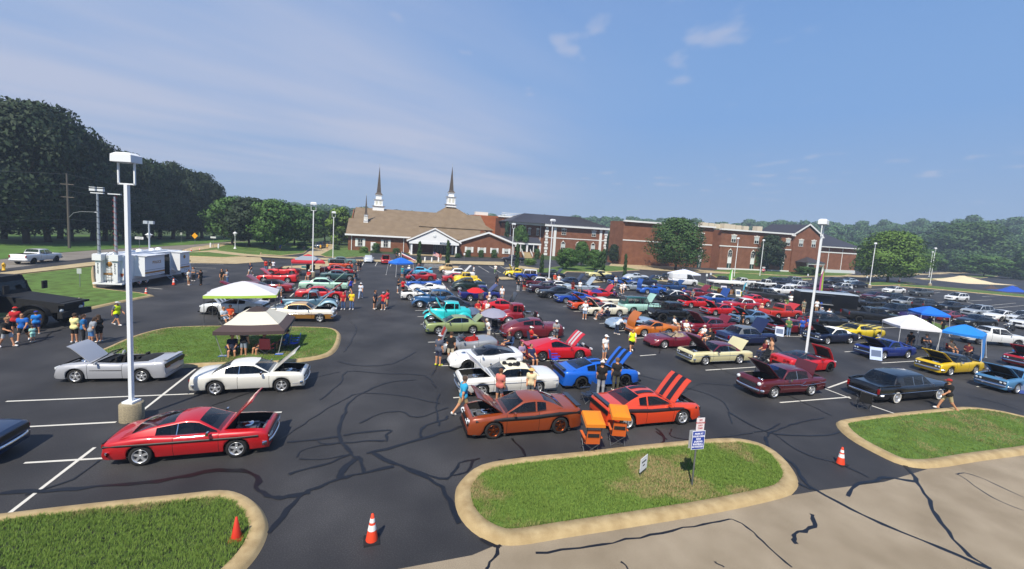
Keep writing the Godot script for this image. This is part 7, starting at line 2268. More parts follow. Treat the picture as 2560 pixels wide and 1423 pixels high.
	vehicle("suv","white_wagon",85.88,-81.32,195,"eceeee","k=0.95","white wagon standing alone near the grass strip","SUV",PUBLIC)
	vehicle("suv","far_black_suv",77.36,-101.66,195,"1c1c20","","black SUV in the farthest public row","SUV",PUBLIC)
	vehicle("sedan","far_silver_sedan",85.07,-106.80,195,"a2b0bc","","silver blue sedan beside the farthest black SUV","car",PUBLIC)
	vehicle("sedan","far_black_sedan",79.29,-97.05,195,"14161a","","black sedan below the silver blue one in the far row","car",PUBLIC)
	vehicle("suv","far_white_suv",67.45,-86.56,195,"dfe3e4","","white SUV beside the feather banner","SUV",PUBLIC)
	vehicle("suv","brown_suv",63.00,-79.57,17,"3a2c2c","","brown SUV showing its tail beside the motorcycle","SUV",PUBLIC)
	vehicle("pickup","blue_grey_pickup",54.82,-69.83,195,"56657a","k=0.88","blue grey pickup behind the trailer roof","pickup truck",PUBLIC)
	vehicle("pickup","black_far_pickup",48.77,-69.48,17,"141518","k=0.9","black pickup showing its tailgate by the trailer corner","pickup truck",PUBLIC)
	vehicle("suv","dark_maroon_suv",56.93,-80.63,195,"401820","","dark maroon SUV behind the lamp pole","SUV",PUBLIC)
	vehicle("suv","maroon_far_suv",59.06,-80.49,195,"4a1a22","","maroon SUV beside the feather banner pole","SUV",PUBLIC)
	vehicle("suv","white_far_suv",57.14,-84.40,195,"d9dde0","","pale silver SUV left of the lamp pole","SUV",PUBLIC)
	vehicle("suv","silver_far_suv",63.50,-95.87,195,"8a94a0","","silver grey SUV in the farthest row left of the pole","SUV",PUBLIC)
	vehicle("suv","white_crossover",47.28,-73.91,195,"eceeee","","white crossover right of the charcoal pickup","SUV",PUBLIC)
	vehicle("jeep","white_jeep",50.39,-83.77,195,"e4e6e6","k=0.85 roof=e4e6e6","white open-backed jeep in the far row","off-road truck",PUBLIC)
	vehicle("pickup","white_far_pickup",45.92,-84.10,195,"e2e4e4","k=0.9","white pickup behind the market stall","pickup truck",PUBLIC)
	vehicle("suv","navy_suv",55.62,-90.21,195,"1a2233","","navy SUV in the far row","SUV",PUBLIC)
	vehicle("suv","midnight_suv",57.83,-90.60,195,"222838","","midnight blue SUV next to the navy one","SUV",PUBLIC)
	vehicle("pickup","black_lot_pickup",43.04,-86.29,17,"15161a","k=0.85","black pickup by the green feather banner","pickup truck",PUBLIC)
	vehicle("suv","black_stall_truck",34.50,-45.58,17,"0e0f11","k=1.0","black vehicle behind the dark vendor table","SUV",PUBLIC)
	vehicle("pickup","navy_crew_pickup",0.07,-108.08,190,"121a2c","","navy crew cab pickup on the drive below the porch stairs","pickup truck",PUBLIC)
	vehicle("pickup","white_road_pickup",-64.31,-56.95,103,"dcdede","rim=black bed=202224","white pickup driving on the street","pickup truck",PUBLIC)
	vehicle("suv","grey_drive_truck",-52.79,-115.80,-80,"3c4a58","k=1.05","grey truck nosed down the shaded side drive","SUV",PUBLIC)
	vehicle("van","white_van",32.36,-79.19,10,"e6e8ea","","white van with open side behind the white canopy","van",PUBLIC)
# ---------------------------------------------------------------- lamps, signs, tents, chairs
func parking_lamp(x: float, z: float, base: bool, turn: float, lean: float, label: String) -> void:
	var o := tag(thing("parking_lamp", V(x,0, z), turn), label, "lamp post", "parking lot lamps")
	o.rotation.z = deg_to_rad(lean)
	var white := mat("dfe3e6",0.5)
	var y := 0.0
	if base:
		var c := S()
		lathe(c,[[0.0,0.72],[0.36,0.72],[0.4,0.68],[0.4,0.0]],20)
		put(o, "concrete_base", done(c), mats.concrete)
		y = 0.72
	var s := S()
	box(s, V(0, y + 0.04,0), V(0.42,0.08,0.42))
	box(s, V(0, y + 4.36,0), V(0.13,8.56,0.13))
	put(o, "pole", s, white)
	s = S()
	box(s, V(0, y + 8.66,0), V(0.66,0.055,0.055))
	for e in [-1,1]:
		box(s, V(0.31 * e, y + 9.06,0), V(0.055,0.82,0.055))
	put(o, "bracket", s, white)
	s = S()
	taper(s, y + 9.47, Vector2(0.4,0.25), y + 9.74, Vector2(0.39,0.25))
	taper(s, y + 9.74, Vector2(0.39,0.25), y + 9.83, Vector2(0.26,0.15))
	put(o, "lamp_head", s, white)
	s = S()
	box(s, V(0, y + 9.46,0), V(0.6,0.03,0.34))
	put(o, "lens", s, mat("b8c0c8",0.2))

func lantern(x: float, z: float, h: float, label: String) -> void:
	var o := tag(thing("lantern_post", V(x,0, z)), label, "lamp post", "white lantern posts")
	var s := S()
	lathe(s,[[0.32,0.0],[0.3,0.18],[0.12,0.5],[0.08,0.8],[0.07, h - 1.0],[0.16, h - 0.9],[0.1, h - 0.82]],10)
	put(o, "post", s, mat("e2e4e4",0.6))
	s = S()
	taper(s, h - 0.82, Vector2(0.16,0.16), h - 0.4, Vector2(0.25,0.25))
	put(o, "lantern_glass", s, mat("c4c8c8",0.3))
	s = S()
	taper(s, h - 0.4, Vector2(0.36,0.36), h - 0.05, Vector2(0.05,0.05))
	tube(s,[V(0, h - 0.1,0), V(0, h + 0.12,0)],[0.03],5)
	put(o, "lantern_cap", s, mat("dfe2e4",0.6))

func cone(x: float, z: float, k: float, stripes: bool, label: String, y := 0.0) -> void:
	var o := tag(thing("traffic_cone", V(x, y, z),20.0), label, "traffic cone", "traffic cones")
	o.scale = Vector3.ONE * k
	var s := S()
	taper(s,0.0, Vector2(0.19,0.19),0.04, Vector2(0.18,0.18))
	put(o, "base", s, mat("17171a" if stripes else "c02818",0.8))
	s = S()
	lathe(s,[[0.145,0.04],[0.03,0.7],[0.0,0.71]],14)
	put(o, "cone_body", s, mat("e0401c" if stripes else "c83018",0.6))
	if stripes:
		for q in [[0.3,0.44],[0.5,0.6]]:
			s = S()
			lathe(s,[[0.149 - 0.1742 * (q[0] - 0.04), q[0]],[0.149 - 0.1742 * (q[1] - 0.04), q[1]]],14)
			put(o, "white_band", s, mat("e8e8e4",0.5))

func post_sign(x: float, z: float, turn: float, h: float, w: float, ph: float, hue: String, label: String, words := "", ink := "ffffff", size := 0.1, turned := 0.0) -> Node3D:
	var o := tag(thing("sign", V(x,0, z), turn), label, "sign")
	var s := S()
	tube(s,[Vector3.ZERO, V(0, h,0)],[0.03],6)
	put(o, "post", s, mat("8a8f92",0.5,0.6))
	var p := slab_box(o, "panel", V(0, h - ph / 2,0.045), V(w, ph,0.02), mat(hue,0.5))
	p.rotation.z = turned
	if words:
		letters(o, "lettering", words, size, V(0, h - ph / 2,0.058),0, mat(ink,0.6),0.8)
	return o

func canopy(x: float, z: float, turn: float, w: float, d: float, eave: float, peak: float, hues: Array, label: String, leg := "d0d2d4", slant := 0.0, wall := "") -> void:
	var o := tag(thing("canopy_tent", V(x,0, z), turn), label, "canopy", "pop-up canopies")
	var rings := [[1.0, eave - 0.22],[1.0, eave],[0.78, lerpf(eave, peak,0.26)],[0.3, lerpf(eave, peak,0.78)],[0.02, peak]]
	var names := ["valance", "canopy_border", "canopy_top", "canopy_peak"]
	for k in 4:
		var s := S(true)
		for e in 4:
			var a := Vector2([-1,1,1,-1][e] * w / 2,[1,1,-1,-1][e] * d / 2)
			var b := Vector2([1,1,-1,-1][e] * w / 2,[1,-1,-1,1][e] * d / 2)
			for t in 4:
				var q := []
				for c in [[k, t],[k + 1, t],[k + 1, t + 1],[k, t + 1]]:
					var p: Vector2 = a.lerp(b, c[1] / 4.0) * rings[c[0]][0]
					var sag: float = -0.05 * sin(PI * c[1] / 4.0) * (1.0 if c[0] in [1,2] else 0.4)
					q.append(V(p.x, rings[c[0]][1] + sag, p.y))
				quad(s, q[0], q[1], q[2], q[3])
		put(o, names[k], s, cloth(hues[mini(k, hues.size() - 1)]))
	for sx in [-1,1]:
		for sz in [-1,1]:
			var s := S()
			tube(s,[V(sx * (w / 2 - 0.06 + slant),0, sz * (d / 2 - 0.06 + slant)), V(sx * (w / 2 - 0.06), eave - 0.02, sz * (d / 2 - 0.06))],[0.024],5)
			box(s, V(sx * (w / 2 - 0.06 + slant),0.015, sz * (d / 2 - 0.06 + slant)), V(0.14,0.03,0.14))
			put(o, "leg", s, mat(leg,0.5,0.2))
	var f := S()
	for e in 4:
		var a := V([-1,1,1,-1][e] * (w / 2 - 0.06), eave - 0.06,[1,1,-1,-1][e] * (d / 2 - 0.06))
		var b := V([1,1,-1,-1][e] * (w / 2 - 0.06), eave - 0.06,[1,-1,-1,1][e] * (d / 2 - 0.06))
		tube(f,[a, a.lerp(b,0.5) + V(0,-0.25,0), b],[0.014],4)
		tube(f,[a, V(0, peak - 0.1,0)],[0.014],4)
	put(o, "frame", done(f), mat(leg,0.5,0.2))
	if wall:
		var s := S()
		var rows := []
		for k in 6:
			var row := PackedVector3Array()
			for t in 9:
				row.append(V(w / 2 + 0.06 * sin(t * 1.9 + k * 0.7) * (1.0 - k / 6.0),0.02 + k * (eave - 0.2) / 5.0, lerpf(d / 2,-d / 2, t / 8.0)))
			rows.append(row)
		grid(s, rows)
		put(o, "side_wall", s, cloth(wall))

func camp_chair(x: float, z: float, turn: float, hue: String, label: String, y := 0.0, called := "camp_chair") -> Node3D:
	var o := tag(thing(called, V(x, y, z), turn), label, "camp chair", "folding camp chairs")
	var s := S()
	for sz in [-1,1]:
		tube(s,[V(0.26,0,0.27 * sz), V(-0.26,0.42,0.27 * sz), V(-0.36,0.98,0.25 * sz)],[0.014],5)
		tube(s,[V(-0.26,0,0.27 * sz), V(0.26,0.42,0.27 * sz), V(0.27,0.64,0.29 * sz)],[0.014],5)
	tube(s,[V(0.26,0.02,0.27), V(0.26,0.42,-0.27)],[0.012],4)
	tube(s,[V(0.26,0.02,-0.27), V(0.26,0.42,0.27)],[0.012],4)
	tube(s,[V(-0.26,0.02,0.27), V(-0.26,0.42,-0.27)],[0.012],4)
	tube(s,[V(-0.26,0.02,-0.27), V(-0.26,0.42,0.27)],[0.012],4)
	put(o, "frame", s, mat("5a5c60",0.4,0.6))
	s = S()
	var rows := []
	for q in [[0.28,0.43],[0.0,0.36],[-0.24,0.41]]:
		var row := PackedVector3Array()
		for t in 5:
			row.append(V(q[0], q[1] - 0.03 * sin(PI * t / 4.0),0.27 - 0.135 * t))
		rows.append(row)
	grid(s, rows)
	put(o, "seat", s, cloth(hue))
	s = S()
	taper(s,0.42, Vector2(0.012,0.26),0.98, Vector2(0.012,0.24), Transform3D(Basis(), V(0,0,0)))
	var b := put(o, "backrest", s, cloth(hue), V(-0.27,0.0,0))
	b.rotation.z = 0.17
	b.position.x = -0.19
	for sz in [-1,1]:
		s = S()
		box(s, V(0.0,0.65,0.3 * sz), V(0.56,0.03,0.09))
		put(o, "armrest", s, cloth(hue))
	return o

func umbrella(x: float, z: float, h: float, r: float, hue: String, label: String, tilt := 0.0) -> void:
	var o := tag(thing("umbrella", V(x,0, z)), label, "umbrella")
	o.rotation.x = tilt
	var s := S()
	tube(s,[Vector3.ZERO, V(0, h,0)],[0.015],5)
	put(o, "stick", s, mat("303236",0.5))
	s = S(true)
	for k in 8:
		var a := TAU * k / 8.0
		var b := TAU * (k + 1) / 8.0
		var p := [V(cos(a) * r, h - 0.36, sin(a) * r), V(cos(b) * r, h - 0.36, sin(b) * r), V(cos(a) * r * 0.55, h - 0.1, sin(a) * r * 0.55), V(cos(b) * r * 0.55, h - 0.1, sin(b) * r * 0.55)]
		quad(s, p[1], p[3], p[2], p[0])
		tri(s, p[3], V(0, h,0), p[2])
	put(o, "canopy", s, cloth(hue))

func feather_banner(x: float, z: float, h: float, hue: String, hue2: String, label: String) -> void:
	var o := tag(thing("feather_banner", V(x,0, z),10.0), label, "banner")
	var s := S()
	tube(s,[V(0.02,0,0), V(0, h * 0.9,0), V(-0.15, h,0), V(-0.4, h * 1.02,0)],[0.02],5)
	put(o, "pole", s, mat("1c1c1e",0.5))
	for e in 2:
		s = S()
		var rows := []
		for k in 7:
			var t := k / 6.0
			var y := lerpf(0.5, h, t) if e == 0 else lerpf(0.5, h, t)
			var wd := 0.75 * (1.0 - 0.45 * pow(t,3.0))
			rows.append(R3([V(-wd * (0.5 if e == 1 else 1.0), y,0.03 * sin(k * 1.1) + 0.004 * e), V(-0.02 - wd * (0.5 if e == 0 else 0.0), y,0.03 * sin(k * 1.1))]))
		grid(s, rows)
		put(o, "banner_cloth", s, cloth(hue if e == 0 else hue2))

func simple_box(called: String, category: String, x: float, z: float, turn: float, size: Vector3, hue: String, label: String, lid := "") -> void:
	var o := tag(thing(called, V(x,0, z), turn), label, category)
	var s := S()
	taper(s,0.0, Vector2(size.x, size.z) * 0.47, size.y * 0.82, Vector2(size.x, size.z) * 0.5)
	put(o, "body", s, mat(hue,0.6))
	s = S()
	taper(s, size.y * 0.82, Vector2(size.x, size.z) * 0.52, size.y, Vector2(size.x, size.z) * 0.48)
	put(o, "lid", s, mat(lid if lid else hue,0.6))
	s = S()
	tube(s,[V(-size.x * 0.5, size.y * 0.6,0), V(-size.x * 0.4, size.y * 1.1,0), V(size.x * 0.4, size.y * 1.1,0), V(size.x * 0.5, size.y * 0.6,0)],[0.015],5)
	put(o, "handle", s, mat("d0d0d0",0.5))

func poster(x: float, z: float, turn: float, w: float, h: float, hue: String, label: String) -> void:
	var o := tag(thing("poster_board", V(x,0, z), turn), label, "poster")
	var t := Basis(V(1,0,0),-0.25)
	var p := slab_box(o, "board", t * V(0, h / 2 + 0.05,0), V(w, h,0.02), mat(hue,0.6))
	p.rotation.x = -0.25
	var q := slab_box(p, "picture", V(0,0.02 * h,0.012), V(w * 0.8, h * 0.5,0.004), mat("5a6a88",0.6))
	q.name = "picture"
	var s := S()
	for e in [-1,1]:
		tube(s,[V(w * 0.35 * e,0,-h * 0.4), V(w * 0.35 * e, h * 0.8,-h * 0.2)],[0.015],4)
	put(o, "easel", s, mat("2a2a2c",0.6))

# ---------------------------------------------------------------- large special vehicles
func tyre_at(o: Node3D, x: float, y: float, z: float, r: float, rim := "rim_steel", hue := "") -> void:
	var w := put(o, "wheel", shapes.tyre, mat("151516",0.92), V(x, y, z))
	w.scale = V(r, r, r * 0.9)
	if z < 0:
		w.rotation.y = PI
	put(w, "rim", shapes[rim], chrome if hue == "" else mat(hue,0.7))

func police_truck(x: float, z: float, turn: float) -> void:
	var o := tag(thing("police_command_truck", V(x,0, z), turn), "white mobile police command truck with slide-outs, ladder and two tall lighting masts", "truck")
	var white := mat("e2e5e8",0.4)
	var gold := mat("a8762c",0.45)
	var s := S()
	box(s, V(-0.4,2.15,0), V(9.8,2.5,2.5))
	put(o, "body", s, white)
	s = S()
	box(s, V(-0.4,0.75,0), V(9.6,0.5,2.3))
	put(o, "chassis", s, mat("c8ccd0",0.5))
	s = S()
	taper(s,0.6, Vector2(1.1,1.15),1.6, Vector2(1.0,1.1), Transform3D(Basis(), V(5.5,0,0)))
	taper(s,1.6, Vector2(0.8,1.1),2.6, Vector2(0.5,1.0), Transform3D(Basis(), V(5.0,0,0)))
	put(o, "cab", s, white)
	slab_box(o, "windshield", V(5.62,2.1,0), V(0.05,0.7,1.9), glass())
	for sx in [-2.2,3.2]:
		var l := 3.2 if sx < 0 else 1.9
		s = S()
		box(s, V(sx,2.2,1.75), V(l,2.1,1.0))
		put(o, "slide_out", s, white)
		slab_box(o, "awning", V(sx,3.32,1.85), V(l + 0.15,0.06,1.3), white)
		for q in [[1.5,0.18, gold],[1.78,0.03, mat("303844",0.5)],[1.3,0.03, mat("303844",0.5)]]:
			slab_box(o, "gold_stripe", V(sx, q[0],2.256), V(l, q[1],0.012), q[2])
	slab_box(o, "slide_out", V(-2.2,2.2,-1.75), V(3.2,2.1,1.0), white)
	slab_box(o, "awning", V(-2.2,3.32,-1.85), V(3.3,0.06,1.3), white)
	letters(o, "lettering", "POLICE",0.42, V(-1.9,2.55,2.26),0, gold)
	s = S()
	lathe(s,[[0.0,0.02],[0.2,0.02],[0.22,0.0]],12, Transform3D(Basis(V(1,0,0), PI / 2), V(3.1,2.75,2.26)))
	put(o, "badge", s, gold)
	slab_box(o, "doorway", V(1.0,2.0,1.26), V(1.9,2.2,0.05), mat("0c0d10",0.8))
	slab_box(o, "open_door", V(0.1,1.9,1.9), V(0.06,2.0,0.9), mat("1a1c20",0.6))
	s = S()
	for sx in [0.6,1.3]:
		tube(s,[V(sx,1.0,1.4), V(sx,0.02,2.5)],[0.04],5)
		tube(s,[V(sx,2.0,1.4), V(sx,0.95,2.5)],[0.025],5)
	put(o, "stair_rail", s, mat("b8bcc0",0.4,0.6))
	for k in 4:
		slab_box(o, "step", V(0.95,0.2 + 0.22 * k,2.32 - 0.25 * k), V(0.7,0.04,0.22), mat("a8acb0",0.5,0.5))
	slab_box(o, "roof_rail", V(-0.6,3.5,0.6), V(6.6,0.2,0.1), white)
	slab_box(o, "roof_rail", V(-0.6,3.5,-0.6), V(6.6,0.2,0.1), white)
	for k in 4:
		s = S()
		lathe(s,[[0.0,0.4],[0.25,0.34],[0.36,0.0]],12)
		put(o, "roof_dome", s, white, V(-2.6 + k * 1.6,3.42,0.0 if k % 2 else 0.3))
	# tail: mast housings, ladder, badge, stripe
	slab_box(o, "gold_stripe", V(-5.31,1.5,0), V(0.012,0.2,2.5), gold)
	slab_box(o, "rear_bumper", V(-5.45,0.55,0), V(0.4,0.16,2.6), white)
	for sz in [-0.75,0.75]:
		s = S()
		taper(s,0.7, Vector2(0.18,0.2),2.9, Vector2(0.2,0.24), Transform3D(Basis(), V(-5.5,0, sz)))
		taper(s,2.9, Vector2(0.36,0.4),3.5, Vector2(0.36,0.4), Transform3D(Basis(), V(-5.5,0, sz)))
		put(o, "mast_housing", s, white)
		letters(o, "lettering", "O\nL\nA\nT\nH\nE" if sz < 0 else "P\nO\nL\nI\nC\nE",0.2, V(-5.72,2.1, sz),-90, mat("1a1c22",0.6),0.72)
		s = S()
		tube(s,[V(-5.5,3.4, sz), V(-5.5,6.0, sz), V(-5.5,9.6 if sz < 0 else 9.3, sz)],[0.13,0.11,0.08],8)
		var m := put(o, "lighting_mast", s, mat("a8b0b8",0.4,0.4))
		s = S()
		var coil := []
		for k in 110:
			coil.append(V(-5.5 + 0.17 * cos(k * 0.6),3.6 + k * 0.053, sz + 0.17 * sin(k * 0.6)))
		tube(s, coil,[0.018],4)
		put(m, "coiled_cable", s, mat("141416" if sz < 0 else "a02828",0.6))
		s = S()
		box(s, V(-5.5,9.55, sz), V(0.2,0.1,1.1))
		if sz < 0:
			for e in [-0.35,0.35]:
				box(s, V(-5.55,9.85, sz + e), V(0.25,0.22,0.5))
				box(s, V(-5.55,10.1, sz + e), V(0.25,0.06,0.5))
		put(m, "mast_lights", s, mat("d8dce0",0.4))
	s = S()
	tube(s,[V(1.6,3.4,-0.6), V(1.6,6.6,-0.6)],[0.09],7)
	for e in [-0.3,0.3]:
		box(s, V(1.6,6.7,-0.6 + e), V(0.3,0.35,0.45))
	put(o, "lighting_mast", s, mat("b8c0c8",0.4,0.3))
	s = S()
	for e in [-0.22,0.22]:
		tube(s,[V(-5.42,0.6, e), V(-5.42,3.5, e), V(-5.0,3.7, e)],[0.025],5)
	for k in 8:
		tube(s,[V(-5.42,0.8 + k * 0.35,-0.22), V(-5.42,0.8 + k * 0.35,0.22)],[0.02],5)
	put(o, "ladder", s, mat("202226",0.5))
	s = S()
	lathe(s,[[0.0,0.02],[0.24,0.02],[0.26,0.0]],14, Transform3D(Basis(V(0,0,1), PI / 2), V(-5.31,2.5,0)))
	put(o, "badge", s, gold)
	for sz in [-1.1,1.1]:
		slab_box(o, "taillight", V(-5.32,1.4, sz), V(0.04,0.3,0.14), tail_glass)
	for q in [-2.9,-1.8,5.4]:
		for sz in [-1.0,1.0]:
			tyre_at(o, q,0.5, sz,0.5)

func armored_truck(x: float, z: float, turn: float) -> void:
	var o := tag(thing("armored_truck", V(x,0, z), turn), "black armored military truck with open tan door, cut by the left edge", "truck")
	var black := mat("151618",0.7)
	var s := S()
	taper(s,1.0, Vector2(2.6,1.2),2.1, Vector2(2.6,1.25), Transform3D(Basis(), V(-3.0,0,0)))
	taper(s,2.1, Vector2(2.6,1.25),3.3, Vector2(2.3,0.95), Transform3D(Basis(), V(-3.0,0,0)))
	put(o, "hull", s, black)
	s = S()
	s.set_smooth_group(-1)
	for q in [[-0.5,2.15,3.0,1.75,1.05]]:
		for sz in [1,-1]:
			var a := [V(q[0],1.0, q[4] * sz), V(q[2],1.1,0.95 * sz), V(q[2], q[3],0.95 * sz), V(q[0], q[1], q[4] * sz)]
			if sz > 0:
				a.reverse()
			quad(s, a[0], a[1], a[2], a[3])
		quad(s, V(q[0], q[1], q[4]), V(q[0], q[1],-q[4]), V(q[2], q[3],-0.95), V(q[2], q[3],0.95))
		quad(s, V(q[2],1.1,0.95), V(q[2], q[3],0.95), V(q[2], q[3],-0.95), V(q[2],1.1,-0.95))
	put(o, "hood", s, black)
	for sz in [1.05,-1.05]:
		s = S()
		var rows := []
		for k in 7:
			var a := PI * k / 6.0
			rows.append(R3([V(1.7 - 0.95 * cos(a),0.9 + 0.75 * sin(a), sz - 0.28), V(1.7 - 0.95 * cos(a),0.9 + 0.75 * sin(a), sz + 0.28)]))
		grid(s, rows)
		put(o, "fender", s, black)
	slab_box(o, "front_bumper", V(3.25,0.95,0), V(0.3,0.4,2.3), black)
	slab_box(o, "brush_guard", V(3.2,1.65,0), V(0.4,0.14,2.0), black)
	for sz in [0.75,-0.75]:
		s = S()
		lathe(s,[[0.0,0.06],[0.12,0.04],[0.14,-0.05]],10, Transform3D(Basis(V(0,0,1),-PI / 2), V(3.05,1.2, sz)))
		put(o, "headlight", s, lamp_glass)
		slab_box(o, "mirror", V(0.35,2.6, sz * 1.75), V(0.1,0.55,0.34), black)
	for q in [[-1.0,0.9],[-2.4,1.0],[-4.0,1.0]]:
		for sz in [1,-1]:
			var w := slab_box(o, "side_window", V(q[0],2.65,1.13 * sz), V(q[1],0.5,0.06), glass("101418",0.8))
			w.rotation.x = -0.24 * sz
	slab_box(o, "windshield", V(-0.53,2.65,0), V(0.08,0.6,1.8), glass("101418",0.8)).rotation.z = 0.24
	var d := slab_box(o, "open_door", V(-0.3,2.0,1.75), V(0.16,1.9,1.0), mat("a8905c",0.7))
	d.rotation.y = 0.35
	slab_box(d, "door_window", V(0,0.45,0), V(0.18,0.5,0.55), glass("20282c",0.8))
	slab_box(d, "door_rim", V(0.09,0,0), V(0.05,2.0,1.1), black)
	s = S()
	lathe(s,[[0.8,3.3],[0.8,3.5],[0.7,3.55]],12, Transform3D(Basis(), V(-2.6,0,0)))
	box(s, V(-1.9,3.85,0.3), V(0.08,0.8,0.6))
	box(s, V(-2.5,3.85,0.7), V(1.0,0.7,0.08))
	box(s, V(-2.5,3.85,-0.7), V(1.0,0.7,0.08))
	put(o, "roof_turret", s, black)
	for q in [1.7,-3.6]:
		for sz in [1.05,-1.05]:
			tyre_at(o, q,0.68, sz,0.68, "rim_steel", "1c1d1f")

func food_trailer(x: float, z: float, turn: float) -> void:
	var o := tag(thing("food_trailer", V(x,0, z), turn), "black enclosed vendor trailer with grey roof hitched to the black pickup", "trailer")
	var s := S()
	taper(s,0.5, Vector2(3.3,1.1),2.7, Vector2(3.3,1.1))
	put(o, "body", s, mat("0f1013",0.35))
	s = S()
	taper(s,2.7, Vector2(3.36,1.16),2.82, Vector2(3.2,1.0))
	put(o, "roof", s, mat("9aa4ae",0.4))
	slab_box(o, "serving_window", V(-0.8,1.85,1.11), V(2.4,0.9,0.05), mat("30343a",0.6))
	slab_box(o, "counter", V(-0.8,1.3,1.3), V(2.5,0.06,0.4), mat("b0b4b8",0.4,0.5))
	slab_box(o, "awning_flap", V(-0.8,2.5,1.5), V(2.4,0.06,0.9), mat("1a1c20",0.5))
	slab_box(o, "tongue", V(3.9,0.5,0), V(1.4,0.12,0.3), mat("1a1b1d",0.6))
	for q in [-0.5,0.5]:
		for sz in [-1.05,1.05]:
			tyre_at(o, q,0.38, sz,0.38)

func motorcycle(x: float, z: float, turn: float, hue: String, label: String) -> void:
	var o := tag(thing("motorcycle", V(x,0, z), turn), label, "motorcycle")
	tyre_at(o,0.72,0.31,0.0,0.31, "rim_many")
	tyre_at(o,-0.72,0.31,0.0,0.31, "rim_many")
	var s := S()
	tube(s,[V(0.4,0.85,0), V(0.05,0.88,0), V(-0.2,0.78,0)],[0.12,0.17,0.1],8)
	put(o, "fuel_tank", s, paint(hue))
	s = S()
	tube(s,[V(-0.15,0.78,0), V(-0.5,0.74,0), V(-0.85,0.85,0)],[0.12,0.15,0.08],8)
	put(o, "saddle", s, mat("141416",0.6))
	s = S()
	tube(s,[V(0.72,0.31,0.1), V(0.5,0.95,0.1), V(0.45,1.08,0.36)],[0.025],5)
	tube(s,[V(0.72,0.31,-0.1), V(0.5,0.95,-0.1), V(0.45,1.08,-0.36)],[0.025],5)
	put(o, "fork", s, chrome)
	s = S()
	box(s, V(0.05,0.48,0), V(0.5,0.4,0.34))
	tube(s,[V(0.2,0.35,0.2), V(-0.8,0.3,0.22)],[0.05],6)
	put(o, "engine", s, mat("6a6c70",0.3,0.8))
	s = S()
	lathe(s,[[0.0,0.1],[0.1,0.06],[0.1,-0.05]],10, Transform3D(Basis(V(0,0,1),-PI / 2), V(0.62,0.92,0)))
	put(o, "headlight", s, lamp_glass)

func dog(x: float, z: float, turn: float) -> void:
	var o := tag(thing("dog", V(x,0, z), turn), "black and white long-haired dog sitting between three people", "dog")
	var s := S()
	tube(s,[V(-0.25,0.06,0), V(-0.22,0.2,0), V(-0.02,0.38,0), V(0.12,0.52,0), V(0.18,0.64,0), V(0.27,0.66,0), V(0.4,0.61,0)],[0.1,0.17,0.15,0.13,0.09,0.09,0.035],9)
	for sz in [-1,1]:
		tube(s,[V(0.1,0.42,0.08 * sz), V(0.16,0.2,0.08 * sz), V(0.15,0.03,0.08 * sz), V(0.22,0.02,0.08 * sz)],[0.07,0.04,0.035,0.025],6)
		tube(s,[V(-0.2,0.22,0.1 * sz), V(0.02,0.2,0.15 * sz), V(-0.12,0.06,0.14 * sz), V(0.06,0.03,0.14 * sz)],[0.1,0.07,0.04,0.03],6)
		tube(s,[V(0.2,0.7,0.06 * sz), V(0.18,0.8,0.08 * sz)],[0.04,0.012],5)
	tube(s,[V(-0.3,0.12,0), V(-0.5,0.04,0.05), V(-0.66,0.08,0.14)],[0.05,0.06,0.02],6)
	var b := put(o, "body", s, cloth("131315"))
	s = S()
	tube(s,[V(0.21,0.5,0), V(0.2,0.36,0), V(0.14,0.26,0)],[0.06,0.08,0.04],7)
	tube(s,[V(0.3,0.7,0), V(0.42,0.615,0)],[0.035,0.03],6)
	put(b, "white_fur", s, cloth("dcdad4"))

func heap(called: String, label: String, category: String, x: float, z: float, lx: float, lz: float, h: float, m: Material, sd: int) -> void:
	var n := FastNoiseLite.new()
	n.seed = sd
	n.frequency = 0.35
	var s := S()
	var rows := []
	for i in 17:
		var row := PackedVector3Array()
		for j in 25:
			var a := (j / 12.0 - 1.0)
			var b := (i / 8.0 - 1.0)
			var d := maxf(0.0,1.0 - sqrt(a * a + b * b))
			row.append(V(a * lx, h * pow(d,1.4) * (1.0 + 0.5 * n.get_noise_2d(a * 6, b * 6)) + 0.01, b * lz))
		rows.append(row)
	grid(s, rows, true)
	var o := put(self, called, s, m, V(x,0.0, z))
	tag(o, label, category)
	o.rotation.y = deg_to_rad(17)
func utility_pole(x: float, z: float, h: float, arm: float) -> void:
	var o := tag(thing("utility_pole", V(x,0, z)), "grey utility pole with street light arm beside the street", "utility pole")
	var s := S()
	tube(s,[Vector3.ZERO, V(0, h,0)],[0.22,0.14],8)
	put(o, "pole", s, mat("5a544c",0.9))
	s = S()
	tube(s,[V(0.1,0,0), V(0.1, h * 0.55,0)],[0.06],6)
	put(o, "conduit", s, mat("8a9094",0.5))
	s = S()
	tube(s,[V(0.1, arm - 1.2,0), V(1.0, arm - 0.3,0), V(2.4, arm,0), V(5.0, arm + 0.05,0)],[0.05],6)
	put(o, "light_arm", s, mat("9a9ea2",0.5,0.5))
	s = S()
	taper(s,-0.06, Vector2(0.4,0.14),0.06, Vector2(0.3,0.1), Transform3D(Basis(), V(5.3, arm + 0.05,0)))
	put(o, "lamp_head", s, mat("c4c8cc",0.4))
	for y in [h - 1.9, h - 4.2]:
		slab_box(o, "crossarm", V(0, y,0), V(2.4,0.12,0.12), mat("6a6258",0.9))
	var ends := [V(-0.28,0,0.96) * 45.0, V(-0.24,0,-0.97) * 60.0]
	for y in [h - 0.1, h - 2.0, h - 3.0, h - 5.6, h - 8.2]:
		for e in ends:
			var pts := []
			for k in 13:
				var t := k / 12.0
				pts.append(e * t + V(0, y - 1.2 * sin(PI * t),0))
			s = S()
			tube(s, pts,[0.028],4)
			put(o, "wire", s, mat("4a4e50",0.6))

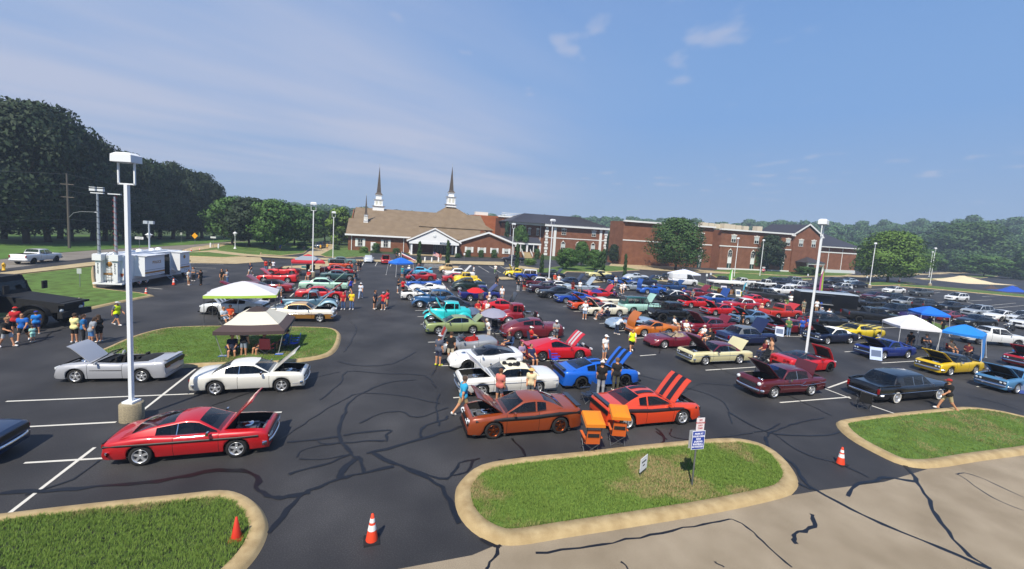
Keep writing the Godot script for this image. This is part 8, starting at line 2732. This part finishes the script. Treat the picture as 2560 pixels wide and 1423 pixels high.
func risk_sign(x: float, z: float) -> void:
	var o := tag(thing("sign", V(x,0.14, z),14.0), "blue park at your own risk sign under a red and white no parking sign", "sign")
	var s := S()
	tube(s,[Vector3.ZERO, V(0,2.5,0)],[0.03],6)
	put(o, "post", s, mat("8a8f92",0.4,0.7))
	slab_box(o, "blue_panel", V(0.02,1.68,0.05), V(0.46,0.62,0.016), mat("1c3c98",0.45))
	slab_box(o, "white_border", V(0.02,1.68,0.045), V(0.5,0.66,0.016), mat("d8dce4",0.45))
	slab_box(o, "rear_panel", V(-0.03,1.68,-0.05), V(0.48,0.64,0.016), mat("9a9ea2",0.5))
	letters(o, "lettering", "PARK AT\nYOUR OWN\nRISK\nDURING\nBASEBALL\nACTIVITIES",0.085, V(0.02,1.68,0.06),0, mat("f0f2f8",0.6),0.9)
	slab_box(o, "white_panel", V(0.04,2.24,0.05), V(0.31,0.46,0.016), mat("dcd6d8",0.45))
	letters(o, "lettering", "NO\nPARKING\nANY\nTIME",0.085, V(0.04,2.25,0.06),0, mat("a83038",0.6),0.95)

func yard_sign(x: float, z: float) -> void:
	var o := tag(thing("yard_sign", V(x,0.14, z),48.0), "small white yard sign on wire legs in the middle grass island", "sign")
	var s := S()
	for e in [-0.2,0.2]:
		tube(s,[V(e,-0.02,0), V(e,0.3,0)],[0.008],4)
	put(o, "wire_leg", s, mat("6a6c6e",0.4,0.6))
	slab_box(o, "panel", V(0,0.42,0), V(0.56,0.5,0.012), mat("e4e6e8",0.6))
	for q in [[0.5,0.34,0.05],[0.36,0.16,0.04]]:
		slab_box(o, "printed_line", V(0, q[0],0.008), V(q[1], q[2],0.004), mat("24262c",0.7))

func stop_sign(x: float, z: float) -> void:
	var o := tag(thing("stop_sign", V(x,0, z),10.0), "red octagonal stop sign beside a lamp on the grass median", "sign")
	var s := S()
	tube(s,[Vector3.ZERO, V(0,2.6,0)],[0.03],6)
	put(o, "post", s, mat("8a8f92",0.5,0.6))
	for q in [[0.52, "dcd8d6",0.04],[0.47, "b01c24",0.05]]:
		s = S()
		lathe(s,[[0.0,0.01],[q[0],0.01],[q[0],-0.01]],8, Transform3D(Basis(V(0,0,1), PI / 8) * Basis(V(1,0,0), PI / 2), V(0,2.2, q[2])))
		put(o, "panel", s, mat(q[1],0.5))
	letters(o, "lettering", "STOP",0.3, V(0,2.2,0.065),0, mat("f0eeee",0.6))
	slab_box(o, "upper_plate", V(0,2.95,0.03), V(0.9,0.3,0.02), mat("c8ccce",0.6))

func hydrant(x: float, z: float) -> void:
	var o := tag(thing("fire_hydrant", V(x,0.1, z)), "yellow fire hydrant on the verge at the left edge", "hydrant")
	var s := S()
	lathe(s,[[0.2,0.0],[0.2,0.06],[0.13,0.08],[0.13,0.62],[0.18,0.64],[0.16,0.74],[0.08,0.84],[0.05,0.9],[0.0,0.91]],12)
	put(o, "barrel", s, mat("d8a818",0.5))
	for t in 3:
		s = S()
		tube(s,[Vector3.ZERO, V(0.2,0,0)],[0.07],8)
		put(o, "nozzle", s, mat("d8a818",0.5), V(0,0.5,0)).rotation.y = t * PI / 2

func bollard(x: float, z: float, label: String) -> void:
	var o := tag(thing("bollard", V(x,0, z)), label, "bollard", "short white bollards")
	var s := S()
	lathe(s,[[0.16,0.0],[0.16,0.95],[0.12,1.05],[0.0,1.1]],10)
	put(o, "post", s, mat("e2e4e4",0.6))
	s = S()
	lathe(s,[[0.165,0.84],[0.165,0.9]],10)
	put(o, "band", s, mat("b8bcbc",0.6))

func shaded_chair(x: float, z: float, turn: float, label: String) -> void:
	var o := camp_chair(x, z, turn, "c85a18", label)
	o.scale = Vector3.ONE * 1.08
	var s := S()
	for sz in [-1,1]:
		tube(s,[V(-0.36,0.95,0.25 * sz), V(-0.4,1.3,0.27 * sz)],[0.014],5)
	put(o, "shade_pole", s, mat("5a5c60",0.4,0.6))
	s = S()
	taper(s,-0.12, Vector2(0.4,0.36),0.0, Vector2(0.38,0.34), Transform3D(Basis(V(0,0,1),0.25), V(-0.16,1.36,0)))
	taper(s,0.0, Vector2(0.38,0.34),0.07, Vector2(0.2,0.18), Transform3D(Basis(V(0,0,1),0.25), V(-0.16,1.36,0)))
	put(o, "sunshade", s, cloth("d87a14"))
	s = S()
	box(s, V(-0.33,0.78,0), V(0.03,0.16,0.42))
	put(o, "back_band", s, cloth("1c1a1a"))
	s = S()
	tube(s,[V(-0.1,0.45,0.1), V(0.05,0.62,0.0), V(-0.12,0.7,-0.12)],[0.1,0.14,0.06],7)
	var c := put(self, "blanket", s, cloth("b8b8bc"), Vector3.ZERO)
	c.transform = o.transform
	tag(c, "crumpled pale garment on the orange shaded chair nearest the " + ("orange coupe" if label.ends_with("orange coupe") else "copper coupe"), "garment")

func stall_table(x: float, z: float, turn: float, w: float, hue: String, label: String) -> void:
	var o := tag(thing("table", V(x,0, z), turn), label, "table")
	var s := S()
	taper(s,0.05, Vector2(w / 2 + 0.04,0.42),0.76, Vector2(w / 2,0.38))
	put(o, "tablecloth", s, cloth(hue))
	slab_box(o, "tabletop", V(0,0.775,0), V(w,0.03,0.76), mat("c8c8c4" if hue != "141519" else "202228",0.6))
	for k in 4:
		var q := slab_box(o, "printed_sheet", V(w * (k - 1.5) * 0.22,0.45,0.405), V(w * 0.13,0.34,0.008), mat("e2e2de",0.7))
		q.rotation.x = -0.055
	for e in [-1,1]:
		for f in [-1,1]:
			slab_box(o, "leg", V(e * (w / 2 - 0.08),0.03, f * 0.33), V(0.05,0.06,0.05), mat("303234",0.6))

func roof_caps(x: float, z: float, turn: float) -> void:
	var b := Transform3D(Basis(Vector3.UP, deg_to_rad(turn)), V(x,0, z))
	var hues := ["141416", "141416", "1c1c20", "141416", "e0e0de", "18181a", "121214"]
	var where := ["nearest the windshield", "left of the middle", "in the middle of the roof", "behind the middle", "the only white one", "near the rear window", "at the far roof side"]
	for k in 7:
		var p := V(0.2 - 0.24 * k,1.425,0.36 * (h01(k * 2.3) - 0.5) * 2.0)
		var o := tag(thing("baseball_cap", b * p, turn + 360.0 * h01(k * 7.0)), "%s cap on the white hardtop roof, %s" % ["pale" if k == 4 else "black", where[k]], "cap", "caps displayed on the white hardtop")
		var s := S()
		lathe(s,[[0.12,0.0],[0.12,0.06],[0.09,0.12],[0.0,0.15]],10)
		put(o, "crown", s, cloth(hues[k]))
		slab_box(o, "brim", V(0.17,0.012,0), V(0.13,0.014,0.17), cloth(hues[k]))

func flag(x: float, z: float) -> void:
	var o := tag(thing("flag", V(x,0, z),10.0), "red, white and blue flag hanging from a bollard at the crosswalk", "flag")
	var s := S()
	tube(s,[V(0,0.8,0), V(0.35,2.3,0)],[0.02],5)
	put(o, "staff", s, mat("c8c8c4",0.5))
	for k in 8:
		s = S()
		var rows := []
		for i in 2:
			var row := PackedVector3Array()
			for j in 7:
				var t := j / 6.0
				row.append(V(0.3 + t * 1.3,2.2 - 0.11 * (k + i) - 0.5 * t * t,0.05 * sin(t * 8.0)))
			rows.append(row)
		grid(s, rows, true)
		put(o, "flag_stripe", s, cloth("b02838" if k % 2 == 0 else "dcd4d4"))
	slab_box(o, "canton", V(0.56,2.0,0.06), V(0.5,0.42,0.01), cloth("24305c"))

func banner_cloth(x: float, z: float) -> void:
	var o := tag(thing("bunting", V(x,0, z),17.0), "red white and blue bunting draped at the left porch column", "bunting")
	for k in 3:
		var s := S()
		s.set_smooth_group(-1)
		quad(s, V(-1.6 + 0.1 * k,1.9 - 0.28 * k,0.02 * k), V(-1.6,2.2 - 0.28 * k,0.02 * k), V(1.4,0.8 - 0.2 * k,0.3), V(1.3,0.55 - 0.2 * k,0.3))
		put(o, "cloth_band", s, cloth(["24305c", "dcd8d8", "a82838"][k]))
	var t := S()
	tube(t,[V(-1.6,0,0), V(-1.6,2.3,0)],[0.03],5)
	put(o, "post", done(t), mat("d8d8d6",0.6))
# ---------------------------------------------------------------- buildings
func slab_box(parent: Node3D, called: String, c: Vector3, size: Vector3, m: Material) -> MeshInstance3D:
	var s := S()
	box(s, Vector3.ZERO, size)
	return put(parent, called, s, m, c)

# a window with frame and panes; shutters and stone head where asked
func window(parent: Node3D, c: Vector3, w: float, h: float, how := "") -> void:
	var s := S()
	box(s, Vector3.ZERO, V(w, h,0.06))
	var g := put(parent, "window", s, glass("1c262c",0.9), c)
	s = S()
	var t := 0.09
	box(s, V(-w / 2,0,0.04), V(t, h + t,0.1))
	box(s, V(w / 2,0,0.04), V(t, h + t,0.1))
	box(s, V(0, h / 2,0.045), V(w, t,0.1))
	box(s, V(0,-h / 2,0.05), V(w + 0.25, t * 1.3,0.16))
	box(s, V(0,0,0.045), V(0.09, h,0.07))
	if not how.contains("tall"):
		box(s, V(0,0,0.05), V(w,0.05,0.07))
	put(g, "window_frame", s, mat("d8d8d4",0.6))
	if how.contains("shade"):
		slab_box(g, "window_shade", V(0, h * 0.22,0.036), V(w * 0.94, h * 0.5,0.01), mat("b8c4c4",0.8))
	if how.contains("shutter"):
		for sx in [-1,1]:
			slab_box(g, "shutter", V(sx * (w / 2 + 0.42),0,0.04), V(0.62, h + 0.25,0.08), mat("e2e4e2",0.7))
	if how.contains("head"):
		s = S()
		box(s, V(0, h / 2 + 0.25,0.06), V(w + 0.5,0.3,0.16))
		taper(s,0.0, Vector2(0.2,0.1),0.5, Vector2(0.28,0.12), Transform3D(Basis(), V(0, h / 2 + 0.08,0.06)))
		put(g, "stone_head", s, mat("dcdcd6",0.8))
	if how.contains("arch"):
		s = S()
		var rows := []
		for k in 9:
			var a := PI * k / 8.0
			rows.append(R3([V(0, h / 2,0.03), V(cos(a) * w / 2, h / 2 + sin(a) * w / 2,0.03)]))
		grid(s, rows, true)
		put(g, "fanlight", s, glass("1c262c",0.9))
		s = S()
		var arc := []
		for k in 11:
			arc.append(V(cos(PI * k / 10.0) * w / 2, h / 2 + sin(PI * k / 10.0) * w / 2,0.05))
		tube(s, arc,[0.09],5)
		box(s, V(0, h / 2 + w / 2 + 0.12,0.06), V(0.34,0.44,0.16))
		put(g, "arch_trim", s, mat("dcdcd6",0.8))
	if how.contains("panel"):
		slab_box(g, "white_panel", V(0,-h / 2 - 1.05,0.03), V(w,1.9,0.08), mat("e4e8e8",0.7))
		slab_box(g, "lower_pane", V(0,-h / 2 - 3.0,0.0), V(w,1.9,0.06), glass("2a4644",0.9))
		slab_box(g, "mullion", V(0,-h / 2 - 3.0,0.05), V(0.1,1.9,0.06), mat("d8d8d4",0.6))

# two slopes with a ridge along x between z0 (eave in front) and z1 (eave behind)
func gable_roof(s: SurfaceTool, x0: float, x1: float, z0: float, z1: float, y0: float, y1: float, zr: float, yback: float) -> void:
	var t := V(0,-0.28,0)
	var a := V(x0, y0, z0)
	var b := V(x1, y0, z0)
	var c := V(x1, y1, zr)
	var d := V(x0, y1, zr)
	var e := V(x0, yback, z1)
	var f := V(x1, yback, z1)
	s.set_smooth_group(-1)
	quad(s, a, d, c, b)
	quad(s, d, e, f, c)
	quad(s, a + t, b + t, c + t, d + t)
	quad(s, d + t, c + t, f + t, e + t)
	quad(s, a + t, a, b, b + t)
	quad(s, a, a + t, d + t, d)
	quad(s, b, c, c + t, b + t)

func gable_wall(s: SurfaceTool, x0: float, x1: float, y: float, peak: float, z: float, thick := 0.3) -> void:
	s.set_smooth_group(-1)
	var a := [V(x0,0, z), V(x0, y, z), V((x0 + x1) / 2, peak, z), V(x1, y, z), V(x1,0, z)]
	for k in range(1,4):
		tri(s, a[0], a[k], a[k + 1])
	var o := V(0,0,-thick)
	for k in 4:
		quad(s, a[k] + o, a[k + 1] + o, a[k + 1], a[k])

# hip roof: eave rectangle, ridge between two points
func hip_roof(s: SurfaceTool, x0: float, x1: float, z0: float, z1: float, y0: float, a: Vector3, b: Vector3) -> void:
	s.set_smooth_group(-1)
	var p := [V(x0, y0, z0), V(x1, y0, z0), V(x1, y0, z1), V(x0, y0, z1)]
	quad(s, p[0], a, b, p[1])
	quad(s, p[2], b, a, p[3])
	tri(s, p[1], b, p[2])
	tri(s, p[3], a, p[0])
	quad(s, p[3], p[0], p[1], p[2])

func steeple(parent: Node3D, x: float, y: float, z: float, k: float, tip: float, tiers: Array) -> void:
	var s := S()
	var yy := y
	var w: MeshInstance3D = null
	for t in tiers:   # [half width, height]
		taper(s, yy, Vector2(t[0], t[0]) * k, yy + t[1] * k, Vector2(t[0], t[0]) * k * 0.97)
		yy += t[1] * k
		taper(s, yy - 0.12 * k, Vector2(t[0], t[0]) * k, yy + 0.12 * k, Vector2(t[0] + 0.32, t[0] + 0.32) * k)
		yy += 0.14 * k
	w = put(parent, "steeple", s, mat("e6e8ea",0.6), V(x,0, z))
	var hw: float = tiers[-1][0] * k
	s = S()
	taper(s, yy, Vector2(hw * 1.35, hw * 1.35), yy + 0.7 * k, Vector2(hw * 0.75, hw * 0.75))
	taper(s, yy + 0.7 * k, Vector2(hw * 0.75, hw * 0.75), tip, Vector2(0.04,0.04))
	put(w, "spire", s, mat("4a4038",0.7))
	s = S()
	tube(s,[V(0, tip,0), V(0, tip + 1.1 * k,0)],[0.05],5)
	box(s, V(0, tip + 0.7 * k,0), V(0.5 * k,0.08,0.08))
	put(w, "finial", s, mat("c8ccd0",0.4,0.5))
	for t in 2:
		slab_box(w, "louver", V((t - 0.5) * tiers[1][0] * k * 0.9, y + tiers[0][1] * k + tiers[1][1] * k * 0.55, tiers[1][0] * k), V(tiers[1][0] * k * 0.5, tiers[1][1] * k * 0.66,0.08), mat("c9c8bc",0.8))

func downspout(parent: Node3D, x: float, h: float, z: float) -> void:
	slab_box(parent, "downspout", V(x, h / 2, z), V(0.16, h,0.14), mat("dfe2e4",0.6))

func church() -> void:
	var o := tag(thing("church", V(-24.2,0,-121.0),17.0), "red brick church with brown shingle roof, white porch and three steeples", "church")
	var white := mat("e6e8ea",0.65)
	var s := S()
	box(s, V(-2.0,2.2,-17), V(39.0,4.4,34))
	put(o, "wall", s, mats.brick)
	s = S()
	gable_wall(s,-34.2,-0.6,4.3,11.6,21.3,0.3)
	put(o, "wall", s, mats.brick).transform = Transform3D(Basis(Vector3.UP,-PI / 2), V(-0.2,0,0))
	s = S()
	gable_roof(s,-22.1,17.6,0.7,-9.0,4.5,8.7,-8.6,8.6)
	gable_roof(s,-20.9,18.6,-8.2,-34.5,8.5,12.2,-18.0,4.6)
	put(o, "roof", s, mats.shingle)
	s = S()
	hip_roof(s,-2.5,20.5,-5.5,-31.0,7.6, V(7.4,14.6,-18), V(9.4,14.6,-18))
	put(o, "roof", s, mats.shingle)
	s = S()
	box(s, V(17.0,5.2,-18), V(6.0,4.8,24.0))
	put(o, "wall", s, mats.orange_brick)
	slab_box(o, "gutter", V(-13.2,4.3,0.75), V(18.2,0.42,0.3), white)
	slab_box(o, "roof_vent", V(16.2,6.9,-3.0), V(1.2,1.1,0.6), mats.brick)
	for x in [-20.6,-6.9]:
		downspout(o, x,4.2,0.1)
	for x in [-18.4,-12.6 + 0.9]:
		window(o, V(x,2.25,0.03),1.1,1.9, "shutter")
	slab_box(o, "door", V(-15.0,1.3,0.05), V(1.3,2.4,0.1), mat("e8eaea",0.6))
	steeple(o,-14.2,10.9,-18,1.0,25.0,[[1.7,2.0],[1.25,1.9],[0.85,1.3]])
	steeple(o,8.4,14.3,-18,1.0,27.3,[[1.6,0.8],[1.3,2.3],[0.85,1.2]])
	steeple(o,-17.4,7.7,-7.0,0.5,15.4,[[1.25,1.0],[1.05,2.6],[0.9,0.4]])
	# wing with its gable towards the lot
	s = S()
	gable_wall(s,8.2,24.6,3.7,6.6,4.0,6.0)
	put(o, "wall", s, mats.brick)
	s = S()
	var tt := Transform3D(Basis(Vector3.UP, PI / 2), V(16.4,0,-2.0))
	var g := S()
	gable_roof(g,-6.5,7.0,8.7,-8.7,3.75,6.85,0.0,3.75)
	var rf := put(o, "roof", done(g), mats.shingle)
	rf.transform = tt
	s = S()
	for sx in [-1,1]:
		var a := V(16.4 + sx * 8.8,3.65,4.55)
		var b := V(16.4,6.75,4.55)
		s.set_smooth_group(-1)
		var q := [a, a + V(0,0.5,0), b + V(0,0.5,0), b]
		if sx > 0:
			q.reverse()
		quad(s, q[0], q[1], q[2], q[3])
		box(s, V(16.4 + sx * 8.6,3.6,4.3), V(1.0,0.4,0.6))
	put(o, "rake_board", s, white)
	for x in [11.0,14.7,18.4,22.0]:
		window(o, V(x,1.9,4.03),1.0,1.3, "shutter shade")
	downspout(o,24.2,3.6,4.1)
	# the porch
	for q in [[-5.2,8.0],[6.6,8.0],[-5.2,2.0],[6.6,2.0]]:
		var c := S()
		box(c, Vector3.ZERO, V(0.42,3.4,0.42))
		box(c, V(0,-1.6,0), V(0.6,0.3,0.6))
		put(o, "column", done(c), white, V(q[0],1.75, q[1]))
	var ped := S()
	ped.set_smooth_group(-1)
	tri(ped, V(-5.9,3.5,8.4), V(0.7,7.0,8.4), V(7.3,3.5,8.4))
	box(ped, V(0.7,3.45,8.3), V(13.2,0.75,0.3))
	put(o, "pediment", done(ped), white)
	g = S()
	gable_roof(g,-8.6,2.0,7.1,-7.1,3.75,7.25,0.0,3.75)
	rf = put(o, "roof", done(g), mats.shingle)
	rf.transform = Transform3D(Basis(Vector3.UP, PI / 2), V(0.7,0,0))
	s = S()
	for sx in [-1,1]:
		var a := V(0.7 + sx * 7.2,3.55,8.66)
		var b := V(0.7,7.1,8.66)
		s.set_smooth_group(-1)
		var q := [a, a + V(0,0.38,0), b + V(0,0.38,0), b]
		if sx > 0:
			q.reverse()
		quad(s, q[0], q[1], q[2], q[3])
	put(o, "rake_board", s, white)
	s = S()
	lathe(s,[[0.0,0.05],[0.42,0.05],[0.5,0.0]],16, Transform3D(Basis(V(1,0,0), PI / 2), V(0.7,5.3,8.42)))
	put(o, "round_vent", s, mat("cfd4d6",0.7))
	slab_box(o, "entrance_sign", V(3.6,3.5,8.5), V(2.9,0.44,0.08), mat("24445e",0.6))
	letters(o, "lettering", "General Entrance",0.26, V(3.6,3.5,8.545),0, mat("e8f0f4",0.7))
	slab_box(o, "entrance_doors", V(3.6,1.4,0.12), V(4.2,2.8,0.1), glass("182028",0.9))
	for k in 5:
		slab_box(o, "door_frame", V(1.5 + k * 1.05,1.4,0.2), V(0.12,2.8,0.08), mat("8a9096",0.5))
	slab_box(o, "porch_floor", V(0.7,0.09,4.2), V(12.6,0.18,8.6), mats.pavement)

func walkway_and_stairs() -> void:
	var o := tag(thing("covered_walkway", V(-24.2,0,-121.0),17.0), "white covered walkway with dark roof and stairs between church and brick hall", "walkway")
	var white := mat("e2e4e6",0.65)
	var s := S()
	gable_roof(s,20.0,34.5,-0.6,-6.5,4.6,6.2,-3.5,4.6)
	put(o, "roof", s, mats.dark_roof)
	slab_box(o, "fascia", V(27.3,4.2,-0.7), V(14.4,0.5,0.2), white)
	for k in 7:
		slab_box(o, "column", V(21.6 + k * 2.1,2.9,-0.9), V(0.5 if k % 2 == 0 else 0.2,2.4,0.4), white)
	slab_box(o, "dark_glazing", V(27.3,2.9,-3.2), V(14.0,2.6,0.1), glass("14181c",0.95))
	slab_box(o, "floor", V(27.3,0.85,-3.4), V(14.4,1.7,5.6), mats.brick)
	slab_box(o, "railing", V(23.4,1.95,-0.6), V(4.2,0.55,0.08), white)
	for k in 8:
		slab_box(o, "step", V(29.5,0.1 + 0.2 * k,2.2 - 0.36 * k), V(2.6,0.2,0.4), mats.pavement)
	for x in [28.1,30.9]:
		s = S()
		for yy in [0.55,0.95]:
			tube(s,[V(x, yy,2.5), V(x, yy + 1.75,-0.5)],[0.05],5)
		for k in 8:
			tube(s,[V(x,0.2 + 0.21 * k,2.4 - 0.38 * k), V(x,1.0 + 0.22 * k,2.4 - 0.38 * k)],[0.03],4)
		put(o, "stair_rail", s, white)

func brick_hall() -> void:
	var o := tag(thing("brick_hall", V(22.2,0,-148.7),17.0), "two-storey brick hall with dark metal roof, white quoins and arched windows", "building")
	var white := mat("e0e2e2",0.7)
	var s := S()
	box(s, V(-0.4,5.2,-9), V(23.4,10.4,18))
	put(o, "wall", s, mats.brick)
	s = S()
	box(s, V(-18.5,5.2,-10.5), V(13.0,10.4,17))
	put(o, "wall", s, mats.brick)
	s = S()
	hip_roof(s,-26.0,12.4,1.2,-20.5,10.9, V(-17,14.3,-9.5), V(4.5,14.3,-9.5))
	put(o, "roof", s, mats.dark_roof)
	for k in 44:
		s = S()
		var x := -17.0 + 0.5 * k
		var xe := lerpf(-24.6,11.4, k / 43.0)
		tube(s,[V(xe,11.0,1.0), V(x,14.33,-9.4)],[0.045],4)
		put(o, "roof_seam", s, mats.dark_roof)
	slab_box(o, "cornice", V(-0.3,10.55,0.55), V(25.0,0.8,1.1), white)
	slab_box(o, "cornice", V(-18.9,10.55,-0.9), V(13.8,0.8,1.6), white)
	slab_box(o, "stone_band", V(-0.3,6.3,0.03), V(23.4,0.3,0.12), white)
	for x in [-8.6,8.9]:
		slab_box(o, "pilaster", V(x,5.1,0.1), V(0.9,10.2,0.3), white)
	for e in [-11.6,11.0]:
		for k in 10:
			slab_box(o, "quoin", V(e,0.6 + k * 1.0,0.06), V(1.3 if k % 2 == 0 else 0.85,0.8,0.24), white)
	for q in [[-5.3, "head"],[6.2, "head shade"]]:
		window(o, V(q[0],8.4,0.03),1.5,1.7, q[1])
	for x in [-5.3,0.3,6.2]:
		window(o, V(x,3.2,0.03),1.5,2.4, "arch tall shade")
	for x in [-20.0,-17.2,-14.2]:
		window(o, V(x,7.8,-1.97),0.75,1.9, "head")
	for x in [-24.0,-21.5,-18.6,-13.2]:
		downspout(o, x,10.0,-1.9)

func connector() -> void:
	var o := tag(thing("entrance_link", V(22.2,0,-148.7),17.0), "white-banded entrance link with canopy between the two brick buildings", "building")
	var s := S()
	gable_roof(s,11.8,24.5,-3.0,-14.0,7.0,9.4,-9.0,7.0)
	put(o, "roof", s, mats.dark_roof)
	slab_box(o, "upper_wall", V(18.2,5.9,-4.5), V(12.2,2.4,0.4), mat("e4e6e6",0.7))
	for x in [13.2,18.6]:
		window(o, V(x,6.0,-4.28),1.7,1.3)
	s = S()
	gable_roof(s,13.2,25.2,0.6,-6.0,3.5,4.7,-4.4,4.0)
	put(o, "canopy", s, mats.dark_roof)
	slab_box(o, "canopy_edge", V(19.2,3.35,0.5), V(12.0,0.35,0.2), mat("d8dadb",0.7))
	slab_box(o, "rear_wall", V(18.5,2.0,-8.0), V(12.8,4.0,0.3), mats.brick)
	slab_box(o, "glass_door", V(21.6,1.6,-2.5), V(2.2,3.0,0.12), glass("1c262e",0.9))
	for k in 3:
		slab_box(o, "door_frame", V(20.5 + k * 1.1,1.6,-2.4), V(0.12,3.0,0.1), mat("b8bcc0",0.5))
	slab_box(o, "canopy_post", V(24.9,1.7,0.3), V(0.2,3.4,0.2), mat("d8dadb",0.7))

func long_building() -> void:
	var o := tag(thing("long_brick_building", V(64.4,0,-131.3),17.0), "long two-storey brown brick building with tall white-panelled windows and a gable", "building")
	var white := mat("dfe1e1",0.7)
	var s := S()
	box(s, V(13.5,6.1,-12), V(28.6,12.2,24))
	put(o, "wall", s, mats.brick)
	s = S()
	box(s, V(-16.8,6.2,-7.5), V(32.0,13.2,8))
	put(o, "wall", s, mats.brick)
	slab_box(o, "parapet_cap", V(13.3,12.4,0.2), V(29.6,0.45,1.0), white)
	slab_box(o, "parapet_cap", V(-16.8,12.9,-3.2), V(32.4,0.45,1.0), white)
	slab_box(o, "stone_band", V(13.3,7.3,0.04), V(28.8,0.32,0.14), white)
	slab_box(o, "stone_band", V(-16.8,7.3,-3.46), V(32.0,0.32,0.14), white)
	slab_box(o, "foundation", V(13.3,0.25,0.06), V(28.8,0.5,0.2), white)
	for x in [4.0,13.0,19.0,26.0,31.0,36.5]:
		window(o, V(x,9.6,0.03 if x < 27 else 0.5),1.7,1.9, "head shade")
	for x in [3.2,12.2,18.4,24.5]:
		window(o, V(x,4.75,0.03),1.5,1.5, "arch tall panel")
	for x in [-5.0]:
		window(o, V(x,9.6,-3.47),1.4,1.9, "head")
		window(o, V(x,4.75,-3.47),1.4,1.5, "arch tall panel")
	for x in [-0.2,7.5,21.9]:
		slab_box(o, "control_joint", V(x,6.0,0.01), V(0.05,12.0,0.04), mat("7a6456",0.9))
	# the gabled bay and its roof
	s = S()
	gable_wall(s,27.8,39.2,12.4,15.6,0.5,8.0)
	put(o, "wall", s, mats.brick)
	var g := S()
	gable_roof(g,-0.9,14.0,6.4,-6.4,12.3,15.9,0.0,12.3)
	put(o, "roof", done(g), mats.dark_roof).transform = Transform3D(Basis(Vector3.UP, PI / 2), V(33.5,0,0.0))
	s = S()
	for sx in [-1,1]:
		var a := V(33.5 + sx * 6.5,12.0,1.0)
		var b := V(33.5,15.7,1.0)
		s.set_smooth_group(-1)
		var q := [a, a + V(0,0.55,0), b + V(0,0.55,0), b]
		if sx > 0:
			q.reverse()
		quad(s, q[0], q[1], q[2], q[3])
		box(s, V(33.5 + sx * 6.2,12.0,0.7), V(1.3,0.45,0.6))
	put(o, "rake_board", s, white)
	# right wing under a hip roof
	s = S()
	box(s, V(50.5,4.6,-14), V(23.0,9.2,22))
	put(o, "wall", s, mats.brick)
	s = S()
	hip_roof(s,36.5,63.0,-1.8,-27,9.3, V(41,15.4,-14), V(53,15.4,-14))
	put(o, "roof", s, mats.dark_roof)
	slab_box(o, "cornice", V(50.5,9.1,-2.4), V(23.6,0.5,1.0), white)
	slab_box(o, "stone_band", V(50.5,7.2,-2.95), V(23.0,0.4,0.14), white)
	slab_box(o, "foundation", V(50.5,0.6,-2.9), V(23.2,1.2,0.3), mat("c8ccce",0.8))
	for x in [42.5,48.5,55.0]:
		downspout(o, x,9.0,-2.9)
	# porch
	s = S()
	hip_roof(s,29.5,37.5,5.0,0.4,3.6, V(33.0,5.2,1.4), V(34.0,5.2,1.4))
	put(o, "porch_roof", s, mats.dark_roof)
	slab_box(o, "porch_beam", V(33.5,3.3,4.4), V(7.2,0.6,0.6), white)
	for x in [30.2,36.8]:
		s = S()
		lathe(s,[[0.4,0],[0.4,0.2],[0.28,0.3],[0.24,3.0],[0.36,3.05]],12)
		put(o, "porch_column", s, white, V(x,0,4.4))
	for k in 9:
		slab_box(o, "rooftop_unit", V(0.5 + k * 2.7 + h01(k) * 0.6,13.6,-9 - h01(k + 3.0) * 4), V(2.2,1.5 + h01(k * 3.0) * 0.6,2.0), mat("c9c4b0",0.7))

func rear_block() -> void:
	var o := tag(thing("orange_brick_block", V(-24.2,0,-121.0),17.0), "plain orange brick block with white roof railing behind the church roof", "building")
	var s := S()
	box(s, V(28.0,6.3,-32), V(21.0,12.6,16))
	put(o, "wall", s, mats.orange_brick)
	slab_box(o, "recess", V(26.6,6.0,-23.95), V(2.2,12.0,0.12), mat("5a3420",0.9))
	slab_box(o, "white_coping", V(32.5,12.7,-24.0), V(12.4,0.5,0.9), mat("e4e6e6",0.7))
	s = S()
	for k in 14:
		tube(s,[V(27.8 + k * 0.75,12.9,-24.4), V(27.8 + k * 0.75,14.0,-24.4)],[0.05],4)
	for y in [13.4,14.0]:
		tube(s,[V(27.8, y,-24.4), V(37.6, y,-24.4)],[0.07],4)
	put(o, "roof_railing", s, mat("e6e6e4",0.6))
	slab_box(o, "roof_hatch", V(20.8,13.2,-27), V(4.6,1.2,2.0), mat("dcdcd8",0.7))

func buildings() -> void:
	mats.dark_roof = mat("3a383c",0.55,0.1)
	church()
	walkway_and_stairs()
	brick_hall()
	connector()
	long_building()
	rear_block()

func R3(a: Array) -> PackedVector3Array:
	return PackedVector3Array(a)
